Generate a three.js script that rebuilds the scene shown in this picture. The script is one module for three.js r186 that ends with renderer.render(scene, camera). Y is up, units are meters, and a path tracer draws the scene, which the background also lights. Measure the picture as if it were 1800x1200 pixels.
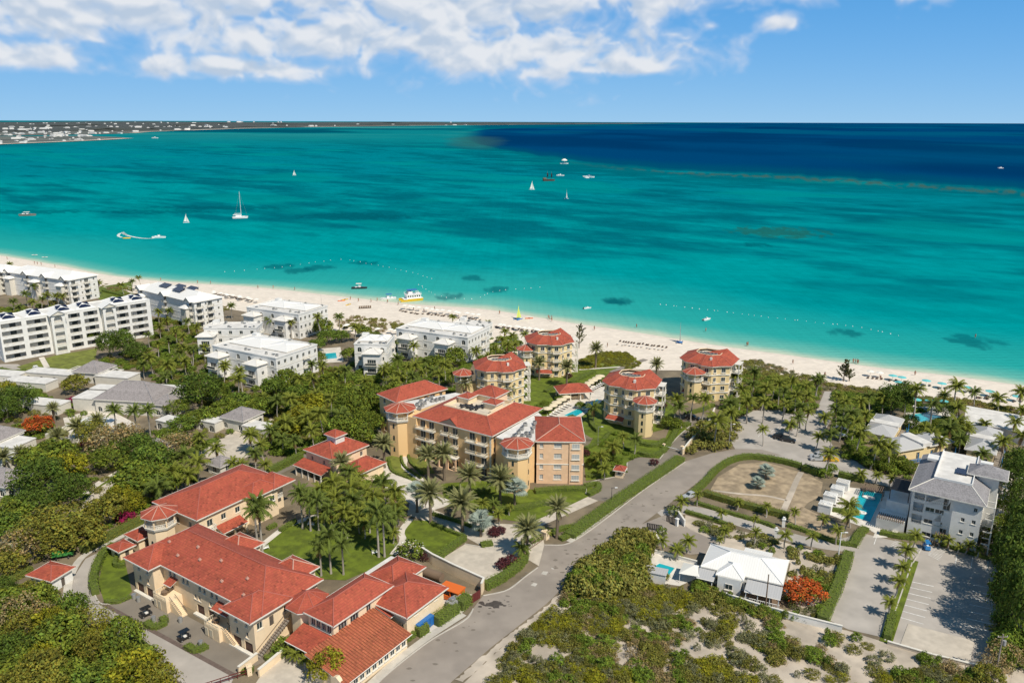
import * as THREE from 'three';
import { mergeGeometries } from 'three/addons/utils/BufferGeometryUtils.js';
import { MarchingCubes } from 'three/addons/objects/MarchingCubes.js';
import { RoundedBoxGeometry } from 'three/addons/geometries/RoundedBoxGeometry.js';

// ---------------------------------------------------------------- camera, sky, sun, exposure
// x right, y up, -z out to sea; metres. A drone hovers 95 m above the road behind the resort.
const scene = new THREE.Scene();
const camera = new THREE.PerspectiveCamera(46.4, 1024 / 682, 1, 400000);
camera.position.set(0, 95, 0);
camera.rotation.order = 'YXZ';
camera.rotation.set(-0.26926, 0, 0.002967);
const renderer = new THREE.WebGLRenderer({ antialias: true });
renderer.toneMapping = THREE.LinearToneMapping;
renderer.toneMappingExposure = 1.0;
renderer.shadowMap.enabled = true;

const SUN_DIR = new THREE.Vector3(0.39, 0.777, 0.495).normalize();
const sun = new THREE.DirectionalLight(new THREE.Color(1.0, 0.93, 0.80), 4.6);
sun.position.copy(SUN_DIR).multiplyScalar(600);
sun.target.position.set(0, 0, -260);
sun.position.add(sun.target.position);
sun.castShadow = true;
sun.shadow.mapSize.set(4096, 4096);
Object.assign(sun.shadow.camera, { left: -420, right: 420, top: 420, bottom: -420, near: 10, far: 1400 });
scene.add(sun, sun.target);

// ---------------------------------------------------------------- random numbers and noise
function rng(seed) { let a = seed >>> 0; return () => { a = (a + 0x6D2B79F5) | 0; let t = Math.imul(a ^ (a >>> 15), 1 | a); t = (t + Math.imul(t ^ (t >>> 7), 61 | t)) ^ t; return ((t ^ (t >>> 14)) >>> 0) / 4294967296; }; }
const RND = rng(20240611);
const rr = (a, b) => a + (b - a) * RND();
const pick = (a) => a[Math.floor(RND() * a.length)];
const clamp = (x, a = 0, b = 1) => Math.min(b, Math.max(a, x));
const sm = (a, b, x) => { const t = clamp((x - a) / (b - a)); return t * t * (3 - 2 * t); };
const mix = (a, b, t) => a + (b - a) * t;
const mix3 = (a, b, t) => [mix(a[0], b[0], t), mix(a[1], b[1], t), mix(a[2], b[2], t)];
function hash2(ix, iy) { let h = Math.imul(ix, 374761393) + Math.imul(iy, 668265263); h = Math.imul(h ^ (h >>> 13), 1274126177); return ((h ^ (h >>> 16)) >>> 0) / 4294967296; }
function vnoise(x, y, per = 0) {
  const ix = Math.floor(x), iy = Math.floor(y), fx = x - ix, fy = y - iy;
  const w = (k) => per ? ((k % per) + per) % per : k;
  const u = fx * fx * (3 - 2 * fx), v = fy * fy * (3 - 2 * fy);
  const a = hash2(w(ix), w(iy)), b = hash2(w(ix + 1), w(iy)), c = hash2(w(ix), w(iy + 1)), d = hash2(w(ix + 1), w(iy + 1));
  return a + (b - a) * u + (c - a) * v + (a - b - c + d) * u * v;
}
function fbm(x, y, oct = 4, per = 0) { let s = 0, a = 0.5, n = 0; for (let i = 0; i < oct; i++) { s += a * vnoise(x + i * 17.3 * (per ? 0 : 1), y + i * 9.1 * (per ? 0 : 1), per); n += a; x *= 2; y *= 2; per *= 2; a *= 0.5; } return s / n; }

// ---------------------------------------------------------------- the sky: blue air with banks of cumulus
{
  const W = 4096, H = 2048, data = new Float32Array(W * H * 4);
  // [azimuth from straight ahead, elevation of the centre, half width, half height] in degrees: the cumulus banks in view
  const banks = [[-17, 8.6, 11.5, 4.6], [-23, 6.2, 5, 2.4], [-12, 5.2, 9, 2.0], [-3, 7.2, 8.5, 4.0], [2.5, 4.6, 6.5, 1.8], [-1, 4.4, 6, 1.5], [7.4, 8.2, 4.4, 2.0], [6.5, 3.7, 3, 0.8], [-30.5, 6.4, 5.4, 2.4], [-33, 8.6, 3, 1.4], [-31, 3.6, 4.5, 0.8], [-18, 3.2, 6, 0.7], [20, 9.0, 5.6, 1.9], [17.4, 6.0, 0.9, 0.6], [12.4, 8.3, 1.5, 0.9], [30, 10, 7, 0.9]];
  const R2 = rng(77);
  for (let k = 0; k < 60; k++) { let az = R2() * 360 - 180, el = 4 + R2() * R2() * 45; if (Math.abs(az) < 42 && el < 14) continue; banks.push([az, el, 4 + R2() * 9, 1.2 + R2() * 2.6]); }
  for (let j = 0; j < H; j++) {
    const el = (j + 0.5) / H * 180 - 90;
    const near = el > -1 && el < 62 ? banks.filter((b) => Math.abs(el - b[1]) < b[3] * 3.6) : [];
    for (let i = 0; i < W; i++) {
      const az0 = (i + 0.5) / W * 360 - 180; // azimuth of +x is 0 here; straight ahead (-z) is -90
      let az = az0 + 90; if (az > 180) az -= 360;
      const e = Math.max(el, 0);
      // air: paler and whiter to the horizon
      const t = Math.exp(-e / 6), t2 = Math.exp(-e / 18), t3 = Math.exp(-((e / 22) ** 2));
      let r = 0.015 + 0.29 * t, g = 0.07 + 0.405 * t2 + 0.085 * t, b = 0.20 + 0.63 * t3;
      { const q = 0.018 * (1 + Math.cos((az + 50) * Math.PI / 180)) * t2; r += q; g += q; b += q * 0.6; } // a little more haze over the land
      let cover = -9, top = 0;
      if (near.length) {
        const wx = az / 1.9 + 1.3 * (fbm(az / 3, el / 2 + 40, 3) - 0.5), wy = el / 1.25 + 1.1 * (fbm(az / 3 + 90, el / 2, 3) - 0.5);
        const f = fbm(wx, wy, 6), fine = fbm(wx * 3.1 + 7, wy * 3.1, 4);
        for (const bk of near) {
          let da = az - bk[0]; if (da > 180) da -= 360; if (da < -180) da += 360;
          da /= bk[2]; if (Math.abs(da) > 3.6) continue;
          let de = (el - bk[1]) / bk[3]; if (de < 0) de *= 1.7; // flatter base
          const s = 1.42 - Math.sqrt(da * da + de * de) + (f - 0.5) * 2.3 + (fine - 0.5) * 0.95;
          if (s > cover) { cover = s; top = de; }
        }
        const soft = sm(0.05, 0.5, cover), thick = sm(0.1, 1.0, cover);
        { const veil = sm(-0.75, 0.35, cover) * (0.2 + 0.42 * f); r = mix(r, 0.62, veil); g = mix(g, 0.70, veil); b = mix(b, 0.84, veil); }
        if (soft > 0) {
          // sunlit heads, bluish grey bases and hollows: the cloud's own billows
          const f2 = fbm(wx + 0.22, wy + 0.5, 6), lit = clamp(0.6 + (f - f2) * 3.4 + top * 0.14 - 0.12 * thick);
          const hi = [0.80, 0.825, 0.865], lo = [0.50, 0.60, 0.735];
          const c = mix3(lo, hi, lit), a = soft * mix(0.5, 0.94, thick);
          r = mix(r, c[0], a); g = mix(g, c[1], a); b = mix(b, c[2], a);
        }
      }
      const o = (j * W + i) * 4;
      data[o] = r; data[o + 1] = g; data[o + 2] = b; data[o + 3] = 1;
    }
  }
  const sky = new THREE.DataTexture(data, W, H, THREE.RGBAFormat, THREE.FloatType);
  sky.mapping = THREE.EquirectangularReflectionMapping; sky.magFilter = THREE.LinearFilter; sky.minFilter = THREE.LinearFilter; sky.wrapS = THREE.RepeatWrapping; sky.needsUpdate = true;
  scene.background = sky; scene.environment = sky;
}

// ---------------------------------------------------------------- textures and materials
function tex(n, fn, { srgb = false, size = 1 } = {}) {
  const d = new Uint8Array(n * n * 4);
  for (let j = 0; j < n; j++) for (let i = 0; i < n; i++) {
    const c = fn(i / n, j / n), o = (j * n + i) * 4;
    for (let k = 0; k < 3; k++) d[o + k] = Math.round(clamp(Array.isArray(c) ? c[k] : c) * 255);
    d[o + 3] = 255;
  }
  const t = new THREE.DataTexture(d, n, n, THREE.RGBAFormat);
  if (srgb) t.colorSpace = THREE.SRGBColorSpace;
  t.wrapS = t.wrapT = THREE.RepeatWrapping; t.magFilter = THREE.LinearFilter; t.minFilter = THREE.LinearMipmapLinearFilter; t.generateMipmaps = true;
  t.repeat.set(1 / size, 1 / size); t.needsUpdate = true;
  return t;
}
const mat = (o) => { const { rgb, ...rest } = o; const m = new THREE.MeshStandardMaterial({ roughness: 0.85, ...rest }); if (rgb) m.color.setRGB(...rgb); return m; };
const phys = (o) => { const { rgb, ...rest } = o; const m = new THREE.MeshPhysicalMaterial({ roughness: 0.5, ...rest }); if (rgb) m.color.setRGB(...rgb); return m; };
// tonal maps (around 1 in the middle, multiplied with the base colour); uv run in metres
const mottle = (size, lo, hi, oct = 5, per = 8, seed = 0) => tex(256, (u, v) => { const f = clamp((fbm(u * per + seed, v * per + seed * 3, oct, per) - 0.22) / 0.56); return mix(lo, hi, f); }, { size });
const T_stucco = mottle(7, 0.89, 1.0), T_ground = mottle(23, 0.62, 1.0, 6), T_asphalt = mottle(19, 0.78, 1.0, 7, 6), T_fine = mottle(5, 0.7, 1.0, 5, 16), T_lawn = mottle(11, 0.55, 1.0, 6, 8), T_conc = mottle(9, 0.8, 1.0, 5);
const T_tile = tex(512, (u, v) => { // 6 m of pantiles: courses 0.375 m, rolls 0.3 m
  const row = Math.floor(v * 16), col = Math.floor(u * 20 + (row % 2) * 0.5), h = hash2(col % 20 + 3, row + 7), fv = v * 16 - row, fu = u * 20 + (row % 2) * 0.5 - Math.floor(u * 20 + (row % 2) * 0.5);
  const big = fbm(u * 4, v * 4, 5, 4), odd = h > 0.96 ? 1.15 : h < 0.04 ? 0.8 : 1;
  const k = odd * (0.74 + 0.22 * h) * (0.78 + 0.4 * big) * (fv < 0.12 ? 0.72 : 1) * (fu < 0.1 ? 0.88 : 1);
  return [k, k * (0.92 + 0.16 * hash2(col % 20 + 40, row)), k * 0.96];
}, { size: 8 });
const T_tileBump = tex(256, (u, v) => { const fv = (v * 16) % 1, fu = (u * 20) % 1; return 0.35 * (1 - fv) + 0.65 * Math.abs(Math.sin(fu * Math.PI)); }, { size: 6 });
const T_shingle = tex(512, (u, v) => { const row = Math.floor(v * 20), col = Math.floor(u * 24 + (row % 2) * 0.5), h = hash2(col % 24 + 11, row + 90), fv = v * 20 - row; const k = (0.66 + 0.34 * h) * (fv < 0.14 ? 0.7 : 1) * (0.85 + 0.25 * fbm(u * 5, v * 5, 4, 5)); return [k, k, k * 1.02]; }, { size: 5 });
const T_seam = tex(128, (u) => { const f = (u * 8) % 1; return f < 0.1 ? 0.82 : 0.97 + 0.03 * hash2(Math.floor(u * 8), 5); }, { size: 4 });
const T_wave = tex(512, (u, v) => 0.55 * fbm(u * 8, v * 20, 5, 4) + 0.45 * fbm(u * 16 + 3, v * 30 + 7, 4, 2), { size: 60 });
const T_ripple = tex(512, (u, v) => { const f = 0.5 * fbm(u * 10, v * 24, 5, 2) + 0.5 * fbm(u * 28, v * 70, 3, 2), k = 0.8 + 0.36 * f; return [k, k, k]; }, { size: 47 });
const T_solar = tex(128, (u, v) => { const a = (u * 6) % 1, b = (v * 6) % 1; return a < 0.07 || b < 0.07 ? [0.75, 0.78, 0.85] : [0.5, 0.52, 0.6]; }, { size: 1.2 });

const MT = {
  roof: mat({ rgb: [0.465, 0.096, 0.053], map: T_tile, bumpMap: T_tileBump, bumpScale: 0.05, roughness: 0.8 }),
  roofNew: mat({ rgb: [0.52, 0.15, 0.075], map: T_tile, bumpMap: T_tileBump, bumpScale: 0.06, roughness: 0.8 }),
  ridge: mat({ rgb: [0.44, 0.125, 0.09], map: T_fine, roughness: 0.85 }),
  ridgePale: mat({ rgb: [0.60, 0.36, 0.28], map: T_fine, roughness: 0.9 }),
  cream: mat({ rgb: [0.86, 0.68, 0.465], map: T_stucco }),
  ochre: mat({ rgb: [0.84, 0.565, 0.285], map: T_stucco }),
  peach: mat({ rgb: [0.82, 0.55, 0.35], map: T_stucco }),
  sandstucco: mat({ rgb: [0.80, 0.62, 0.335], map: T_stucco }),
  trim: mat({ rgb: [0.78, 0.74, 0.66], map: T_stucco, roughness: 0.7 }),
  white: mat({ rgb: [0.80, 0.785, 0.755], map: T_stucco, roughness: 0.75 }),
  whiteRoof: mat({ rgb: [0.82, 0.80, 0.77], map: T_seam, roughness: 0.55 }),
  flatRoof: mat({ rgb: [0.76, 0.73, 0.69], map: T_conc, roughness: 0.85 }),
  deck: mat({ rgb: [0.66, 0.58, 0.47], map: T_conc }),
  whitePaint: mat({ rgb: [0.82, 0.81, 0.79], roughness: 0.5 }),
  greyShingle: mat({ rgb: [0.33, 0.315, 0.32], map: T_shingle, roughness: 0.95 }),
  shake: mat({ rgb: [0.36, 0.325, 0.315], map: T_shingle, roughness: 0.95 }),
  tentGrey: mat({ rgb: [0.46, 0.455, 0.455], map: T_seam, roughness: 0.7 }),
  villaWall: mat({ rgb: [0.70, 0.66, 0.58], map: T_stucco }),
  glass: phys({ rgb: [0.035, 0.05, 0.055], roughness: 0.06, metalness: 0, specularIntensity: 1 }),
  curtain: mat({ rgb: [0.42, 0.43, 0.42], roughness: 0.6 }),
  darkDoor: mat({ rgb: [0.10, 0.08, 0.065], roughness: 0.7 }),
  garage: mat({ rgb: [0.11, 0.055, 0.04], roughness: 0.75 }),
  rail: mat({ rgb: [0.66, 0.58, 0.44], roughness: 0.6 }),
  metal: mat({ rgb: [0.42, 0.42, 0.42], roughness: 0.45, metalness: 0.6 }),
  darkMetal: mat({ rgb: [0.05, 0.05, 0.055], roughness: 0.5, metalness: 0.3 }),
  acBox: mat({ rgb: [0.30, 0.30, 0.29], roughness: 0.6 }),
  solar: phys({ rgb: [0.03, 0.04, 0.085], map: T_solar, roughness: 0.18 }),
  wood: mat({ rgb: [0.22, 0.15, 0.10], map: T_fine }),
  greyWood: mat({ rgb: [0.30, 0.26, 0.22], map: T_fine }),
  trunkGrey: mat({ rgb: [0.42, 0.38, 0.33], map: T_fine }),
  trunkBrown: mat({ rgb: [0.20, 0.155, 0.11], map: T_fine }),
  asphalt: mat({ rgb: [0.35, 0.30, 0.255], map: T_asphalt, bumpMap: T_fine, bumpScale: 0.01 }),
  asphaltDark: mat({ rgb: [0.25, 0.215, 0.175], map: T_asphalt, bumpMap: T_fine, bumpScale: 0.01 }),
  asphaltPale: mat({ rgb: [0.475, 0.43, 0.385], map: T_asphalt, bumpMap: T_fine, bumpScale: 0.01 }),
  stain: mat({ rgb: [0.085, 0.07, 0.06], map: T_fine, roughness: 0.7 }),
  marking: mat({ rgb: [0.82, 0.81, 0.78], map: T_fine }),
  kerb: mat({ rgb: [0.58, 0.54, 0.48], map: T_conc }),
  paving: mat({ rgb: [0.60, 0.53, 0.44], map: T_conc }),
  pavingPale: mat({ rgb: [0.72, 0.66, 0.58], map: T_conc }),
  paverBrown: mat({ rgb: [0.17, 0.125, 0.105], map: T_fine }),
  poolDeck: mat({ rgb: [0.74, 0.69, 0.62], map: T_conc }),
  lawn: mat({ rgb: [0.145, 0.195, 0.010], map: T_lawn, bumpMap: T_fine, bumpScale: 0.08 }),
  lawnYellow: mat({ rgb: [0.205, 0.235, 0.035], map: T_lawn, bumpMap: T_fine, bumpScale: 0.08 }),
  dryGrass: mat({ rgb: [0.47, 0.36, 0.235], map: T_lawn, bumpMap: T_fine, bumpScale: 0.06 }),
  mulch: mat({ rgb: [0.28, 0.20, 0.125], map: T_lawn, bumpMap: T_fine, bumpScale: 0.08 }),
  sandPath: mat({ rgb: [0.62, 0.53, 0.43], map: T_ground }),
  poolTile: mat({ rgb: [0.09, 0.52, 0.58], map: T_conc, roughness: 0.5 }),
  canvasWhite: mat({ rgb: [0.80, 0.77, 0.70], roughness: 0.9 }), canvasCream: mat({ rgb: [0.70, 0.60, 0.42], roughness: 0.9 }), canvasTeal: mat({ rgb: [0.13, 0.50, 0.52], roughness: 0.9 }), canvasBlue: mat({ rgb: [0.03, 0.16, 0.42], roughness: 0.8 }),
  cushion: mat({ rgb: [0.74, 0.72, 0.68], roughness: 0.9 }), darkCushion: mat({ rgb: [0.12, 0.085, 0.065], roughness: 0.9 }),
  blueWood: mat({ rgb: [0.03, 0.22, 0.50], roughness: 0.6 }), blueSkip: mat({ rgb: [0.02, 0.14, 0.42], roughness: 0.5 }), orange: mat({ rgb: [0.72, 0.15, 0.02], roughness: 0.5 }), yellow: mat({ rgb: [0.72, 0.46, 0.03], roughness: 0.5 }),
  skin: mat({ rgb: [0.36, 0.20, 0.13], roughness: 0.7 }), rubber: mat({ rgb: [0.02, 0.02, 0.02], roughness: 0.8 }), darkRed: mat({ rgb: [0.13, 0.022, 0.02], roughness: 0.6 }), green: mat({ rgb: [0.05, 0.24, 0.05], roughness: 0.6 }),
};

// ---------------------------------------------------------------- geometry helpers
const flat = (g) => { const n = g.index ? g.toNonIndexed() : g; for (const k of Object.keys(n.attributes)) if (!['position', 'normal', 'uv'].includes(k)) n.deleteAttribute(k); return n; };
const join = (list) => mergeGeometries(list.map(flat), false);
function box(w, h, d, x = 0, y = 0, z = 0) { // centred in x and z, standing on y; uv in metres
  const g = new THREE.BoxGeometry(w, h, d), uv = g.attributes.uv, s = [[d, h], [d, h], [w, d], [w, d], [w, h], [w, h]];
  for (let f = 0; f < 6; f++) for (let k = 0; k < 4; k++) uv.setXY(f * 4 + k, uv.getX(f * 4 + k) * s[f][0] + x, uv.getY(f * 4 + k) * s[f][1] + y);
  return g.translate(x, y + h / 2, z);
}
const cyl = (r0, r1, h, n = 10, x = 0, y = 0, z = 0) => { let g = new THREE.CylinderGeometry(r1, r0, h, n); if (n === 8 && r0 > 1) { g = g.toNonIndexed(); g.computeVertexNormals(); } return g.translate(x, y + h / 2, z); };
function bar(a, b, r, n = 5, r2 = r) { // round bar from a to b
  const A = new THREE.Vector3(...a), B = new THREE.Vector3(...b), L = A.distanceTo(B), g = new THREE.CylinderGeometry(r2, r, L, n, 1, false);
  g.translate(0, L / 2, 0); g.applyQuaternion(new THREE.Quaternion().setFromUnitVectors(new THREE.Vector3(0, 1, 0), B.clone().sub(A).normalize())); return g.translate(...a);
}
function triGeo(P, UV) { const g = new THREE.BufferGeometry(); g.setAttribute('position', new THREE.Float32BufferAttribute(P.flat(), 3)); g.setAttribute('uv', new THREE.Float32BufferAttribute(UV ? UV.flat() : P.map((p) => [p[0], p[2]]).flat(), 2)); g.computeVertexNormals(); return g; }
const quad = (P, a, b, c, d) => P.push(a, b, c, a, c, d);
function slopeGeo(polys) { // roof planes: each polygon gets uv in metres, u level along the eave and v up the slope
  const P = [], UV = [];
  for (const poly of polys) {
    const v = poly.map((p) => new THREE.Vector3(...p)), n = new THREE.Vector3();
    for (let i = 1; i < v.length - 1; i++) n.add(v[i].clone().sub(v[0]).cross(v[i + 1].clone().sub(v[0])));
    n.normalize(); if (n.y < 0) { v.reverse(); n.negate(); }
    let u = new THREE.Vector3(0, 1, 0).cross(n); if (u.length() < 1e-3) u.set(1, 0, 0); u.normalize(); const w = n.clone().cross(u);
    for (let i = 1; i < v.length - 1; i++) for (const q of [v[0], v[i], v[i + 1]]) { P.push(q.toArray()); UV.push([q.dot(u), q.dot(w)]); }
  }
  return triGeo(P, UV);
}
const shapeOf = (pts) => { const s = new THREE.Shape(); pts.forEach(([x, y], i) => i ? s.lineTo(x, y) : s.moveTo(x, y)); s.closePath(); return s; };
function sheetGeo(pts, y) { const g = new THREE.ShapeGeometry(shapeOf(pts.map(([x, z]) => [x, -z]))); g.rotateX(-Math.PI / 2); return g.translate(0, y, 0); } // flat sheet over [x, z] points, uv in metres
function slabGeo(pts, y0, y1) { const g = new THREE.ExtrudeGeometry(shapeOf(pts.map(([x, z]) => [x, -z])), { depth: y1 - y0, bevelEnabled: false }); g.rotateX(-Math.PI / 2); return g.translate(0, y0, 0); }
function ribbon(pts, w, closed = false) { // points offset to both sides of a line of [x, z]: an outline for a strip
  const L = [], R = [];
  pts.forEach((p, i) => { const a = pts[Math.max(0, i - 1)], b = pts[Math.min(pts.length - 1, i + 1)], dx = b[0] - a[0], dz = b[1] - a[1], l = Math.hypot(dx, dz) || 1; L.push([p[0] - dz / l * w / 2, p[1] + dx / l * w / 2]); R.push([p[0] + dz / l * w / 2, p[1] - dx / l * w / 2]); });
  return [...L, ...R.reverse()];
}
function curve(pts, step = 2) { const c = new THREE.CatmullRomCurve3(pts.map(([x, z]) => new THREE.Vector3(x, 0, z)), false, 'centripetal'); const n = Math.max(2, Math.round(c.getLength() / step)); return c.getSpacedPoints(n).map((p) => [p.x, p.z]); }
const inPoly = (x, z, P) => { let c = false; for (let i = 0, j = P.length - 1; i < P.length; j = i++) if ((P[i][1] > z) !== (P[j][1] > z) && x < (P[j][0] - P[i][0]) * (z - P[i][1]) / (P[j][1] - P[i][1]) + P[i][0]) c = !c; return c; };

// ---------------------------------------------------------------- naming
const taken = new Map();
function numbered(name) { const n = taken.get(name) ?? 0; taken.set(name, n + 1); return n ? `${name}_${String(n).padStart(3, '0')}` : name; }
const clusters = new Map(); // things that are told apart by their place in a row: labelled at the end
function tag(o, label, category, group, kind) { o.userData = { ...o.userData, label, category }; if (group) o.userData.group = group; if (kind) o.userData.kind = kind; return o; }
function thing(name, label, category, x = 0, z = 0, turn = 0, group) { const o = new THREE.Group(); o.name = numbered(name); o.position.set(x, 0, z); o.rotation.y = turn; tag(o, label, category, group); scene.add(o); return o; }
function part(parent, name, geo, m) { const o = new THREE.Mesh(geo, m); o.name = name; parent.add(o); return o; }
function solo(name, geo, m, label, category, group, kind) { const o = new THREE.Mesh(geo, m); o.name = numbered(name); if (kind === 'structure') o.userData = { kind }; else tag(o, label, category, group, kind); scene.add(o); return o; }
function structure(name, geo, m) { const o = new THREE.Mesh(geo, m); o.name = numbered(name); o.userData = { kind: 'structure' }; scene.add(o); return o; }
function copyOf(proto, x, z, turn, scale, label, category, group, y = 0) { const o = proto.clone(); o.name = numbered(proto.userData.base ?? proto.name); o.position.set(x, y, z); o.rotation.y = turn; if (Array.isArray(scale)) o.scale.set(...scale); else o.scale.setScalar(scale); o.userData = {}; tag(o, label, category, group); scene.add(o); return o; }
function cluster(key, o, noun, where) { // remember for an «nth from the left» label
  if (!clusters.has(key)) clusters.set(key, { noun, where, list: [] }); clusters.get(key).list.push(o); return o;
}
const ORD = ['first', 'second', 'third', 'fourth', 'fifth', 'sixth', 'seventh', 'eighth', 'ninth', 'tenth', 'eleventh', 'twelfth'];
const ordinal = (n) => n < 12 ? ORD[n] : `${n + 1}${n % 10 === 0 && n !== 10 ? 'st' : n % 10 === 1 && n !== 11 ? 'nd' : n % 10 === 2 && n !== 12 ? 'rd' : 'th'}`;
function nameClusters() {
  for (const { noun, where, list } of clusters.values()) {
    list.sort((a, b) => a.position.x / -a.position.z - b.position.x / -b.position.z);
    list.forEach((o, i) => { o.userData.label = list.length === 1 ? `${noun} ${where}` : i === 0 ? `leftmost ${noun} ${where}` : i === list.length - 1 ? `rightmost ${noun} ${where}` : `${ordinal(i)} ${noun} from the left ${where}`; });
  }
}

// ---------------------------------------------------------------- roofs
function hipGeo(w, d, y, rise, ridgeShare = 1) { // hip roof over a w x d rectangle, eaves at y
  const a = w / 2, b = d / 2, t = y + rise, long = w >= d, r = long ? [a - b * ridgeShare, 0] : [0, b - a * ridgeShare];
  const A = [-a, y, b], B = [a, y, b], C = [a, y, -b], D = [-a, y, -b];
  const P = long ? [-r[0], t, 0] : [0, t, r[1]], Q = long ? [r[0], t, 0] : [0, t, -r[1]];
  return long ? slopeGeo([[A, B, Q, P], [C, D, P, Q], [D, A, P], [B, C, Q]]) : slopeGeo([[A, B, P], [C, D, Q], [D, A, P, Q], [B, C, Q, P]]);
}
function hipRidges(w, d, y, rise, ridgeShare = 1, r = 0.13) {
  const a = w / 2, b = d / 2, t = y + rise, long = w >= d, e = long ? a - b * ridgeShare : b - a * ridgeShare;
  const P = long ? [-e, t, 0] : [0, t, e], Q = long ? [e, t, 0] : [0, t, -e];
  const ends = long ? [[[-a, y, b], P], [[-a, y, -b], P], [[a, y, b], Q], [[a, y, -b], Q]] : [[[-a, y, b], P], [[a, y, b], P], [[-a, y, -b], Q], [[a, y, -b], Q]];
  const list = ends.map(([p, q]) => bar([p[0], p[1] + 0.05, p[2]], [q[0], q[1] + 0.05, q[2]], r, 6)); if (e > 0.1) list.push(bar(P, Q, r, 6)); return join(list);
}
function ring(w, d, y, h, t) { return join([box(w, h, t, 0, y, d / 2 - t / 2), box(w, h, t, 0, y, -d / 2 + t / 2), box(t, h, d - 2 * t, w / 2 - t / 2, y, 0), box(t, h, d - 2 * t, -w / 2 + t / 2, y, 0)]); }
function hipRoof(o, x, z, w, d, y, rise, m = MT.roof, { ridge = MT.ridge, fascia = MT.trim, share = 1, name = 'roof' } = {}) { // w and d include the overhang
  const soffit = box(w - 0.1, 0.1, d - 0.1, 0, y - 0.12, 0);
  const r = part(o, name, hipGeo(w, d, y, rise, share), m); r.position.set(x, 0, z);
  if (ridge) part(r, 'ridge_cap', hipRidges(w, d, y, rise, share), ridge);
  part(r, 'fascia', join([ring(w + 0.06, d + 0.06, y - 0.2, 0.24, 0.14), soffit]), fascia); return r;
}
function ngonRoof(o, x, z, rad, n, y, rise, m, turn = 0, ridge = MT.ridgePale, name = 'roof') { // pavilion roof over a regular n-gon
  const P = [...Array(n)].map((_, i) => { const a = turn + (i + 0.5) / n * Math.PI * 2; return [Math.sin(a) * rad, y, Math.cos(a) * rad]; }), top = [0, y + rise, 0];
  const r = part(o, name, slopeGeo(P.map((p, i) => [p, P[(i + 1) % n], top])), m); r.position.set(x, 0, z);
  if (ridge) part(r, 'ridge_cap', join(P.map((p) => bar([p[0], p[1] + 0.04, p[2]], top, 0.1, 5))), ridge);
  part(r, 'fascia', join([cyl(rad, rad, 0.2, n).rotateY(turn + (0.5 / n) * Math.PI * 2).translate(0, y - 0.21, 0)]), MT.trim); return r;
}
function gableRoof(o, x, z, w, d, y, rise, m, { fascia = MT.trim, wall = null, name = 'roof', t = 0.14 } = {}) { // ridge along x
  const a = w / 2, b = d / 2, r = part(o, name, slopeGeo([[[-a, y, b], [a, y, b], [a, y + rise, 0], [-a, y + rise, 0]], [[a, y, -b], [-a, y, -b], [-a, y + rise, 0], [a, y + rise, 0]]]), m); r.position.set(x, 0, z);
  const end = (s) => { const g = new THREE.ExtrudeGeometry(shapeOf([[-b + 0.3, y - 0.05], [b - 0.3, y - 0.05], [0, y + rise - 0.12]]), { depth: 0.2, bevelEnabled: false }); g.rotateY(Math.PI / 2); return g.translate(s * (a - 0.5) - 0.1, 0, 0); };
  if (wall) part(r, 'gable', join([end(1), end(-1)]), wall);
  part(r, 'fascia', join([box(w, 0.2, 0.12, 0, y - 0.19, b), box(w, 0.2, 0.12, 0, y - 0.19, -b)]), fascia); return r;
}
function shedRoof(o, pts, m, name = 'porch_roof', fascia = true) { // any planar polygon of [x, y, z], eave edge first
  const r = part(o, name, slopeGeo([pts]), m); const under = slopeGeo([pts.map(([x, y, z]) => [x, y - 0.16, z])]); part(r, 'soffit', under, MT.trim);
  if (fascia) part(r, 'fascia', bar([pts[0][0], pts[0][1] - 0.08, pts[0][2]], [pts[1][0], pts[1][1] - 0.08, pts[1][2]], 0.1, 4), MT.trim); return r;
}

// ---------------------------------------------------------------- walls with openings
const FACE = { f: 0, r: Math.PI / 2, b: Math.PI, l: -Math.PI / 2 }; // f faces local +z, r local +x
const cache = new Map();
const once = (k, f) => { if (!cache.has(k)) cache.set(k, f()); return cache.get(k); };
function windowGeo(w, h, arch) { return once(`wf${w}|${h}|${arch}`, () => {
  const t = 0.09, L = [box(t, h, 0.1, -w / 2 + t / 2, 0, 0), box(t, h, 0.1, w / 2 - t / 2, 0, 0), box(w - 2 * t, t, 0.1, 0, 0, 0), box(w - 2 * t, t, 0.1, 0, h - t, 0)];
  const n = w > 1.3 ? Math.round(w / 0.8) : w > 0.7 ? 2 : 1; for (let k = 1; k < n; k++) L.push(box(0.06, h - 2 * t, 0.08, -w / 2 + w * k / n, t, 0));
  L.push(box(w + 0.3, 0.12, 0.3, 0, -0.14, 0.12)); return join(L); }); }
function addWindow(o, w, h, x, y, z, turn, arch, glass = MT.glass, frame = MT.trim) { // a frame with sill and its pane
  const f = part(o, 'window', windowGeo(w, h, arch), frame); f.position.set(x, y, z); f.rotation.y = turn;
  const p = part(f, 'pane', once(`wp${w}|${h}`, () => box(w - 0.16, h - 0.16, 0.04, 0, 0.08, -0.03)), glass); return f;
}
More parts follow.
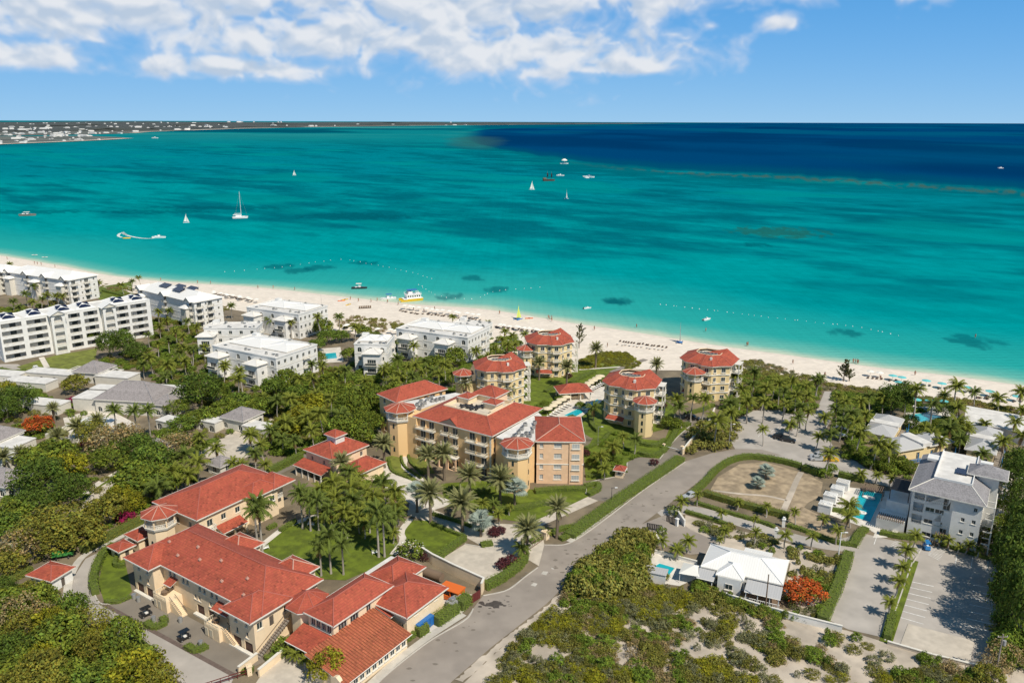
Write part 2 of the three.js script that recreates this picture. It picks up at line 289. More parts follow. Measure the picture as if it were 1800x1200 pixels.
// holes: [x along the face from its middle, sill height, width, height, kind] kind: w window, d door, g garage, a arch window, o open, c curtained
function wallPanel(o, face, cx, cz, w, d, y0, y1, holes, m, t = 0.3, name = 'wall') {
  const len = face === 'f' || face === 'b' ? w : d, off = face === 'f' || face === 'b' ? d / 2 : w / 2, a = FACE[face];
  const s = shapeOf([[-len / 2, y0], [len / 2, y0], [len / 2, y1], [-len / 2, y1]]);
  for (const [x, y, hw, hh, k] of holes) { const p = new THREE.Path(); const x0 = x - hw / 2, x1 = x + hw / 2; if (k === 'a' || k === 'A') { p.moveTo(x0, y); p.lineTo(x1, y); p.lineTo(x1, y + hh - hw / 2); p.absarc(x, y + hh - hw / 2, hw / 2, 0, Math.PI, false); p.lineTo(x0, y); } else { p.moveTo(x0, y); p.lineTo(x1, y); p.lineTo(x1, y + hh); p.lineTo(x0, y + hh); p.closePath(); } s.holes.push(p); }
  const g = new THREE.ExtrudeGeometry(s, { depth: t, bevelEnabled: false, curveSegments: 5 }); g.translate(0, 0, -t); g.rotateY(a);
  const sx = Math.sin(a), cz2 = Math.cos(a); g.translate(cx + sx * off, 0, cz + cz2 * off); const wall = part(o, name, g, m);
  const put = (x, y, depth) => [cx + sx * (off - depth) + cz2 * x, y, cz + cz2 * (off - depth) - sx * x];
  for (const [x, y, hw, hh, k] of holes) {
    if (k === 'o' || k === 'A') continue;
    const [px, py, pz] = put(x, y, 0.18);
    if (k === 'g') { const q = part(o, 'garage_door', once(`gd${hw}|${hh}`, () => { const L = []; for (let i = 0; i < 4; i++) L.push(box(hw - 0.04, hh / 4 - 0.05, 0.08, 0, i * hh / 4 + 0.02, 0)); return join(L); }), MT.garage); q.position.set(px, py, pz); q.rotation.y = a; }
    else if (k === 'd') { const q = part(o, 'door', once(`do${hw}|${hh}`, () => box(hw - 0.04, hh - 0.02, 0.08, 0, 0, 0)), MT.darkDoor); q.position.set(px, py, pz); q.rotation.y = a; }
    else addWindow(o, hw, hh, px, py, pz, a, k === 'a', k === 'c' ? MT.curtain : MT.glass);
  }
  return wall;
}
// a storeyed block: panels on the faces given, a core behind them
function block(o, cx, cz, w, d, y0, y1, m, faces, { inset = 0.3, core = m } = {}) {
  const f = faces.f ? (faces.fd ?? inset) : 0, b = faces.b ? inset : 0, r = faces.r ? (faces.rd ?? inset) : 0, l = faces.l ? inset : 0;
  part(o, 'wall', box(w - r - l - 0.006, y1 - y0 - 0.02, d - f - b - 0.006, cx + (l - r) / 2, y0, cz + (b - f) / 2), core);
  // front and back panels run the full width; side panels fit between them
  const t = 0.3;
  if (faces.f) wallPanel(o, 'f', cx, cz, w, d, y0, y1, faces.f, m, t); if (faces.b) wallPanel(o, 'b', cx, cz, w, d, y0, y1, faces.b, m, t);
  const zc = cz + ((faces.b ? t : 0) - (faces.f ? t : 0)) / 2, dd = d - (faces.f ? t : 0) - (faces.b ? t : 0);
  if (faces.r) wallPanel(o, 'r', cx, zc, w, dd - 0.004, y0, y1, faces.r, m, t); if (faces.l) wallPanel(o, 'l', cx, zc, w, dd - 0.004, y0, y1, faces.l, m, t);
}
function balustrade(len, h = 0.95, step = 0.42) { return once(`bal${len.toFixed(1)}|${h}`, () => { const L = [box(len, 0.09, 0.12, 0, h - 0.09, 0), box(len, 0.07, 0.1, 0, 0.08, 0)], n = Math.max(2, Math.round(len / step)); for (let i = 0; i <= n; i++) L.push(box(0.09, h - 0.24, 0.09, -len / 2 + 0.05 + (len - 0.1) * i / n, 0.15, 0)); return join(L); }); }
function railing(o, len, x, y, z, turn, m = MT.trim, name = 'railing') { const q = part(o, name, balustrade(len), m); q.position.set(x, y, z); q.rotation.y = turn; return q; }
function balcony(o, face, cx, cz, w, d, along, y, bw, depth, m = MT.trim, rm = MT.rail) { // slab and railing sticking out of a face
  const a = FACE[face], off = (face === 'f' || face === 'b' ? d / 2 : w / 2), sx = Math.sin(a), c = Math.cos(a);
  const g = new THREE.Group(); const q = part(o, 'balcony', box(bw, 0.22, depth, 0, -0.22, 0), m); q.position.set(cx + sx * (off + depth / 2) + c * along, y, cz + c * (off + depth / 2) - sx * along); q.rotation.y = a;
  const r = part(q, 'railing', balustrade(bw - 0.1), rm); r.position.set(0, 0, depth / 2 - 0.08);
  for (const s of [-1, 1]) { const e = part(q, 'railing', balustrade(depth - 0.2), rm); e.position.set(s * (bw / 2 - 0.07), 0, 0); e.rotation.y = Math.PI / 2; }
  return q;
}
function acUnit(o, x, y, z, s = 1, turn = 0) { const q = part(o, 'air_conditioner', once('acb', () => join([box(1.1, 1.0, 1.0, 0, 0.1, 0), box(1.2, 0.1, 1.1, 0, 0, 0)])), MT.acBox); q.position.set(x, y, z); q.scale.setScalar(s); q.rotation.y = turn; part(q, 'fan_grille', once('acf', () => cyl(0.42, 0.42, 0.06, 12, 0, 1.1, 0)), MT.darkMetal); return q; }
const span = (n, len, m = 0) => [...Array(n)].map((_, i) => -len / 2 + m + (len - 2 * m) * (n === 1 ? 0.5 : i / (n - 1)));
const R = (deg) => deg * Math.PI / 180;

// ---------------------------------------------------------------- foliage
const leafMat = (rgb, tr = 0.28) => phys({ rgb, vertexColors: true, roughness: 0.75, transmission: tr, thickness: 0, specularIntensity: 0.25 });
const VM = {
  coco: leafMat([0.18, 0.205, 0.03]), cocoDark: leafMat([0.118, 0.155, 0.028]), date: leafMat([0.23, 0.235, 0.10]), royal: leafMat([0.125, 0.165, 0.032]), fan: leafMat([0.36, 0.42, 0.36]),
  broad: leafMat([0.178, 0.226, 0.028]), dark: leafMat([0.105, 0.158, 0.022]), olive: leafMat([0.235, 0.225, 0.034]), yellow: leafMat([0.285, 0.275, 0.020]), scrub: leafMat([0.25, 0.24, 0.048]), scrubDry: leafMat([0.34, 0.26, 0.12]), scrubGrey: leafMat([0.25, 0.25, 0.12]), hedge: leafMat([0.178, 0.247, 0.030]), hedgeDry: leafMat([0.232, 0.225, 0.037]),
  flame: leafMat([0.55, 0.115, 0.025]), pink: leafMat([0.36, 0.02, 0.10]), bloom: leafMat([0.70, 0.66, 0.55]), burgundy: leafMat([0.10, 0.03, 0.035]), pine: leafMat([0.163, 0.165, 0.069]), dry: leafMat([0.30, 0.20, 0.09]), fresh: leafMat([0.15, 0.215, 0.03]), sea: leafMat([0.287, 0.277, 0.062]),
};
function leaves(out, rnd, pos, dir, size, vary, bend = 0.55) { // one folded leaf clump: a kite of two faces
  const n = new THREE.Vector3(rnd() - 0.5, rnd() - 0.5, rnd() - 0.5).normalize().multiplyScalar(1 - bend).addScaledVector(dir, bend).normalize();
  const u = new THREE.Vector3(rnd() - 0.5, rnd() - 0.5, rnd() - 0.5).cross(n).normalize(), v = n.clone().cross(u), s = size * (0.6 + 0.8 * rnd()), k = s * 0.55;
  const A = pos.clone().addScaledVector(u, -s / 2), B = pos.clone().addScaledVector(v, k / 2).addScaledVector(n, s * 0.12), C = pos.clone().addScaledVector(u, s / 2), D = pos.clone().addScaledVector(v, -k / 2).addScaledVector(n, s * 0.12);
  const t = 1 - vary + 2 * vary * rnd(), warm = 1 + (rnd() - 0.5) * vary;
  for (const p of [A, C, B, A, D, C]) { out.P.push(p.x, p.y, p.z); out.N.push(n.x, n.y, n.z); out.C.push(t * warm, t, t / warm); out.U.push(0, 0); }
}
function leafGeo(out) { const g = new THREE.BufferGeometry(); g.setAttribute('position', new THREE.Float32BufferAttribute(out.P, 3)); g.setAttribute('normal', new THREE.Float32BufferAttribute(out.N, 3)); g.setAttribute('color', new THREE.Float32BufferAttribute(out.C, 3)); g.setAttribute('uv', new THREE.Float32BufferAttribute(out.U, 2)); return g; }
const bag = () => ({ P: [], N: [], C: [], U: [] });
function crownGeo(seed, rx, ry, y, clumps, per, size, { vary = 0.28, low = -0.35, lump = 0.3, flatTop = 1 } = {}) {
  const rnd = rng(seed), out = bag();
  for (let k = 0; k < clumps; k++) {
    const a = k * 2.39996 + rnd(), hz = low + (1 - low) * ((k + rnd()) / clumps), rr0 = Math.sqrt(Math.max(0, 1 - hz * hz)), sh = 0.72 + 0.3 * rnd();
    const c = new THREE.Vector3(Math.cos(a) * rr0 * rx * sh, y + hz * ry * sh * flatTop, Math.sin(a) * rr0 * rx * sh), cr = rx * lump * (0.7 + 0.6 * rnd()), tone = 0.62 + 0.76 * rnd();
    const from = out.C.length;
    for (let i = 0; i < per; i++) { const d = new THREE.Vector3(rnd() - 0.5, (rnd() - 0.32), rnd() - 0.5).normalize(); leaves(out, rnd, c.clone().addScaledVector(d, cr * (0.55 + 0.5 * rnd())), d.clone().lerp(new THREE.Vector3(c.x / rx, (c.y - y) / ry + 0.3, c.z / rx).normalize(), 0.35), size, vary); }
    for (let i = from; i < out.C.length; i++) out.C[i] *= tone;
  }
  return leafGeo(out);
}
function trunkGeo(h, r0, r1, bend = 0.3, limbs = 0, spread = 1.5, seed = 1) {
  const rnd = rng(seed), P = [...Array(6)].map((_, i) => new THREE.Vector3(bend * Math.sin(i / 5 * 1.6) * (rnd() * 0.4 + 0.8), h * i / 5, bend * 0.4 * Math.sin(i)));
  const c = new THREE.CatmullRomCurve3(P), g = new THREE.TubeGeometry(c, 7, 1, 7), p = g.attributes.position, ctr = new THREE.Vector3();
  for (let i = 0; i < p.count; i++) { const f = Math.floor(i / 8) / 7; c.getPoint(f, ctr); const r = mix(r0, r1, f) * (f < 0.08 ? 1.35 : 1); p.setXYZ(i, ctr.x + (p.getX(i) - ctr.x) * r, ctr.y + (p.getY(i) - ctr.y) * r, ctr.z + (p.getZ(i) - ctr.z) * r); }
  g.computeVertexNormals(); const L = [g];
  for (let k = 0; k < limbs; k++) { const a = k / limbs * 6.28 + rnd(), s = h * (0.5 + 0.4 * rnd()); const b = c.getPoint(clamp(s / h)); L.push(bar(b.toArray(), [b.x + Math.cos(a) * spread, b.y + spread * (0.6 + 0.5 * rnd()), b.z + Math.sin(a) * spread], r1 * 0.8, 5, r1 * 0.3)); }
  return join(L);
}
function frondGeo(L, up, droop, n, leaf, leafDroop, seed, spreadTip = 0.5, tone = 1) { // a feather leaf along +x
  const rnd = rng(seed), out = bag(), pt = (f) => { const a = up - droop * f * f; return a; };
  let x = 0, y = 0; const pts = [[0, 0]]; for (let i = 1; i <= 10; i++) { const a = pt((i - 0.5) / 10); x += Math.cos(a) * L / 10; y += Math.sin(a) * L / 10; pts.push([x, y]); }
  const at = (f) => { const k = clamp(f * 10, 0, 9.999), i = Math.floor(k), t = k - i; return [mix(pts[i][0], pts[i + 1][0], t), mix(pts[i][1], pts[i + 1][1], t)]; };
  const add = (a, b, c, t) => { const u = new THREE.Vector3(...b).sub(new THREE.Vector3(...a)), v = new THREE.Vector3(...c).sub(new THREE.Vector3(...a)), nn = u.cross(v).normalize(); const f2 = nn.y < 0; if (f2) nn.negate(); for (const p of f2 ? [a, c, b] : [a, b, c]) { out.P.push(...p); out.N.push(nn.x, nn.y, nn.z); out.C.push(t * 1.02, t, t * 0.95); out.U.push(0, 0); } };
  for (let i = 0; i < 8; i++) { const [ax, ay] = at(i / 8), [bx, by] = at((i + 1) / 8), w = 0.07 * (1 - i / 9); add([ax, ay, -w], [bx, by, -w], [bx, by, w], 1.25 * tone); add([ax, ay, -w], [bx, by, w], [ax, ay, w], 1.25 * tone); }
  for (let i = 0; i < n; i++) for (const s of [-1, 1]) {
    const f = 0.1 + 0.9 * (i + 0.3 * rnd()) / n, [px, py] = at(f), len = leaf * Math.sin(Math.PI * (0.16 + 0.8 * f)) * (0.85 + 0.3 * rnd()), fw = spreadTip * len * (0.5 + f), [qx, qy] = at(clamp(f + 0.075)), t = tone * (0.78 + 0.44 * rnd());
    add([px, py, s * 0.03], [qx, qy, s * 0.03], [px + fw, py - len * leafDroop * (0.7 + 0.6 * rnd()), s * len], t);
  }
  return leafGeo(out);
}
function fanGeo(r, stalk, up, seed) { // a fan leaf on a stalk along +x
  const rnd = rng(seed), out = bag(), n = 16, c = [Math.cos(up) * stalk, Math.sin(up) * stalk, 0];
  const tri = (a, b, d, t) => { const u = new THREE.Vector3(...b).sub(new THREE.Vector3(...a)), v = new THREE.Vector3(...d).sub(new THREE.Vector3(...a)), nn = u.cross(v).normalize(); const f2 = nn.y < 0; if (f2) nn.negate(); for (const p of f2 ? [a, d, b] : [a, b, d]) { out.P.push(...p); out.N.push(nn.x, nn.y, nn.z); out.C.push(t, t, t); out.U.push(0, 0); } };
  tri([0, 0, -0.04], [0, 0, 0.04], c, 0.8);
  for (let i = 0; i < n; i++) { const a = -2.3 + 4.6 * i / (n - 1), w = 0.15, e = (b, k) => { const lx = Math.cos(b) * r * k, lz = Math.sin(b) * r * k; return [c[0] + lx * Math.cos(up * 0.6), c[1] + lx * Math.sin(up * 0.6) - 0.22 * r * k * k, lz]; }; tri(c, e(a - w, 0.55), e(a, 1), 0.8 + 0.4 * rnd()); tri(c, e(a, 1), e(a + w, 0.55), 0.8 + 0.4 * rnd()); }
  return leafGeo(out);
}
const joinLeaf = (list) => mergeGeometries(list, false);
// fronds of a crown: [frond geometry number, azimuth, extra tilt]
const KINDS = {
  coco: { m: () => VM.coco, trunk: () => trunkGeo(1, 0.03, 0.018, 0.06, 0, 0, 3), tm: MT.trunkGrey, geos: [frondGeo(1, 1.15, 1.5, 13, 0.21, 0.55, 11), frondGeo(1.06, 0.75, 1.75, 14, 0.22, 0.7, 12), frondGeo(1.08, 0.3, 1.6, 14, 0.23, 0.85, 13, 0.5, 1.02), frondGeo(1, -0.25, 1.1, 13, 0.2, 0.9, 14, 0.5, 1.1)], plan: (rnd) => [...Array(21)].map((_, i) => [i < 5 ? 0 : i < 11 ? 1 : i < 17 ? 2 : 3, i * 2.4 + rnd() * 0.5, (rnd() - 0.5) * 0.3]) },
  date: { m: () => VM.date, trunk: () => trunkGeo(1, 0.052, 0.048, 0.01, 0, 0, 4), tm: MT.trunkBrown, geos: [frondGeo(1, 1.3, 0.75, 14, 0.17, 0.25, 21, 0.8), frondGeo(1, 0.85, 0.9, 15, 0.17, 0.3, 22, 0.8), frondGeo(1, 0.35, 0.9, 15, 0.17, 0.35, 23, 0.8), frondGeo(0.95, -0.2, 0.8, 14, 0.16, 0.4, 24, 0.8)], plan: (rnd) => [...Array(44)].map((_, i) => [i < 9 ? 0 : i < 21 ? 1 : i < 34 ? 2 : 3, i * 2.4 + rnd() * 0.3, (rnd() - 0.5) * 0.25]) },
  royal: { m: () => VM.royal, trunk: () => join([trunkGeo(1, 0.030, 0.026, 0.004, 0, 0, 5)]), tm: MT.trunkGrey, geos: [frondGeo(1, 1.35, 1.2, 15, 0.2, 0.5, 31), frondGeo(1.1, 0.95, 1.9, 16, 0.22, 0.8, 32), frondGeo(1.12, 0.45, 1.9, 16, 0.22, 0.95, 33), frondGeo(1.05, -0.1, 1.45, 15, 0.2, 1, 34)], plan: (rnd) => [...Array(18)].map((_, i) => [i < 4 ? 0 : i < 9 ? 1 : i < 14 ? 2 : 3, i * 2.4 + rnd() * 0.5, (rnd() - 0.5) * 0.25]) },
  fan: { m: () => VM.fan, trunk: () => trunkGeo(1, 0.05, 0.045, 0.01, 0, 0, 6), tm: MT.trunkBrown, geos: [fanGeo(0.55, 0.55, 1.25, 41), fanGeo(0.6, 0.6, 0.75, 42), fanGeo(0.6, 0.6, 0.2, 43), fanGeo(0.5, 0.5, -0.3, 44)], plan: (rnd) => [...Array(26)].map((_, i) => [i < 6 ? 0 : i < 13 ? 1 : i < 21 ? 2 : 3, i * 2.4 + rnd() * 0.4, (rnd() - 0.5) * 0.9]) },
};
const palmName = { coco: 'coconut_palm', date: 'date_palm', royal: 'royal_palm', fan: 'fan_palm' };
const crownMerged = (kind, v) => once(`pc${kind}${v}`, () => { const K = KINDS[kind], rnd = rng(100 + v * 7); return joinLeaf(K.plan(rnd).map(([g, a, tilt]) => K.geos[g].clone().rotateZ(tilt).rotateY(a))); });
const trunkOf = (kind) => once(`pt${kind}`, () => KINDS[kind].trunk());
const shaftGeo = once('shaft', () => cyl(0.17, 0.1, 1, 8));
// a palm: trunk of height h, crown of radius r; near ones carry every frond as a piece of the crown
function palm(kind, x, z, h, r, near, v = 0, m = null, lean = 0) {
  const o = new THREE.Group(); o.name = numbered(palmName[kind]); o.position.set(x, 0, z); o.rotation.y = v * 1.7 + x; scene.add(o); const K = KINDS[kind];
  const t = part(o, 'trunk', trunkOf(kind), K.tm); t.scale.set(kind === 'coco' ? Math.max(6, h) : h * 0.4 + 4.2, h, kind === 'coco' ? Math.max(6, h) : h * 0.4 + 4.2);
  const off = kind === 'coco' ? 0.06 * Math.sin(1.6) * Math.max(6, h) * 0.98 : 0;
  if (kind === 'royal') { const s = part(o, 'crownshaft', shaftGeo, VM_shaft); s.position.y = h - 0.7; s.scale.set(1.2, 1.3, 1.2); }
  let c; const m1 = m ?? K.m();
  if (near) { c = new THREE.Group(); c.name = 'crown'; o.add(c); for (const [g, a, tilt] of K.plan(rng(100 + (v % 5) * 7))) { const f = part(c, 'frond', K.geos[g], m1); f.rotation.set(0, a, tilt, 'YXZ'); f.rotation.order = 'YXZ'; } }
  else c = part(o, 'crown', crownMerged(kind, v % 5), m1); r *= 0.84 + 0.3 * hash2(Math.round(x * 7), Math.round(z * 7));
  c.position.set(off, h - 0.1, 0); c.scale.setScalar(r);
  if (kind !== 'fan' && v % 2) for (let k = 0; k < 3; k++) { const f = part(o, 'dead_frond', K.geos[3], VM.dry); f.position.set(off, h - 0.2, 0); f.scale.setScalar(r * 0.85); f.rotation.order = 'YXZ'; f.rotation.set(0, v + k * 2.2, -0.75 - 0.2 * k); }
  if (kind === 'coco') { o.rotation.order = 'YXZ'; o.rotation.z = ((v * 37) % 11 - 5) * 0.022; o.rotation.x = ((v * 53) % 9 - 4) * 0.02; } return o;
}
const VM_shaft = mat({ rgb: [0.16, 0.21, 0.07], roughness: 0.6 });

// broadleaf trees: prototypes cloned with their own scale and turn
function treeProto(name, seed, m, { rx = 3, ry = 2.2, trunk = 1.6, clumps = 46, per = 46, size = 0.42, low = -0.35, lump = 0.3, limbs = 4, tr = 0.16, vary = 0.28 } = {}) {
  const o = new THREE.Group(); o.name = name; o.userData.base = name;
  part(o, 'trunk', trunkGeo(trunk + ry * 0.5, tr, tr * 0.55, 0.25, limbs, rx * 0.5, seed), MT.trunkBrown);
  part(o, 'crown', crownGeo(seed, rx, ry, trunk + ry * 0.62, clumps, per, size, { low, lump, vary }), m); return o;
}
const TREES = {
  broad: [1, 2, 3, 31].map((s) => treeProto('broadleaf_tree', s, s > 9 ? VM.fresh : VM.broad, { clumps: [58, 42, 70, 50][s % 4], per: 44, size: [0.42, 0.55, 0.34, 0.48][s % 4], lump: [0.3, 0.36, 0.24, 0.3][s % 4], vary: 0.36 })), dark: [4, 5].map((s) => treeProto('dense_tree', s, VM.dark, { clumps: 70, per: 44, rx: 3, ry: 2.7, size: 0.36 })),
  olive: [6, 7, 8, 32].map((s) => treeProto('broadleaf_tree', s, s > 9 ? VM.scrubDry : VM.olive, { clumps: [40, 36, 64, 56][s % 4], per: s > 9 ? 26 : 44, size: [0.36, 0.5, 0.42, 0.3][s % 4], lump: [0.32, 0.3, 0.25, 0.34][s % 4], vary: 0.36, limbs: 7 })), yellow: [9, 10].map((s) => treeProto('yellow_green_tree', s, VM.yellow, { clumps: 48, per: 44 })),
  flame: [11, 12].map((s) => { const t = treeProto('flame_tree', s, VM.flame, { clumps: 44, per: 40, ry: 1.7, low: -0.1 }); part(t, 'green_leaves', crownGeo(s + 50, 2.8, 1.5, 2.4, 34, 30, 0.36, { low: -0.4 }), VM.olive); return t; }),
  bush: [13, 14, 15].map((s) => treeProto('bush', s, VM.hedge, { rx: 1, ry: 0.85, trunk: 0.25, clumps: 24, per: 34, size: 0.24, limbs: 3, tr: 0.06, low: -0.5, lump: 0.36 })), pinkBush: [16].map((s) => treeProto('flowering_bush', s, VM.pink, { rx: 1, ry: 0.8, trunk: 0.25, clumps: 22, per: 34, size: 0.24, limbs: 3, tr: 0.06, low: -0.4, lump: 0.36 })),
  redBush: [17].map((s) => treeProto('burgundy_bush', s, VM.burgundy, { rx: 1, ry: 0.8, trunk: 0.25, clumps: 22, per: 34, size: 0.24, limbs: 3, tr: 0.06, low: -0.4, lump: 0.36 })),
  bloom: [18].map((s) => { const t = treeProto('white_flowering_bush', s, VM.broad, { rx: 1, ry: 0.9, trunk: 0.3, clumps: 24, per: 34, size: 0.24, limbs: 3, tr: 0.06, lump: 0.36 }); part(t, 'blossoms', crownGeo(71, 1.06, 0.95, 0.9, 22, 8, 0.17, { low: -0.1 }), VM.bloom); return t; }),
  scrub: [19, 20, 21].map((s) => treeProto('scrub_bush', s, VM.scrub, { rx: 1, ry: 0.8, trunk: 0.2, clumps: 26, per: 30, size: 0.2, limbs: 4, tr: 0.05, low: -0.5, lump: 0.34 })), scrubDry: [22, 23].map((s) => treeProto('scrub_bush', s, VM.scrubDry, { rx: 1, ry: 0.75, trunk: 0.2, clumps: 22, per: 22, size: 0.18, limbs: 6, tr: 0.04, low: -0.5, lump: 0.34 })), scrubGrey: [24, 25].map((s) => treeProto('scrub_bush', s, VM.scrubGrey, { rx: 1, ry: 0.8, trunk: 0.2, clumps: 26, per: 26, size: 0.19, limbs: 5, tr: 0.05, low: -0.5, lump: 0.34 })),
  scrubYellow: [26].map((s) => treeProto('scrub_bush', s, VM.yellow, { rx: 1, ry: 0.75, trunk: 0.2, clumps: 24, per: 26, size: 0.19, limbs: 4, tr: 0.05, low: -0.5, lump: 0.34 })),
  seagrape: [27, 28].map((s) => treeProto('sea_grape_bush', s, VM.sea, { rx: 1, ry: 0.8, trunk: 0.2, clumps: 24, per: 24, size: 0.3, limbs: 4, tr: 0.06, low: -0.5, lump: 0.34 })),
};
function tree(kind, x, z, rad, high, where, noun) { // radius of the crown and full height in metres; labelled by its place in the cluster
  const p = pick(TREES[kind]), small = ['bush', 'pinkBush', 'redBush', 'bloom', 'scrub', 'scrubDry', 'scrubGrey', 'scrubYellow', 'seagrape'].includes(kind), bx = small ? 1 : 3, by = small ? 1.55 : 5;
  const o = copyOf(p, x, z, RND() * 6.28, [rad / bx, high / by, rad / bx], '', small ? 'bush' : 'tree', where);
  return cluster(noun + where, o, noun, where);
}
// clipped hedges: a leafy box drawn along a line
function hedge(pts, w, h, label, m = VM.hedge, { step = 0.5, leaf = 0.26, dens = 15, name = 'clipped_hedge', y0 = 0, group } = {}) {
  const P = curve(pts, 1.2), rnd = rng(Math.round(Math.abs(P[0][0] * 31 + P[0][1] * 17)) + 3), out = bag(), cx = P.reduce((s, p) => s + p[0], 0) / P.length, cz = P.reduce((s, p) => s + p[1], 0) / P.length;
  const o = thing(name, label, 'hedge', cx, cz, 0, group), loc = P.map(([x, z]) => [x - cx, z - cz]);
  part(o, 'stems', slabGeo(ribbon(loc, w * 0.78), y0 + 0.02, y0 + h * 0.86), MT_hedgeCore);
  for (let i = 0; i < loc.length - 1; i++) {
    const [ax, az] = loc[i], [bx, bz] = loc[i + 1], L = Math.hypot(bx - ax, bz - az) || 1, tx = (bx - ax) / L, tz = (bz - az) / L, n = Math.ceil(L * (w + 2 * h) * dens);
    for (let k = 0; k < n; k++) {
      const f = rnd(), s = rnd() * (w + 2 * h); let off, y, d; const lump = 0.06 * Math.sin((ax + az + f) * 1.7) + 0.08 * (rnd() - 0.5);
      if (s < w) { off = s - w / 2; y = h + lump; d = new THREE.Vector3(0, 1, 0); } else { const sd = s < w + h ? -1 : 1; y = s < w + h ? s - w : s - w - h; off = sd * (w / 2 + lump); d = new THREE.Vector3(-tz * sd, 0.25, tx * sd).normalize(); }
      leaves(out, rnd, new THREE.Vector3(ax + (bx - ax) * f - tz * off, y0 + y, az + (bz - az) * f + tx * off), d, leaf, 0.24, 0.62);
    }
  }
  part(o, 'leaves', leafGeo(out), m); return o;
}
const MT_hedgeCore = mat({ rgb: [0.12, 0.155, 0.024], map: T_fine });

// ---------------------------------------------------------------- the sea, the land and the beach
const SHORE = [[-692.2,-746.8],[-517.5,-656.8],[-413.1,-598.4],[-374.5,-577.8],[-310.9,-538],[-253.4,-499.3],[-209.7,-481.2],[-152.7,-466.2],[-100.2,-442.7],[-55.7,-422.7],[-15.1,-410.9],[25.4,-383.9],[60.1,-362],[88.6,-341.5],[115.3,-326.4],[149.2,-307.1],[168,-299],[193,-285.2],[214.2,-270],[254.6,-237.8]];
const segDist = (x, z, P) => { let best = 1e9, side = 1; for (let i = 0; i < P.length - 1; i++) { const [ax, az] = P[i], [bx, bz] = P[i + 1], dx = bx - ax, dz = bz - az, t = clamp(((x - ax) * dx + (z - az) * dz) / (dx * dx + dz * dz)), ex = x - ax - t * dx, ez = z - az - t * dz, d = Math.hypot(ex, ez); if (d < best) { best = d; side = dx * ez - dz * ex < 0 ? 1 : -1; } } return best * side; }; // positive out to sea
const REEF = [[-352.5,-5358.4],[-238.1,-4241.3],[-148.6,-3509.6],[-41.1,-2815.8],[77.8,-2276.6],[193.7,-1860.6],[290.3,-1666.4],[385.4,-1577.2],[513.4,-1467.5],[613,-1345.1],[685.3,-1219.1],[751.5,-1123.6],[788.3,-854.9]];
const FARSHELF = [[-366.3,-5568.9],[-455.7,-8134.2],[-374.5,-10615.1],[-10.2,-13224.2],[526.3,-15610.3],[1573.4,-19196.7],[3433.4,-25047.3],[9780,-47499.3],[29894.8,-108826]];
const farR = (t) => { const q = FARSHELF.map(([x, z]) => [x / -z, Math.hypot(x, z)]); for (let i = 0; i < q.length - 1; i++) if (t <= q[i + 1][0]) return mix(q[i][1], q[i + 1][1], clamp((t - q[i][0]) / (q[i + 1][0] - q[i][0]))); return 9e9; };
const reefR = (t) => { const q = REEF.map(([x, z]) => [x / -z, Math.hypot(x, z)]); if (t < q[0][0]) return 60000; for (let i = 0; i < q.length - 1; i++) if (t <= q[i + 1][0]) return mix(q[i][1], q[i + 1][1], (t - q[i][0]) / (q[i + 1][0] - q[i][0])); return q[q.length - 1][1]; };
const BARS = [[240.8,-715.8,0,40,17],[-25.2,-493.3,0,9,4],[-35.3,-439,0,8,4],[59.6,-430,0,9,4],[157.2,-362.1,0,7,3],[209.2,-346.6,0,12,5],[-158.3,-533.9,0,10,5],[-141,-519.2,0,9,5],[-10.1,-460,0,9,4],[-103,-548.4,0,9,4],[56.1,-427.1,0,6,3],[-130.4,-530,0,10,4],[196.8,-639.4,0,12,6],[-165.5,-830.2,0,60,14],[-521.3,-863.7,0,60,10],[-388,-867.4,0,60,9],[-335.7,-910.2,0,80,10]]; // patches of seagrass and coral: [x, z, height, half width, half depth]
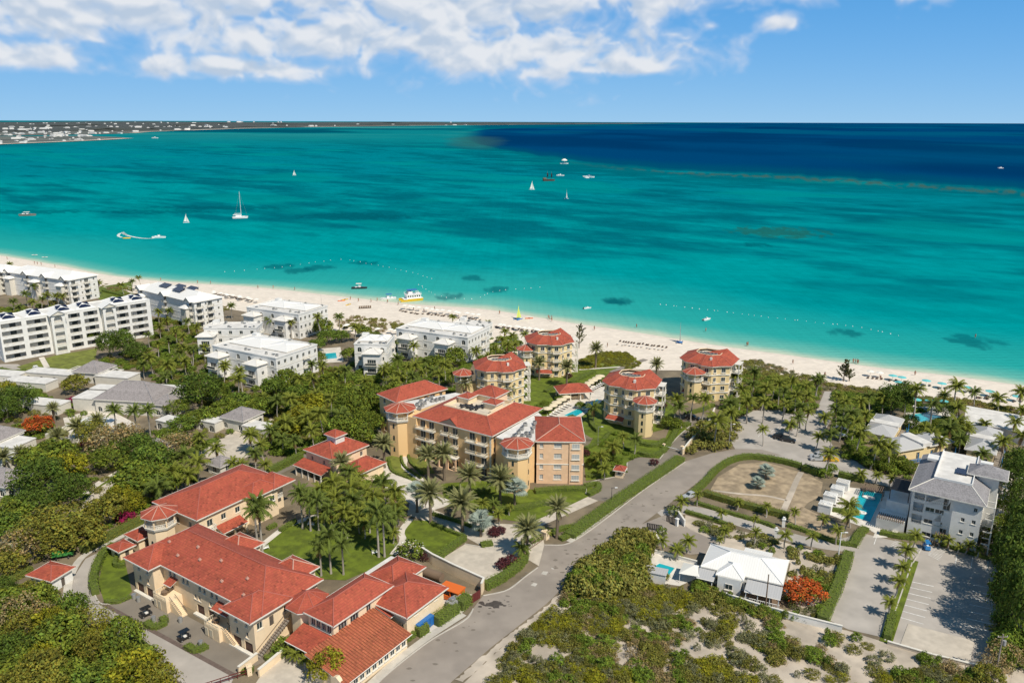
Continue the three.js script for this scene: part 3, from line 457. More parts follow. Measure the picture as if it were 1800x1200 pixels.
function seaColor(x, z) {
  const d = segDist(x, z, SHORE), r = Math.hypot(x, z), t = x / Math.max(1, -z);
  const w = fbm(x / 260 + 11, z / 260, 3) - 0.5;
  // clear shallow water over white sand, turquoise over the shelf
  const edge = [0.50, 0.57, 0.45], pale = [0.13, 0.43, 0.37], mid = [0.0, 0.268, 0.285], shelf = [0.0, 0.165, 0.225], deep = [0.0, 0.05, 0.15], reef = [0.04, 0.115, 0.11];
  const dd = d * (1 + 0.5 * w) + 4 * (fbm(x / 14, z / 14, 3) - 0.5);
  let c = mix3(edge, pale, sm(-2, 9, dd)); c = mix3(c, [0.02, 0.34, 0.32], sm(3, 30, dd + 12 * w)); c = mix3(c, mid, sm(20, 120, dd + 40 * w)); c = mix3(c, shelf, sm(180, 900, d + 400 * w) * 0.75);
  // seagrass meadows: darker, drawn out along the shore
  const along = x * 0.87 + z * 0.48, across = -x * 0.48 + z * 0.87, k = 1 + r / 3200;
  const m = fbm(along / (52 * k) + 40, across / (20 * k) + 2 * (fbm(along / 300, across / 300, 2) - 0.5), 6), m2 = fbm(along / (420 * k) + 7, across / (170 * k) + 3, 4), m3 = fbm(along / (22 * k) + 5, across / (7 * k) + 9, 4);
  const lean = m * 0.55 + m2 * 0.5 + m3 * 0.16 - (d < 110 ? (110 - d) / 300 : 0), g = sm(0.575, 0.76, lean) * sm(60, 260, d);
  c = mix3(c, [0.0, 0.078, 0.122], g * 0.66); c = mix3(c, [0.0, 0.122, 0.16], sm(0.50, 0.62, lean) * 0.4 * sm(80, 300, d)); const tiny = 0.84 + 0.32 * fbm(along / (10 * k) + 1, across / (3.2 * k) + 2, 3); c = c.map((q) => q * mix(1, tiny, sm(10, 120, d)));
  const sandy = sm(0.56, 0.72, fbm(along / (140 * k) + 90, across / (70 * k) + 50, 5)) * sm(120, 300, d);
  c = mix3(c, [0.0, 0.245, 0.25], sandy * 0.6);
  for (const b of BARS) { const dx = (x - b[0]) / b[3], dz = (z - b[1]) / (b[4] * 2.2); const s = dx * dx + dz * dz; if (s < 3) c = mix3(c, b[3] === 40 ? [0.012, 0.115, 0.10] : [0.0, 0.085, 0.115], sm(1.25, 0.35, s + 2.6 * (fbm(x / 5 + b[0], z / 9, 4) - 0.5)) * (b[3] === 40 ? 0.55 + 0.4 * fbm(x / 5, z / 9, 3) : 0.6)); }
  // the barrier reef and the drop-off beyond it
  const R = reefR(t), q = r / R - 1 + 0.06 * (fbm(t * 60, 3, 4) - 0.5);
  if (R < 50000 && t > -0.067) {
    c = mix3(c, [0.0, 0.125, 0.16], sm(-0.28, -0.05, q) * 0.55 * sm(0.4, 0.6, m + 0.15));
    c = mix3(c, reef, Math.exp(-(((q + 0.02) / 0.028) ** 2)) * 1.1 * sm(0.35, 0.7, fbm(t * 150, r / 50, 4)) * sm(0.02, 0.3, t));
    const near = sm(-0.067, -0.03, t) * sm(0.0, 0.09, q) * sm(0, 0.14, 1 - r / farR(t)); c = mix3(c, [0.0, 0.09, 0.15], sm(9000, 15000, r) * sm(-0.067, -0.03, t)); c = mix3(c, [0.0, 0.07, 0.14], near); c = mix3(c, deep, near * sm(0.05, 0.32, q));
    c = mix3(c, [0.0, 0.085, 0.175], 0.8 * sm(0.42, 0.66, fbm(x / 1500 + 4, z / 2600, 5)) * near); c = mix3(c, [0.0, 0.028, 0.10], 0.7 * sm(0.5, 0.7, fbm(x / 900 + 14, z / 2200 + 5, 5)) * near);
  }
  if (r > 2500 && t < -0.03) { // the bay in front of the far land: green over sand, darker over weed
    const f = fbm(x / 2200 + 3, z / 1500 + 8, 5); const lw = sm(-0.03, -0.075, t); c = mix3(c, [0.004, 0.20, 0.225], sm(2500, 5000, r) * 0.8 * lw); c = mix3(c, [0.0, 0.065, 0.115], sm(0.50, 0.64, f) * sm(2500, 5000, r) * 0.9 * lw); c = mix3(c, [0.06, 0.30, 0.27], sm(0.36, 0.28, f) * sm(4000, 9000, r) * 0.5 * lw);
  }
  { const e = ((t + 0.045) / 0.035) ** 2 + ((r - 4300) / 1300) ** 2; if (e < 4) c = mix3(c, [0.03, 0.115, 0.115], 0.6 * sm(1.7, 0.0, e + 1.2 * (fbm(x / 160, z / 420, 4) - 0.5))); }
  return c;
}
{
  const N1 = 900, NA = N1 + 60, NR = 400, P = [], C = [], UV = [], I = []; // finer where the bay lies
  const bearing = (i) => i < 30 ? -75 + 37 * i / 30 : i <= 30 + N1 ? -38 + 76 * (i - 30) / N1 : 38 + 37 * (i - 30 - N1) / 30;
  for (let j = 0; j <= NR; j++) {
    const f = j / NR, r = f < 0.8 ? 240 * Math.pow(5200 / 240, f / 0.8) : 5200 * Math.pow(300000 / 5200, (f - 0.8) / 0.2);
    for (let i = 0; i <= NA; i++) { const a = bearing(i) * Math.PI / 180, x = Math.sin(a) * r, z = -Math.cos(a) * r; P.push(x, -0.06, z); UV.push(x, z); const c = seaColor(x, z); C.push(c[0], c[1], c[2]); }
  }
  for (let j = 0; j < NR; j++) for (let i = 0; i < NA; i++) { const a = j * (NA + 1) + i, b = a + 1, c = a + NA + 1, d = c + 1; I.push(a, b, c, b, d, c); }
  const g = new THREE.BufferGeometry(); g.setAttribute('position', new THREE.Float32BufferAttribute(P, 3)); g.setAttribute('color', new THREE.Float32BufferAttribute(C, 3)); g.setAttribute('uv', new THREE.Float32BufferAttribute(UV, 2)); g.setIndex(I); g.computeVertexNormals();
  structure('sea', g, phys({ vertexColors: true, map: T_ripple, roughness: 0.35, bumpMap: T_wave, bumpScale: 0.5, specularIntensity: 0.0, ior: 1.33 }));
}
const M_ground = mat({ rgb: [0.24, 0.19, 0.125], map: T_ground, bumpMap: T_fine, bumpScale: 0.12 });
{ const back = [[900, -120], [900, 260], [-1100, 260], [-1100, -700]]; structure('ground', sheetGeo([...SHORE.map(([x, z]) => [x - 4, z + 16]), ...back], 0), M_ground); }
{ // beach: sand that dips under the water's edge
  const inland = [[208.5,-189.9],[181.5,-237.2],[175.5,-256.9],[144,-272.4],[116.6,-287.2],[96.3,-299.1],[45.5,-303.8],[28.1,-313],[0,-324.3],[-50.9,-343.7],[-92.5,-368.8],[-141.8,-402.7],[-188.3,-429.5],[-245.2,-461.5],[-301.4,-494.6],[-336.1,-516],[-365.2,-526.1],[-443.4,-559],[-582.1,-623.9]];
  const sea = SHORE.slice().reverse();
  const top = curve(SHORE, 6), low = curve(inland.slice().reverse(), 6), n = 160, P = [], UV = [], C = [], I = [], K = 9;
  const at = (L, f) => L[Math.min(L.length - 1, Math.round(f * (L.length - 1)))];
  for (let i = 0; i <= n; i++) { const s = at(top, i / n), b = at(low, i / n); for (let k = 0; k <= K; k++) { const f = k / K * 1.12, x = mix(b[0], s[0], f), z = mix(b[1], s[1], f); P.push(x, f > 0.97 ? 0.04 - (f - 0.97) * 5 : 0.04 + 0.12 * (fbm(x / 5, z / 5, 3) - 0.5) * (1 - f), z); UV.push(x, z); const wet = sm(0.93, 1.0, f + 0.05 * (fbm(x / 9, z / 9, 3) - 0.5)); C.push(mix(0.80, 0.70, wet), mix(0.705, 0.61, wet), mix(0.60, 0.52, wet)); } }
  for (let i = 0; i < n; i++) for (let k = 0; k < K; k++) { const a = i * (K + 1) + k, b = a + 1, c = a + K + 1, d = c + 1; I.push(a, c, b, b, c, d); }
  const g = new THREE.BufferGeometry(); g.setAttribute('position', new THREE.Float32BufferAttribute(P, 3)); g.setAttribute('color', new THREE.Float32BufferAttribute(C, 3)); g.setAttribute('uv', new THREE.Float32BufferAttribute(UV, 2)); g.setIndex(I); g.computeVertexNormals();
  const nrm = g.attributes.normal; if (nrm.getY(5) < 0) { const ix = g.index.array; for (let i = 0; i < ix.length; i += 3) { const t = ix[i]; ix[i] = ix[i + 1]; ix[i + 1] = t; } g.computeVertexNormals(); }
  structure('beach_sand', g, mat({ vertexColors: true, map: mottle(13, 0.86, 1, 6), roughness: 0.95, bumpMap: T_fine, bumpScale: 0.1 }));
}

// ---------------------------------------------------------------- the far shore with its houses
{
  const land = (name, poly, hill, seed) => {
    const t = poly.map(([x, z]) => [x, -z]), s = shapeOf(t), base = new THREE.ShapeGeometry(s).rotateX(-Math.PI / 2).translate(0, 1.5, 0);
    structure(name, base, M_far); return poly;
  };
  const M_far = mat({ rgb: [0.165, 0.18, 0.15], map: mottle(700, 0.35, 1, 7) });  // grey-green land, its base colour lightened to carry distance haze
  const spit = [[-2175.8,-2229.3],[-2104.2,-2749.4],[-2066.4,-3304.5],[-2041.2,-3674.5],[-2063.4,-4129.9],[-2104.4,-4487.8],[-2264.8,-4754.2],[-2688.9,-5173.3],[-3065,-4914],[-3384,-4437.4],[-3686.3,-3795]];
  const main = [[-3787.4,-3899.8],[-3492.9,-4581],[-3174.6,-5090.6],[-3017.1,-5656.5],[-2918.9,-5935.3],[-2940.7,-6337.9],[-3158.9,-7129.9],[-3222.6,-7760.1],[-3353,-8973.3],[-3454.3,-10401.3],[-3381.9,-12218.9],[-3030.6,-14590.8],[-2027.2,-19455.4],[-20.2,-25988.8],[2211.9,-32465.7],[6305.1,-46020.6],[12534.1,-65723.1],[10837.8,-79124.3],[-51,-64981.2],[-11450.4,-55196.3],[-19222.5,-46414.3],[-24861.8,-40042.2],[-28437.9,-29450.5]];
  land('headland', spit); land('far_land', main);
  // wooded rises on the far land, with trees standing on them
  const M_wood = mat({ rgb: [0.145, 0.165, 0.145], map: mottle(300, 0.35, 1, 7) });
  const humps = [], hump = (px, w, h, d) => { humps.push([px[0], px[1], w, h, d]); const g = new THREE.SphereGeometry(1, 40, 12, 0, Math.PI * 2, 0, Math.PI / 2), p = g.attributes.position; for (let i = 0; i < p.count; i++) { const k = 1 + 0.5 * (fbm(p.getX(i) * 4 + w, p.getZ(i) * 4 + h, 4) - 0.5); p.setXYZ(i, p.getX(i) * w * k, Math.max(0, p.getY(i)) * h * k, p.getZ(i) * d * k); } g.computeVertexNormals(); g.translate(px[0], 0, px[1]); structure('far_hill', g, M_wood); };
  for (const [x, z, , w, h, d] of [[-3950.8,-8216.6,0,420,38,900],[-4632.8,-8587.6,0,600,22,900],[-4317.6,-7172.2,0,500,18,900],[-4145.5,-10159.1,0,700,20,900],[-4223.6,-12723.5,0,900,28,1500],[-7819.1,-13161.1,0,2400,46,2500],[-7437.7,-16312.5,0,2600,55,2500],[-5498.5,-18936.3,0,2800,62,2500],[-3607.1,-26020,0,3600,72,2500],[-960.5,-33887,0,3200,62,3000],[3040,-44631.2,0,3500,40,3000],[-11198.3,-24951,0,5000,60,2500],[-5807.3,-8233.6,0,900,40,900],[-9504.4,-12286,0,2400,60,2500]]) hump([x, z], w, h, d);
  const strip = (pts, w, name) => structure(name, sheetGeo(ribbon(curve(pts, 60), w), 2.2), MT.sandPath);
  structure('far_beach', sheetGeo(ribbon(curve([[-2118.7,-2535.9],[-2087,-3001.7],[-2076,-3320.1],[-2051.8,-3693.7],[-2063.4,-4129.9],[-2105.2,-4502.9]], 40), 55), 2.4), mat({ rgb: [0.74, 0.68, 0.58], map: T_ground }));
  structure('far_beach', sheetGeo(ribbon(curve([[-3312.1,-8396.5],[-3353,-8973.3],[-3454.3,-10401.3],[-3381.9,-12218.9],[-3030.6,-14590.8],[-2027.2,-19455.4],[-20.2,-25988.8]], 200), 130), 2.4), mat({ rgb: [0.70, 0.66, 0.56], map: T_ground }));
  structure('far_beach', sheetGeo(ribbon(curve([[-2940.7,-6337.9],[-3158.9,-7129.9],[-3222.6,-7760.1]], 100), 60), 2.4), mat({ rgb: [0.62, 0.58, 0.48], map: T_ground }));
  // houses and hotels on the far shore
  const houseProto = (w, h, d, roof) => { const o = new THREE.Group(); o.name = 'far_house'; const walls = part(o, 'wall', box(w, h, d), MT.white); part(o, 'roof', hipGeo(w + 1, d + 1, h, roof), roof > 3 ? MT.greyShingle : MT.whiteRoof); return o; };
  const protos = [houseProto(26, 9, 14, 2.5), houseProto(40, 12, 16, 3), houseProto(18, 7, 14, 4), houseProto(60, 13, 18, 2.5)];
  const R3 = rng(5), spots = []; // [bearing from, to, nearest, farthest, number, size]: spread evenly in 1 / distance
  for (const [b0, b1, d0, d1, n, s] of [[-32.5, -26.5, 3500, 5300, 56, 0.55], [-32.5, -24.5, 5500, 22000, 170, 0.8], [-25, -19, 8500, 24000, 60, 1.1], [-19, 2, 14000, 30000, 50, 1.6]])
    for (let k = 0; k < n; k++) { const a = mix(b0, b1, R3()) * Math.PI / 180, d = 1 / mix(1 / d0, 1 / d1, R3()), x = Math.sin(a) * d, z = -Math.cos(a) * d; if (inPoly(x, z, spit) || inPoly(x, z, main)) spots.push([x, z, s]); }
  for (const [x, z, s] of spots) { let y = 0; for (const q of humps) y = Math.max(y, q[3] * 1.02 * Math.sqrt(Math.max(0, 1 - ((x - q[0]) / q[2]) ** 2 - ((z - q[1]) / q[4]) ** 2))); const o = copyOf(protos[Math.floor(R3() * 4)], x, z, R3() * 3, [s * (0.8 + R3() * 0.8), s * (0.7 + R3() * 0.5), s], 'tiny pale house on the far shore beyond the bay', 'house', 'houses on the far shore', y); }
}

// ---------------------------------------------------------------- roads, drives, lawns, paths
let layer = 0;
const sheet = (name, pts, m, y) => structure(name, sheetGeo(pts, y), m);
sheet('sandy_ground', [[-8.7,-103.1],[-9.7,-116.7],[-2,-128.3],[7.1,-141],[15,-153.6],[25.6,-168.3],[31.8,-165.2],[27.7,-151.4],[46,-140.2],[65.3,-134.1],[71.3,-130.3],[86.1,-122.3],[91.3,-120.8],[100.4,-119.3],[91.8,-94.8]], MT.sandPath, 0.012);
sheet('garden_soil', [[43.7,-181.1],[53.9,-173.9],[60.9,-169.9],[68.5,-164.7],[74.4,-159.8],[61,-137.4],[55.9,-135.5],[57.5,-147.3],[62.5,-158.5],[43.5,-164.5],[40.6,-169.7]], MT.sandPath, 0.014);
sheet('main_road', [[-25,-114.5],[-23.4,-119.2],[-20.5,-123.8],[-15.5,-130.8],[-8.9,-138],[-5.8,-145.7],[-1,-147.6],[3.2,-153.1],[6.1,-157],[7.7,-166.4],[12.1,-166.4],[14.9,-168.5],[36.5,-196.5],[50.5,-213.8],[59.3,-219.6],[67.9,-223.1],[75.5,-222.7],[80.1,-218.5],[75.5,-217.2],[68.8,-217.2],[58.9,-209.5],[48.4,-196.6],[40.4,-186.6],[28.4,-171.8],[21,-162.7],[14,-153.2],[7.1,-142.5],[-3.6,-128.8],[-9.9,-119.9],[-13.4,-114.6]], MT.asphalt, 0.05);
sheet('beach_road', [[75.5,-222.7],[81.2,-221.9],[86.3,-229.4],[101.9,-251.9],[110.9,-269.1],[114.7,-276.6],[117,-276.6],[111.4,-257.4],[99.6,-236.6],[97,-218.6],[100.1,-215.8],[101.2,-208.6],[107.8,-200.5],[104.6,-195.3],[101.5,-198],[96.9,-200.4],[90.9,-205.2],[83.6,-211.6],[75.7,-217.6]], MT.asphaltPale, 0.045);
sheet('public_car_park', [[69.2,-237.8],[75.9,-249],[82.7,-256.1],[95.7,-257.3],[102.5,-252.4],[92.3,-236.5],[86.4,-229],[81.3,-221.5],[75.3,-219.3],[67.5,-221.8],[67.5,-229.3]], MT.asphaltPale, 0.04);
sheet('sidewalk', ribbon(curve([[13.5,-167.5],[24.6,-182.5],[37.4,-199.7],[50.3,-216.6]]), 1.5), MT.kerb, 0.11);
sheet('sidewalk', ribbon(curve([[-24.7,-118.1],[-21.5,-123.7],[-16.1,-131.3],[-9.5,-139]]), 1.6), MT.kerb, 0.11);
sheet('resort_drive', [[22.6,-188.7],[19.9,-191.3],[21.2,-198.9],[31.4,-204.7],[33.7,-213.3],[37.3,-216.9],[43.3,-214.9],[51.5,-231.5],[57.5,-241.1],[57.5,-247.2],[60.1,-250.4],[67.4,-251.6],[64.3,-242.7],[51,-220.4],[47.1,-215.8],[25.9,-188.1]], MT.asphaltDark, 0.045);
sheet('entrance_drive', [[22.6,-188.7],[19.6,-191.3],[12.4,-183.9],[4.3,-176.5],[0.4,-175.9],[-12.2,-177.5],[-20.1,-183.7],[-26.3,-186.8],[-26.2,-180.7],[-19.8,-176.6],[-11.4,-170.2],[-4.8,-163.5],[-0.9,-161],[0.8,-155.4],[4,-159.4],[6.1,-157],[7.7,-166.4],[7.1,-175]], MT.paving, 0.044);
sheet('visitor_car_park', [[-17.3,-157.8],[-10.9,-166.3],[-4.2,-164],[-0.9,-160.6],[-0.1,-155.1],[-5.9,-149.5],[-6.5,-148.7]], MT.paving, 0.048);
sheet('forecourt', [[-39.8,-210.3],[-32.8,-212.8],[-27.8,-201.4],[-20.3,-193.4],[-14.5,-186.9],[-20.1,-183.1],[-23.8,-184.3],[-29.8,-191],[-36.2,-198.5],[-39.6,-202.8]], MT.pavingPale, 0.043);
sheet('service_lane', ribbon(curve([[-89.8,-171.7],[-82.7,-184.9],[-66.8,-206.3],[-61.3,-215],[-52.4,-227.9],[-40.3,-240.3]]), 5.5), MT.asphaltDark, 0.03);
sheet('garage_road', [[-89,-175.3],[-92.4,-165.8],[-95.8,-159.5],[-94.6,-152.6],[-91.6,-145.1],[-87.4,-140.1],[-78.2,-134],[-72.1,-129.3],[-63.4,-123.2],[-57.9,-118.6],[-54.8,-115.1],[-49,-115.1],[-49.1,-120.3],[-83.7,-142.3],[-85.9,-144.5],[-89.4,-149.7],[-93.4,-161.3],[-92,-165],[-87.2,-171.4]], MT.asphaltPale, 0.04);
sheet('garage_forecourt', [[-83.7,-142.3],[-49.1,-120.3],[-44.5,-124.8],[-77.2,-146.6],[-78.7,-144.1]], MT.asphaltDark, 0.042);
sheet('paver_strip', ribbon([[-83.8,-142.5],[-49.1,-120.5]], 0.9), MT.paverBrown, 0.06);
sheet('sidewalk', ribbon(curve([[-88.9,-176.5],[-93.3,-167.6],[-96.8,-161],[-95.4,-152.6],[-92,-144.5]]), 1.6), MT.kerb, 0.1);
sheet('courtyard_paving', [[-45.3,-114.4],[-44.6,-119.9],[-41.9,-126.5],[-36.1,-123.6],[-29.6,-119.1],[-28.4,-114.5]], MT.paving, 0.04);
sheet('service_yard', [[-22.2,-136.1],[-18.5,-142.8],[-13,-146.9],[-8.1,-145.9],[-9.6,-139.9],[-16.7,-131.6]], MT.pavingPale, 0.04);
sheet('lawn', [[-92.3,-162],[-89.2,-163.3],[-84.6,-155.3],[-79.4,-146.6],[-79.9,-144.1],[-83.4,-142.9],[-88,-149.7],[-91.2,-158.1]], MT.lawn, 0.05);
sheet('courtyard_lawn', [[-57.9,-159],[-56.9,-166.5],[-54.8,-173.3],[-51.8,-177.6],[-42.9,-182.1],[-28.9,-174.8],[-25,-161.6],[-31.1,-155.2],[-35.6,-151.1],[-41.5,-151.5],[-47.7,-156.7]], MT.lawn, 0.05);
sheet('courtyard_lawn', [[-26.3,-169.3],[-24.9,-178],[-19.5,-177.5],[-11.1,-170.5],[-17.4,-158.8],[-20.8,-161.9]], MT.lawn, 0.05);
sheet('garden_path', ribbon(curve([[-27,-161.6],[-25.5,-168],[-26.5,-172.1],[-25,-178.6]]), 1.6), MT.pavingPale, 0.07);
sheet('garden_path', ribbon(curve([[-60.4,-159],[-57.3,-167.8],[-54.5,-174.7],[-48.3,-180.5]]), 1.6), MT.pavingPale, 0.07);
sheet('lawn', [[-37.3,-216],[-32.4,-219.3],[-30.4,-209.6],[-25.5,-202.1],[-27.1,-200],[-32.4,-204.3],[-35.7,-210.4]], MT.lawnYellow, 0.05); sheet('lawn', [[-31.5,-220.6],[-28.9,-221.9],[-25.2,-215.7],[-21.4,-205.1],[-25.6,-204.3],[-29,-211.2]], MT.lawnYellow, 0.05);
sheet('garden_path', ribbon(curve([[-32.7,-220.6],[-31.2,-215.6],[-30.7,-209.6],[-26.8,-203.6],[-24,-200]]), 1.7), MT.pavingPale, 0.07);
sheet('lawn', [[-19.2,-198.6],[-7.7,-200.5],[0.1,-194.6],[20.9,-197.1],[24.2,-194.7],[19.8,-190.7],[12.4,-183.6],[4.3,-176.5],[-2.7,-178.7],[-11.5,-184.7],[-17.8,-190.1]], MT.lawn, 0.05);
sheet('lawn', [[21.3,-218.1],[26,-233.6],[32.2,-239.9],[37.3,-231.4],[47.2,-229.1],[52.1,-243.6],[57.7,-238.7],[50.1,-222.5],[44.3,-215.8],[37.3,-216.9],[31.4,-204.4],[20.4,-200.6]], MT.lawn, 0.032);
sheet('tower_garden', [[-6,-265.1],[1.1,-290.9],[6.9,-305.7],[27.2,-333.4],[36.6,-306],[51.9,-274.8],[56.2,-259.8],[54,-242.1],[37.3,-231.4],[32.2,-239.9],[24.9,-231.3],[18.6,-243.3],[9.4,-243.3]], MT.lawn, 0.02); sheet('lawn', [[7.3,-274.3],[16.6,-282.2],[18.7,-268.3],[12.5,-252.2],[8.5,-246.8],[6,-259.3]], MT.lawn, 0.05); sheet('lawn', [[26.8,-303.6],[44.2,-311.6],[48.8,-298.6],[33.9,-281],[25.8,-285]], MT.lawn, 0.06); sheet('dune_grass', [[27.8,-316.2],[39.1,-328.2],[49.8,-326.6],[52.8,-310.1],[46.2,-300.8],[43.9,-309.2],[26.7,-302.1]], MT.lawnYellow, 0.07);
sheet('garden_path', ribbon([[26.7,-302.1],[45.4,-306.5]], 1.2), MT.pavingPale, 0.09); sheet('boardwalk', ribbon([[39.2,-298.5],[47.3,-308.4],[55.5,-316.5]], 2.6), MT.greyWood, 0.16);
sheet('pool_terrace', [[11,-247.9],[17,-262.3],[31.3,-289.1],[35.3,-286.4],[33.3,-268.4],[21.1,-245.9]], MT.pavingPale, 0.06);
sheet('dry_lot', [[51.5,-191.5],[57.4,-203.4],[65.7,-211.9],[73.6,-213.5],[82.1,-206.2],[85.3,-200],[81.5,-191.7],[76.8,-187.8],[72,-181.3],[69.1,-180.4],[58.7,-186.4]], MT.dryGrass, 0.05);
sheet('dry_lot', [[67.7,-178.3],[74.6,-185.9],[77.3,-181.3],[80.7,-175.5],[79.8,-170],[73.1,-169.9]], MT.dryGrass, 0.05);
sheet('sand_path', ribbon(curve([[68.4,-182.2],[74.6,-193.7],[78.9,-201.8],[81.7,-206.6]]), 1.5), MT.sandPath, 0.07); sheet('sand_path', ribbon(curve([[53.7,-194.9],[60.5,-192.9],[67.6,-191.6],[71.9,-189.1]]), 0.9), MT.sandPath, 0.07);
sheet('villa_drive', ribbon(curve([[37.2,-181.1],[45.3,-183.8],[53.8,-179.1],[62,-173.4],[68.8,-168.6],[75.6,-166],[82.2,-166]]), 4.4), MT.asphaltPale, 0.04);
sheet('villa_court', [[30.6,-175.2],[38.7,-181.1],[41.6,-178.1],[43.4,-173.3],[48.1,-168.5],[45.7,-162.8],[40.6,-162],[36.2,-166.3],[33.9,-169.7]], MT.asphalt, 0.056);
sheet('car_park', [[73.4,-167.3],[84.1,-172.2],[91.4,-167.9],[95.7,-166.6],[89.6,-158.7],[71.2,-132],[65.5,-134.5],[62.4,-138.2],[77.8,-162.7]], MT.asphaltPale, 0.045);
sheet('car_park', [[95.3,-166.6],[100.4,-165.4],[109.9,-158.8],[91.5,-129.9],[86.8,-123.2],[71.3,-130.3],[89.9,-158.7]], MT.asphaltPale, 0.047);
structure('concrete_slab', slabGeo([[78.1,-136.2],[88.1,-130.9],[83.7,-124.3],[73.5,-129.7]], 0.04, 0.14), MT.paving);
sheet('planted_strip', ribbon([[90.6,-159.9],[71,-130.3]], 2.2), MT.lawn, 0.09);
sheet('villa_pool_deck', [[87.8,-198.3],[94,-196.2],[101.7,-194.6],[100.3,-189.2],[87.4,-171.9],[86.6,-174.1],[78.4,-183.1],[84.8,-194.1]], MT.poolDeck, 0.06);
sheet('villa_path', [[85.9,-170],[100.7,-192.5],[104,-189.3],[95.3,-174.2],[89.3,-170]], MT.poolDeck, 0.055);
sheet('cottage_pool_deck', [[31.3,-163.7],[34.5,-162.2],[42.8,-157],[39.7,-152],[35.8,-149.3],[27.6,-151.4]], MT.poolDeck, 0.06);
sheet('hotel_lane', [[-220.4,-307.3],[-199.9,-307.5],[-186.1,-296.3],[-182.9,-287.1],[-181,-272.6],[-185.7,-254.9]], MT.asphaltPale, 0.04); sheet('lawn', [[-198,-303.7],[-191.8,-319.8],[-179.6,-331.2],[-169,-307.8],[-179.8,-294.2],[-193.1,-299.9]], MT.lawnYellow, 0.05); sheet('garden_path', ribbon([[-195.8,-317.2],[-185.4,-303]], 2), MT.pavingPale, 0.08);
sheet('villa_lane', ribbon(curve([[-106.4,-180.2],[-108.6,-188.5],[-108.6,-196.2],[-106.1,-202.3]]), 4), MT.paving, 0.05); sheet('garden_path', ribbon(curve([[-112.5,-191.8],[-112.1,-198.7],[-110.2,-206]]), 2), MT.pavingPale, 0.05); sheet('lawn', [[-111.9,-187.9],[-112.3,-194.5],[-110,-207.1],[-107.6,-204.5],[-109.1,-192.5],[-108.2,-186.3]], MT.lawn, 0.045);
sheet('villa_car_park', [[-119.5,-158.7],[-130.5,-175.6],[-125.7,-178],[-118.6,-174.3],[-114.3,-164.9],[-114.5,-158.7]], MT.paving, 0.05); sheet('lawn', [[-131.7,-187.7],[-129.5,-192.7],[-125.1,-187.8],[-126.5,-181.5]], MT.lawn, 0.05);
sheet('motor_court', [[-95.4,-217.2],[-92.5,-223.6],[-86.4,-241],[-78.8,-247.7],[-75.6,-234.2],[-76.2,-217.3],[-81.6,-211.2],[-88.8,-215.2]], MT.paving, 0.05);
sheet('lawn', [[-245.2,-461.5],[-233.2,-479],[-209.3,-430.7],[-214.9,-416.4],[-228.9,-430.4]], MT.lawn, 0.05);
sheet('villa_terrace', [[-148.6,-247.1],[-140.9,-258.1],[-121.9,-242.2],[-127,-230.1],[-137.5,-230]], MT.pavingPale, 0.05);
sheet('hotel_pool_deck', [[136.3,-260.5],[150.1,-260.6],[150.1,-249.6],[136.5,-234.5],[128,-239.2]], MT.poolDeck, 0.06);
sheet('white_house_terrace', [[-83.7,-331.3],[-74.9,-334.1],[-68.9,-312],[-76.9,-310.3]], MT.pavingPale, 0.06);
sheet('side_path', ribbon(curve([[110,-164.9],[119.9,-177.2],[131,-192.7],[140.6,-207]]), 2), MT.paving, 0.05);
sheet('sand_lane', [[86.5,-117.1],[93.6,-127.1],[100.5,-135.8],[107.3,-135.8],[92.6,-113.6]], MT.sandPath, 0.03);
sheet('road_verge', ribbon(curve([[-9.2,-119.2],[-3.4,-127.3],[7.3,-141],[14.7,-152.3]], 0.7), 1.5).map(([x, z]) => [x + rr(-0.3, 0.3), z + rr(-0.3, 0.3)]), MT.sandPath, 0.056);
// oil stain, patches and dust on the road
{ const c0 = [-3.6,-142.5], g = []; for (let k = 0; k < 46; k++) { const a = RND() * 6.28, d = Math.sqrt(-Math.log(1 - 0.95 * RND())), x = c0[0] + Math.cos(a) * d * 2.3, z = c0[1] + Math.sin(a) * d * 1.0, r = rr(0.12, 0.75) * (1.3 - d * 0.5); g.push(sheetGeo([...Array(9)].map((_, i) => { const q = r * rr(0.6, 1.2); return [x + Math.cos(i / 9 * 6.28) * q * 1.5, z + Math.sin(i / 9 * 6.28) * q]; }), 0.053 + k * 0.0002)); } structure('oil_stain', join(g), MT.stain); }
{ const g = [], L = curve([[-20,-120.3],[-10.8,-133.1],[0.2,-147],[11.6,-159.4],[25.1,-175.2],[41.3,-195.5]], 3); for (let k = 0; k < 70; k++) { const p = pick(L), x = p[0] + rr(-3, 3), z = p[1] + rr(-3, 3), r = rr(0.1, 0.4); g.push(sheetGeo([...Array(7)].map((_, i) => [x + Math.cos(i / 7 * 6.28) * r * rr(0.7, 2), z + Math.sin(i / 7 * 6.28) * r * rr(0.6, 1.2)]), 0.0535 + k * 0.0002)); } structure('road_stain', join(g), mat({ rgb: [0.19, 0.16, 0.13] })); }
for (const q of [[[7,-154.9],[8.1,-154.7],[7.6,-153.3],[6.5,-153.8]], [[4.8,-150.4],[5.6,-150],[5.1,-148.9],[4.1,-149.4]], [[8.9,-156.3],[9.4,-156.1],[9.3,-155.6],[8.8,-155.9]]]) sheet('road_patch', q, MT.kerb, 0.056);
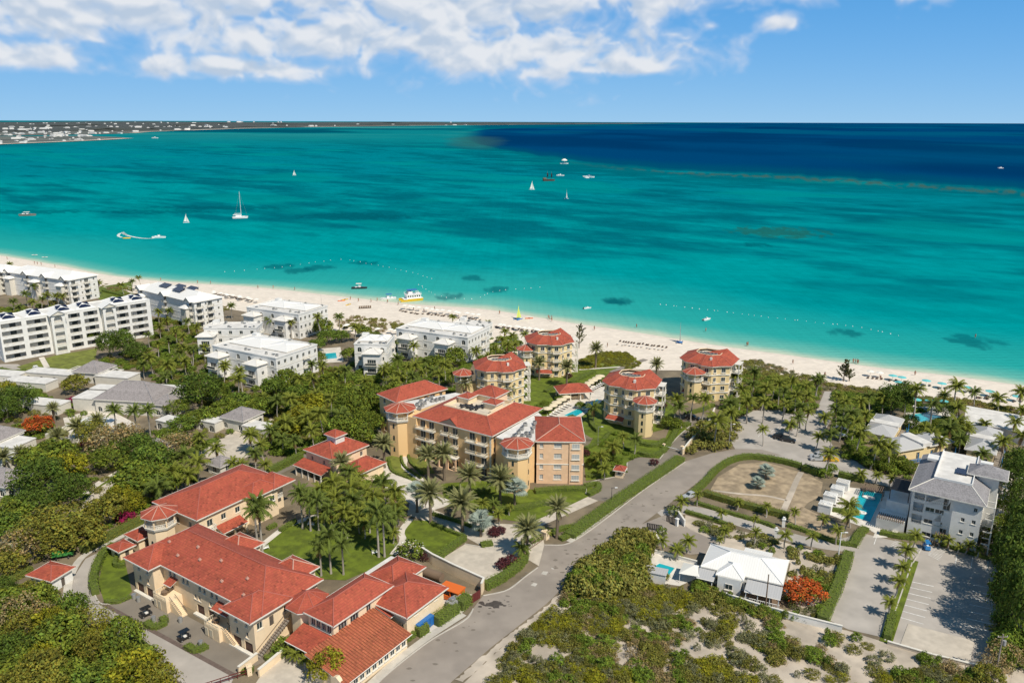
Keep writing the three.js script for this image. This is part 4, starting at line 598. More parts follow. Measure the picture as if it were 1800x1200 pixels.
// parking bays
{
  const line = (a, b, w = 0.22) => { const o = sheet('parking_line', ribbon([a, b], w), MT.marking, 0.062); };
  const A0 = [85.3,-151.5], A1 = [89.9,-149.4], B0 = [77.3,-138.6], B1 = [81.1,-136.2];
  for (let k = 0; k < 7; k++) line([mix(A0[0], B0[0], k / 6), mix(A0[1], B0[1], k / 6)], [mix(A1[0], B1[0], k / 6), mix(A1[1], B1[1], k / 6)]);
  const C0 = [98.8,-150.1], C1 = [102.6,-148.4], D0 = [89,-135.7], D1 = [93.5,-133.6];
  for (let k = 0; k < 7; k++) line([mix(C0[0], D0[0], k / 6), mix(C0[1], D0[1], k / 6)], [mix(C1[0], D1[0], k / 6), mix(C1[1], D1[1], k / 6)]);
  for (const q of [[[102.3,-163.1],[99.2,-158.2]], [[104.9,-161.4],[101.9,-156.8]], [[107.4,-159.7],[104.5,-155.2]], [[87.4,-171.1],[84.8,-166.8]]]) line(q[0], q[1], 0.16);
  const h0 = [97.9,-166.4], h1 = [100.4,-164.4], h2 = [95.2,-162.3], h3 = [96.5,-159.9]; for (let k = 0; k <= 8; k++) line([mix(h0[0], h2[0], k / 8), mix(h0[1], h2[1], k / 8)], [mix(h1[0], h3[0], k / 8), mix(h1[1], h3[1], k / 8)], 0.16);
  const j0 = [90.5,-168.7], j1 = [91.4,-167.9], j2 = [87.7,-165.6], j3 = [88.5,-164.5]; for (let k = 0; k <= 5; k++) line([mix(j0[0], j2[0], k / 5), mix(j0[1], j2[1], k / 5)], [mix(j1[0], j3[0], k / 5), mix(j1[1], j3[1], k / 5)], 0.16);
  for (let k = 0; k < 8; k++) { const a = [79.6,-236.4], b = [92.1,-245.5]; line([mix(a[0], b[0], k / 7), mix(a[1], b[1], k / 7)], [mix(a[0], b[0], k / 7) - 2.4, mix(a[1], b[1], k / 7) + 3.8], 0.1); }
}
// kerbs
{
  const kerb = (pts, w = 0.25, h = 0.13) => structure('kerb', slabGeo(ribbon(curve(pts, 1.5), w), 0, h), MT.kerb);
  for (const k of [[[-23.9,-117.1],[-23.1,-119.2],[-20.3,-123.7],[-15.3,-130.6],[-8.6,-137.8],[-7.7,-140.9]], [[-5.8,-145.5],[-1,-147.4],[3.2,-152.9],[5.8,-156.3]], [[7.7,-166.1],[12.1,-166.2],[15,-168.3],[36.4,-196.2],[50.4,-213.4]], [[19.7,-192.7],[21.2,-199.2],[31.5,-205.1],[33.5,-212.8]], [[43.3,-215.3],[51.5,-231.5],[57.8,-241.6]], [[50.3,-219.1],[64.3,-242.7]], [[-88.7,-148.7],[-85.9,-144.5],[-83.5,-142.1],[-80.6,-142.5],[-78.5,-144.5]], [[80.2,-165.3],[84.3,-171.9]], [[77.7,-162.5],[62.9,-138.6]], [[89.9,-158.9],[71.2,-131]], [[95.5,-165.6],[90,-158.7]], [[-10.9,-166.5],[-4.3,-164.3]], [[83.8,-212],[91.1,-205.5],[101.4,-198.3]]]) kerb(k);
}
// ---------------------------------------------------------------- swimming pools: a tiled basin with water in it
function pool(name, label, pts, deckY = 0.06, m = MT.poolTile) {
  const cx = pts.reduce((s, p) => s + p[0], 0) / pts.length, cz = pts.reduce((s, p) => s + p[1], 0) / pts.length, loc = pts.map(([x, z]) => [x - cx, z - cz]), big = loc.map(([x, z]) => { const l = Math.hypot(x, z); return [x * (1 + 0.35 / l), z * (1 + 0.35 / l)]; });
  const o = thing(name, label, 'pool', cx, cz);
  const s = shapeOf(big.map(([x, z]) => [x, -z])); const p = new THREE.Path(); loc.map(([x, z]) => [x, -z]).forEach(([x, y], i) => i ? p.lineTo(x, y) : p.moveTo(x, y)); p.closePath(); s.holes.push(p);
  part(o, 'coping', new THREE.ExtrudeGeometry(s, { depth: 0.1, bevelEnabled: false }).rotateX(-Math.PI / 2).translate(0, deckY + 0.02, 0), MT.trim);
  part(o, 'basin_floor', sheetGeo(loc, deckY + 0.01), m);
  part(o, 'water', sheetGeo(loc, deckY + 0.08), phys({ rgb: [0.45, 0.95, 0.98], roughness: 0.03, transmission: 1, thickness: 0, ior: 1.33, bumpMap: T_fine, bumpScale: 0.02 }));
  return o;
}
pool('swimming_pool', 'long turquoise swimming pool between the red roofed apartment blocks', [[17.4,-250.6],[30.4,-267.2],[31.3,-264.2],[21.3,-249.6]]);
pool('swimming_pool', 'rectangular blue pool with white floats beside the grey roofed villa', [[93.7,-195.2],[98.6,-192.8],[88.5,-177.5],[84.9,-180.5]]);
pool('plunge_pool', 'small turquoise pool beside the low white house', [[33.1,-158.1],[36.1,-156.2],[34.3,-153.3],[31.5,-156.7]]);
pool('round_pool', 'curved turquoise pool among palms at the beach hotel', (() => { const c = [139.5,-248.4], out = []; for (let i = 0; i < 28; i++) { const a = i / 28 * 6.283; out.push([c[0] + Math.cos(a) * (6.6 + 1.2 * Math.sin(a * 2)), c[1] + Math.sin(a) * 5.2]); } return out; })());
pool('swimming_pool', 'small blue pool between the white apartment blocks', [[-79.4,-323.5],[-75,-325.3],[-72.7,-316.8],[-76.6,-315.2]]);
// ---------------------------------------------------------------- clipped hedges
for (const [pts, w, h, label, m] of [
  [[[13.6,-169.6],[20.6,-178.9],[31.9,-193.4],[41.5,-205.2],[49.3,-215]], 3.6, 1.3, 'long clipped hedge between the resort drive and the main road', VM.hedge],
  [[[4.4,-166.9],[9,-170.9],[14.4,-174.2],[15.9,-172.3],[11.5,-168.2]], 1.6, 0.9, 'low hedge at the resort gate below the long hedge', VM.hedge],
  [[[-5.6,-147.8],[-2.3,-150.8],[0.8,-154.7],[3.2,-159.4]], 1.9, 1.9, 'clipped hedge between the visitor car park and the road', VM.hedge],
  [[[-17.4,-158.1],[-14.2,-163.5],[-11,-168.6]], 1.7, 1.5, 'clipped hedge between the right courtyard lawn and the car park', VM.hedge],
  [[[-28.7,-119.4],[-25.6,-123.3],[-22.1,-127.9],[-18.6,-132]], 1.5, 1.4, 'clipped hedge between the restaurant and the road', VM.hedge],
  [[[-18.1,-132],[-16.4,-133.8]], 2.4, 2.0, 'rounded hedge block beside the blue skip', VM.hedge], [[[-14.8,-135.2],[-11,-139.9]], 2.4, 2.3, 'rounded hedge block along the service yard', VM.hedge], [[[-10.6,-140.5],[-8.9,-142.9]], 2.6, 2.5, 'rounded hedge block next to the yard gate', VM.hedge],
  [[[47.6,-191.5],[52.9,-199.1],[58.4,-207.6],[64.6,-213.9],[70.5,-215.9],[79,-212.4],[82.5,-209.3]], 1.8, 1.6, 'curved hedge round the top of the dry lot', VM.hedge], [[[82.7,-208.1],[86.8,-203.6]], 2.2, 2, 'hedge right of the dry lot by the beach road', VM.hedge], [[[91,-203.7],[96.7,-200.1]], 2, 1.8, 'hedge behind the white pool cabanas', VM.hedge],
  [[[50.8,-192.2],[57.4,-187],[63.5,-183],[69.1,-179.5]], 2.2, 1.6, 'dense hedge along the lower edge of the dry lot', VM.hedgeDry],
  [[[47.5,-187.3],[54.5,-181.8],[61.6,-176.8],[64,-174.5]], 1.2, 0.9, 'upper low hedge along the villa drive', VM.hedge], [[[43.9,-182.3],[48.8,-178.8],[53.5,-175]], 1.2, 0.9, 'lower low hedge along the villa drive', VM.hedge], [[[67.5,-175.4],[72.2,-171.3],[76.1,-167.3],[79.6,-166]], 1.4, 0.9, 'hedge right of the villa drive gate', VM.hedge],
  [[[79.3,-165.5],[83.4,-171.3],[85.7,-173.6]], 2.2, 1.1, 'hedge at the corner of the villa car park and pool', VM.hedge], [[[76.7,-161.5],[68.3,-147.4],[61.2,-136.5]], 2.4, 1.7, 'tall clipped hedge left of the villa car park', VM.hedge], [[[76.6,-139.4],[71.7,-131.2]], 1.7, 1.2, 'hedge at the end of the palm strip between car parks', VM.hedge],
  [[[87.3,-181.4],[78.4,-184.4]], 1.3, 1.1, 'low hedge under the white pool cabanas', VM.hedge], [[[88.4,-171.9],[92,-170],[97.1,-169.3]], 1.8, 1.1, 'leafy hedge at the foot of the grey roofed villa', VM.hedge], [[[100.4,-166.7],[104.4,-163.1],[107.7,-160.2]], 1, 0.8, 'low hedge before the villa car park', VM.hedge],
  [[[-91.7,-164.5],[-92.4,-161.3],[-91.1,-155.3],[-89,-149.7],[-86.3,-145.3]], 1.9, 1.5, 'curved hedge left of the small lawn by the garages', VM.hedge], [[[-89.1,-163],[-88.5,-158.9],[-87.3,-156],[-85.2,-156]], 1, 1.2, 'angled hedge at the corner of the small lawn', VM.hedge], [[[-83.1,-142.9],[-80.6,-142.5],[-78.8,-144.5]], 1.3, 0.7, 'low hedge at the bottom of the small lawn', VM.hedge],
  [[[-97.7,-162],[-94.9,-168.1],[-90.6,-176.4]], 2.6, 1.8, 'dark hedge along the outer side of the garage road', VM.hedgeDry], [[[-108.4,-149],[-106.4,-151.6],[-104.9,-154.3]], 2.2, 1.5, 'dark hedge left of the red roofed gatehouse', VM.hedgeDry],
  [[[-71.5,-135.5],[-69.1,-134],[-67.7,-135.3],[-69,-137.1]], 1.6, 0.9, 'horseshoe hedge round a planter by the first garage stair', VM.hedge], [[[-60.7,-128.4],[-58.4,-127],[-56.9,-128.4]], 1.6, 0.9, 'horseshoe hedge round a planter by the second garage stair', VM.hedge], [[[-48.1,-121.4],[-46.1,-121.4]], 1.6, 0.8, 'small hedge by the gate pillar', VM.hedge], [[[-44.9,-124.5],[-43.1,-126.5]], 1.2, 0.9, 'short hedge beside the outer stair', VM.hedge],
  [[[-55.5,-171.9],[-53,-176.7]], 1.2, 1, 'low hedge at the top of the courtyard lawn', VM.hedge], [[[-58.8,-172.7],[-57.3,-174.9]], 1.2, 1, 'short hedge beside the courtyard path', VM.hedge],
  [[[-68,-203.7],[-64.8,-209.4],[-61.5,-215.4]], 2.2, 2, 'clipped hedge behind the long red roofed building', VM.hedge], [[[-44.9,-240.3],[-39.3,-246.4],[-38.2,-251.8]], 2, 2.2, 'hedge left of the main building tower', VM.hedge],
  [[[-35.8,-214.4],[-33.4,-205.8],[-28.1,-201.4]], 0.8, 0.7, 'low hedge edging the left tower lawn', VM.hedge], [[[-32.8,-217.7],[-30.7,-209.6],[-25,-201.4]], 0.7, 0.7, 'low hedge along the tower footpath', VM.hedge], [[[-31,-219.4],[-29,-211.6],[-24.5,-204]], 0.7, 0.7, 'low hedge right of the tower footpath', VM.hedge],
  [[[-17.4,-194.4],[-12.6,-191.8],[-6,-194.5]], 3, 1.1, 'mounded hedge before the hotel balconies', VM.hedge], [[[6.2,-193.2],[13,-194.6],[19.9,-194.7]], 2.2, 1.1, 'hedge at the foot of the right hotel wing', VM.hedge], [[[19.7,-196.1],[23.3,-197.8],[23.2,-194.7],[20.2,-191.3]], 1.6, 1.2, 'curved hedge at the corner of the right hotel wing', VM.hedge], [[[-4.2,-182.9],[4.5,-184.8],[8.9,-187.1]], 2.4, 1, 'hedge on the lawn below the right tower', VM.hedge],
  [[[-19.8,-180.7],[-12.1,-176.1],[-6.7,-172.2]], 1, 0.8, 'low hedge along the entrance drive', VM.hedge], [[[-19.6,-176],[-14.9,-172.1],[-11,-169.4]], 1, 0.8, 'lower hedge along the entrance drive', VM.hedge], [[[-7.1,-165.5],[-4.4,-166.3]], 2, 0.9, 'hedge round the palm island in the drive', VM.hedge],
  [[[20.6,-203.2],[25.4,-203.2],[31.3,-206.2]], 1.3, 1, 'hedge round the guard hut lawn', VM.hedge], [[[37.6,-219],[41.1,-217],[44.6,-219.5],[49.3,-229.2],[52.8,-237.6]], 1.8, 1.2, 'curved hedge along the inner resort drive', VM.hedge], [[[38.4,-226.8],[43.3,-224.6],[47.6,-229.1]], 1.8, 1.1, 'hedge before the round tower of the condo', VM.hedge], [[[53,-246.2],[55.3,-241.1],[57.8,-242.6]], 2, 1.2, 'hedge at the bend of the resort drive', VM.hedge], [[[58.4,-251.5],[65.1,-255.9],[70.1,-260.5]], 1.5, 1.2, 'hedge behind the parked dark car', VM.hedge], [[[26.5,-253.9],[26.2,-240.9],[27.5,-236]], 1.6, 1.2, 'hedge right of the pool terrace', VM.hedge], [[[22.3,-222.3],[28.2,-229],[31,-235.1]], 1.4, 0.9, 'upper garden hedge left of the round tower', VM.hedge], [[[22.1,-284.3],[28.6,-293.3],[32.4,-298.4]], 2.2, 1.2, 'hedge between pool and beach lawn', VM.hedge], [[[12.1,-274.4],[18,-280.9]], 2, 1, 'hedge on the lawn beside the pool pavilion', VM.hedge],
  [[[-236.3,-450.2],[-210.2,-430.6]], 1.6, 1.1, 'hedge between the two far white apartment blocks', VM.hedge], [[[-202,-299.8],[-194.2,-296.2],[-191.1,-298.5]], 1.6, 1.1, 'hedge by the lane below the balconied white block', VM.hedge], [[[-44.7,-180.5],[-47.8,-178.5],[-50.2,-176.7]], 1.1, 0.9, 'hedge under the courtyard palms', VM.hedge],
  [[[19.6,-155.9],[26.7,-167]], 3, 2, 'bushy hedge where the scrub meets the road', VM.scrub], [[[-72.4,-130],[-68.7,-127.6],[-65.5,-124.7]], 2.4, 1.4, 'ragged hedge at the edge of the left wood', VM.hedgeDry],
]) hedge(pts, w, h, label, m);

// ---------------------------------------------------------------- the red roofed resort
const rows = (n, y0, step) => [...Array(n)].map((_, i) => y0 + step * i);
const grid = (xs, ys, w, h, k) => ys.flatMap((y) => xs.map((x) => [x, y, w, h, k]));
// an eight sided stair tower with an open belvedere on top
function belvedere(o, x, z, r, h, m, { slits = 3, arches = false, railM = MT.trim, roofR = 1.32, rise = 1.7, turn = 0, roomH = 2.6 } = {}) {
  const n = 8, y = h - roomH - 0.3;
  part(o, 'tower_shaft', cyl(r, r, y, n).rotateY(turn + Math.PI / n).translate(x, 0, z), m);
  part(o, 'tower_balcony', cyl(r * 1.12, r * 1.18, 0.55, n).rotateY(turn + Math.PI / n).translate(x, y - 0.15, z), MT.trim);
  const rad = r * 1.1, rail = [], cols = [];
  for (let i = 0; i < n; i++) { const a = turn + (i + 0.5) / n * 6.2832, b = turn + (i + 1.5) / n * 6.2832, p = [Math.sin(a) * rad, Math.cos(a) * rad], q = [Math.sin(b) * rad, Math.cos(b) * rad], L = Math.hypot(q[0] - p[0], q[1] - p[1]);
    const g = balustrade(L).clone().rotateY(Math.atan2(-(q[1] - p[1]), q[0] - p[0])).translate(x + (p[0] + q[0]) / 2, y + 0.4, z + (p[1] + q[1]) / 2); rail.push(g);
    const c = part(o, 'column', box(0.3, roomH + 0.1, 0.3), arches ? m : MT.trim); c.position.set(x + p[0] * 0.97, y + 0.4, z + p[1] * 0.97); c.rotation.y = a; }
  part(o, 'railing', join(rail), railM); part(o, 'belvedere_room', cyl(r * 0.62, r * 0.62, roomH, n).rotateY(turn + Math.PI / n).translate(x, y + 0.4, z), m);
  part(o, 'belvedere_ceiling', cyl(r * 1.2, r * 1.2, 0.35, n).rotateY(turn + Math.PI / n).translate(x, h - 0.15, z), MT.trim);
  ngonRoof(o, x, z, r * roofR, n, h + 0.22, rise, MT.roof, turn);
  for (let k = 0; k < slits; k++) for (const s of [0, 1]) { const a = turn + s * Math.PI / 4 * 2, rr1 = r * Math.cos(Math.PI / n) + 0.02; const w = part(o, 'slit_window', once('slit', () => join([box(0.55, 1.1, 0.1), cyl(0.275, 0.275, 0.1, 10).rotateX(Math.PI / 2).translate(0, 1.15, -0.05)])), MT.glass); w.position.set(x + Math.sin(a) * rr1, 1.6 + k * (y - 3) / Math.max(1, slits - 1) * 0.9, z + Math.cos(a) * rr1); w.rotation.y = a; }
}
function arches(o, x, y, z, w, h, n, m, turn = 0) { const L = n * w, s = shapeOf([[-L / 2, 0], [L / 2, 0], [L / 2, h], [-L / 2, h]]); for (let i = 0; i < n; i++) { const c = -L / 2 + w * (i + 0.5), r = w * 0.36, p = new THREE.Path(); p.moveTo(c - r, 0.1); p.lineTo(c + r, 0.1); p.lineTo(c + r, h - 0.4 - r); p.absarc(c, h - 0.4 - r, r, 0, Math.PI, false); p.lineTo(c - r, 0.1); s.holes.push(p); } const q = part(o, 'arcade', new THREE.ExtrudeGeometry(s, { depth: 0.35, bevelEnabled: false, curveSegments: 8 }), m); q.position.set(x, y, z); q.rotation.y = turn; return q; }

{ // the main hotel: ring roof round a roof terrace, two towers, two wings
  const [cx, cz, w, d, ang] = [-9.7,-219.3,28,26.4,-33.4], o = thing('hotel', 'large ochre four storey hotel with red roofs, corner towers and roof terrace', 'hotel', cx, cz, R(ang));
  const H = 13.0, fw = w - 1.6, fd = d - 1.6, st = 3.2;
  // front (towards the forecourt): loggia bays of doors, and balconies before them
  const bays = [[-fw / 2 + 2.2, 'L'], [-fw / 2 + 5.4, 'L'], [-2.6, 'C'], [0.7, 'C'], [fw / 2 - 6.6, 'R'], [fw / 2 - 2.6, 'R']];
  const fh = []; for (const [x] of bays) for (const y of rows(4, 0.25, st)) fh.push([x, y, 1.9, 2.25, 'w']);
  const rh = grid([-fd / 2 + 1.4, -fd / 2 + 4.2], rows(4, 0.9, st), 1.1, 1.5, 'w');
  block(o, 0, 0, fw, fd, 0, H, MT.ochre, { f: fh, r: rh, l: grid([2, 6], rows(4, 0.9, st), 1.1, 1.5, 'w') });
  for (const y of rows(3, st + 0.2, st)) { balcony(o, 'f', 0, 0, fw, fd, -fw / 2 + 3.8, y, 6.6, 1.5); balcony(o, 'f', 0, 0, fw, fd, -2.6, y, 2.6, 1.1); balcony(o, 'f', 0, 0, fw, fd, 0.7, y, 2.6, 1.1); balcony(o, 'f', 0, 0, fw, fd, fw / 2 - 4.6, y, 7, 1.5); }
  for (const y of rows(4, 0, st)) for (const x of [-fw / 2 + 3.8, fw / 2 - 4.6]) { const q = part(o, 'party_wall', once('pw', () => { const g = new THREE.ExtrudeGeometry(shapeOf([[0, 0], [1.4, 0], [0.2, 2], [0, 2.2]]), { depth: 0.18, bevelEnabled: false }); return g.rotateY(-Math.PI / 2); }), MT.ochre); q.position.set(x + 0.09, y + 0.2, fd / 2); }
  for (const y of rows(26, 0.1, 0.49)) { const q = part(o, 'quoin', once('quoin' + (Math.round(y / 0.49) % 2), () => box(Math.round(y / 0.49) % 2 ? 0.62 : 0.42, 0.4, 0.1)), MT.trim); q.position.set(fw / 2 - 0.35, y, fd / 2 + 0.03); }
  // entrance arch
  arches(o, -1, 0, fd / 2 + 1.5, 3.2, 3.6, 2, MT.peach); part(o, 'porch_slab', box(6.6, 0.3, 2.0, -1, 3.6, fd / 2 + 1.0), MT.trim);
  // ring roof with a sunken terrace
  const a = w / 2, b = d / 2, y = H, t = H + 2.55, ia = a - 6.4, ib = b - 6.6, A = [-a, y, b], B = [a, y, b], C = [a, y, -b], D = [-a, y, -b], E = [-ia, t, ib], F = [ia, t, ib], G2 = [ia, t, -ib], H2 = [-ia, t, -ib];
  const rf = part(o, 'roof', slopeGeo([[A, B, F, E], [B, C, G2, F], [C, D, H2, G2], [D, A, E, H2]]), MT.roof);
  part(rf, 'ridge_cap', join([bar(A, E, 0.12), bar(B, F, 0.12), bar(C, G2, 0.12), bar(D, H2, 0.12)]), MT.ridge); part(rf, 'fascia', join([ring(w + 0.06, d + 0.06, y - 0.24, 0.26, 0.14), box(w - 0.2, 0.1, d - 0.2, 0, y - 0.16, 0)]), MT.trim);
  part(o, 'parapet', ring(2 * ia + 0.3, 2 * ib + 0.3, t - 0.7, 0.95, 0.3), MT.cream); part(o, 'terrace_floor', box(2 * ia, 0.2, 2 * ib, 0, t - 0.9, 0), MT.deck);
  { const g = part(o, 'gable_dormer', slopeGeo([[[-4.6, H + 0.05, b + 0.05], [-1.2, H + 1.5, b - 1.2], [-1.2, H + 1.75, b - 4.2]], [[2.2, H + 0.05, b + 0.05], [-1.2, H + 1.5, b - 1.2], [-1.2, H + 1.75, b - 4.2]]]), MT.roof); part(g, 'gable', slopeGeo([[[-4.4, H, b - 0.1], [2, H, b - 0.1], [-1.2, H + 1.4, b - 1.0]]]), MT.darkDoor); }
  // on the terrace: small red roofed pavilions, pergola, planters
  hipRoof(o, -ia + 2.6, ib * 0.1 - 2, 4.4, 5, t + 1.2, 0.8); part(o, 'pavilion', box(3.6, 1.9, 4.2, -ia + 2.6, t - 0.7, ib * 0.1 - 2), MT.cream); hipRoof(o, ia - 3.2, -ib + 3.4 + 2, 5, 4.4, t + 1.2, 0.9); part(o, 'pavilion', box(4.2, 1.9, 3.6, ia - 3.2, t - 0.7, -ib + 5.4), MT.cream);
  hipRoof(o, -1.2, -ib - 1.4, 8.4, 7.6, t + 1.1, 2.1); part(o, 'pavilion', box(7.4, 2.6, 6.6, -1.2, t - 1.6, -ib - 1.4), MT.cream);
  for (const [px, pz] of [[-1.5, 2.4], [1.2, 1.2], [0.4, 3.4], [-3, 3.2]]) { const q = part(o, 'terrace_table', once('tt', () => join([cyl(0.7, 0.7, 0.08, 12, 0, 0.7, 0), cyl(0.06, 0.06, 0.7, 6), ...[0, 1, 2, 3].map((k) => box(0.45, 0.8, 0.45, Math.cos(k * 1.57) * 1.1, 0, Math.sin(k * 1.57) * 1.1))])), MT.darkMetal); q.position.set(px, t - 0.7, pz); }
  for (const [px, pz, pw, pd] of [[-ia + 2, ib - 0.9, 3, 0.8], [2, -1.5, 2.4, 0.6], [ia - 1, 2, 0.7, 3]]) part(o, 'planter', box(pw, 0.9, pd, px, t - 0.7, pz), MT.cream);
  // right: flat link roof with machines, then the right wing, seen square on
  const toL = (x, z) => { const c = Math.cos(R(ang)), s = Math.sin(R(ang)), dx = x - cx, dz = z - cz; return [dx * c - dz * s, dx * s + dz * c]; };
  { const [wx, wz, ww, wd, wa] = [13.2,-207.8,13.6,19,-1.0]; const [lx, lz] = toL(wx, wz), g = new THREE.Group(); g.name = 'right_wing'; g.position.set(lx, 0, lz); g.rotation.y = R(wa - ang); o.add(g);
    const bw = ww - 1, bd = wd - 1; block(g, 0, 0, bw, bd, 0, 12.4, MT.peach, { f: [...grid([-bw / 2 + 1.3], rows(4, 1.2, 3.05), 1.0, 1.5, 'c'), ...grid([-0.6, 4.0], rows(4, 1.2, 3.05), 2.1, 1.5, 'c')], r: grid([-4, 0, 4], rows(4, 1.2, 3.05), 1.2, 1.5, 'w') });
    for (const y of [5.6]) part(g, 'string_course', ring(bw + 0.2, bd + 0.2, y, 0.28, 0.3), MT.trim); hipRoof(g, 0, 0, ww, wd, 12.45, 2.4, MT.roof, { ridge: MT.ridgePale });
    part(g, 'front_bay', box(3.4, 12.3, 0.5, 4.2, 0, bd / 2 + 0.05), MT.peach).visible = true; for (const y of rows(4, 1.2, 3.05)) addWindow(g, 2.1, 1.5, 4.2, y, bd / 2 + 0.33, 0, false, MT.curtain); }
  { const pts = [[-2.2,-198.4], [7,-199.7], [8.3,-217.8], [-4.9,-202]], loc = [[-4.3,-201.7], [0.4,-197.7], [6.3,-199], [8.7,-218.3], [7.6,-221.1]].map(([x, z]) => toL(x, z)); part(o, 'link_roof', slabGeo(loc, 12.15, 12.45), MT.flatRoof); part(o, 'link_wall', slabGeo(loc.map(([x, z]) => [x * 0.995 - 0.3, z - 0.4]), 0, 12.15), MT.ochre); 
    for (const q of [[0.8,-201.2], [1.9,-203.7], [2.9,-201.2], [4,-202.9], [4.9,-201.3], [5.6,-204.6], [6.1,-207.9], [2.8,-206.6], [3.8,-209.6], [6.5,-211]]) { const [x, z] = toL(...q); acUnit(o, x, 12.45, z, 0.9, x); } }
  { const [x, z] = toL(...[1.4,-195.6]); belvedere(o, x, z, 3.5, 13.0, MT.ochre, { slits: 3, turn: 0.25 }); }
  { const [x, z] = toL(...[-32.8,-219.8]); belvedere(o, x, z, 3.7, 13.9, MT.ochre, { slits: 3, turn: 0.1 }); part(o, 'stair_block', box(5, 12.6, 5.5, x + 4.5, 0, z - 1.6), MT.ochre); }
  // left wing behind: long hip roof, flat strip with machines before it
  { const [wx, wz, ww, wd, wa] = [-31.5,-239.3,10.8,19.9,-48.0]; const [lx, lz] = toL(wx, wz), g = new THREE.Group(); g.name = 'left_wing'; g.position.set(lx, 0, lz); g.rotation.y = R(wa - ang); o.add(g);
    block(g, 0, 0, ww - 1.2, wd - 1.2, 0, 12.4, MT.ochre, { f: grid([-2, 2], rows(4, 1, 3.05), 1.2, 1.5, 'w'), r: grid(span(6, wd - 5), rows(4, 1, 3.05), 1.2, 1.5, 'w') }); hipRoof(g, 0, 0, ww, wd, 12.45, 2.7, MT.roof); }
  { const loc = [[-34.6,-228.7], [-29.2,-221.8], [-26.4,-224.7], [-15.1,-236.7], [-17.9,-238.3]].map(([x, z]) => toL(x, z)); part(o, 'link_roof', slabGeo(loc, 12.1, 12.4), MT.flatRoof); part(o, 'link_wall', slabGeo(loc, 0, 12.1), MT.ochre);
    for (const q of [[-28.5,-225.9], [-27.7,-229], [-26.3,-227.4], [-25.8,-231], [-24.3,-229.5], [-23.1,-230], [-22,-231.1], [-21,-231.6], [-26.9,-225.4], [-27.5,-223], [-24.9,-232.6]]) { const [x, z] = toL(...q); acUnit(o, x, 12.4, z, 0.9, z); } }
}
{ // reception building with a cupola
  const [cx, cz, w, d, ang] = [-49.4,-208.1,12.4,13.5,-37.0], o = thing('reception_house', 'two storey cream house with red hip roof and white cupola', 'house', cx, cz, R(ang));
  block(o, 0, 0, w - 1.2, d - 1.2, 0, 6.5, MT.cream, { f: grid([-w * 0.25, w * 0.15], [3.9], 0.9, 1.3, 'w'), r: grid([-d * 0.1, d * 0.3], [3.9], 1, 1.5, 'w') });
  hipRoof(o, 0, 0, w, d, 6.55, 2.5, MT.roof, { share: 0.72 });
  part(o, 'cupola', box(3.6, 2.2, 3.2, 0, 8.4, 0), MT.white); for (const s of [0, 1, 2, 3]) { const v = part(o, 'louvre', once('lv', () => join(rows(5, 0.3, 0.28).map((y) => box(2.4, 0.16, 0.08, 0, y, 0)))), MT.trim); const a = s * Math.PI / 2; v.position.set(Math.sin(a) * (s % 2 ? 1.83 : 1.63), 8.6, Math.cos(a) * (s % 2 ? 1.83 : 1.63)); v.rotation.y = a; } hipRoof(o, 0, 0, 4.8, 4.4, 10.6, 1.3, MT.roof);
  // porch along the front and the lower roof towards the forecourt
  shedRoof(o, [[-w / 2 - 0.4, 3.0, d / 2 + 3.4], [w / 2 - 1, 3.0, d / 2 + 3.4], [w / 2 - 1, 3.9, d / 2 - 0.5], [-w / 2 - 0.4, 3.9, d / 2 - 0.5]], MT.roof);
  for (const x of span(5, w - 2, 0)) { const c = part(o, 'column', box(0.35, 2.9, 0.35), MT.trim); c.position.set(x - 0.5, 0, d / 2 + 3.1); }
  part(o, 'porch_wall', box(w - 1.5, 1.0, 0.25, -0.7, 0, d / 2 + 3.0), MT.cream);
  hipRoof(o, w / 2 + 3.0, -1.0, 8.4, d * 0.8, 3.3, 1.9, MT.roof); part(o, 'lobby', box(7, 3.2, d * 0.8 - 1.4, w / 2 + 3.0, 0, -1.0), MT.cream); arches(o, w / 2 + 3, 0, d * 0.4 - 1.5, 2.3, 3.0, 3, MT.cream);
}
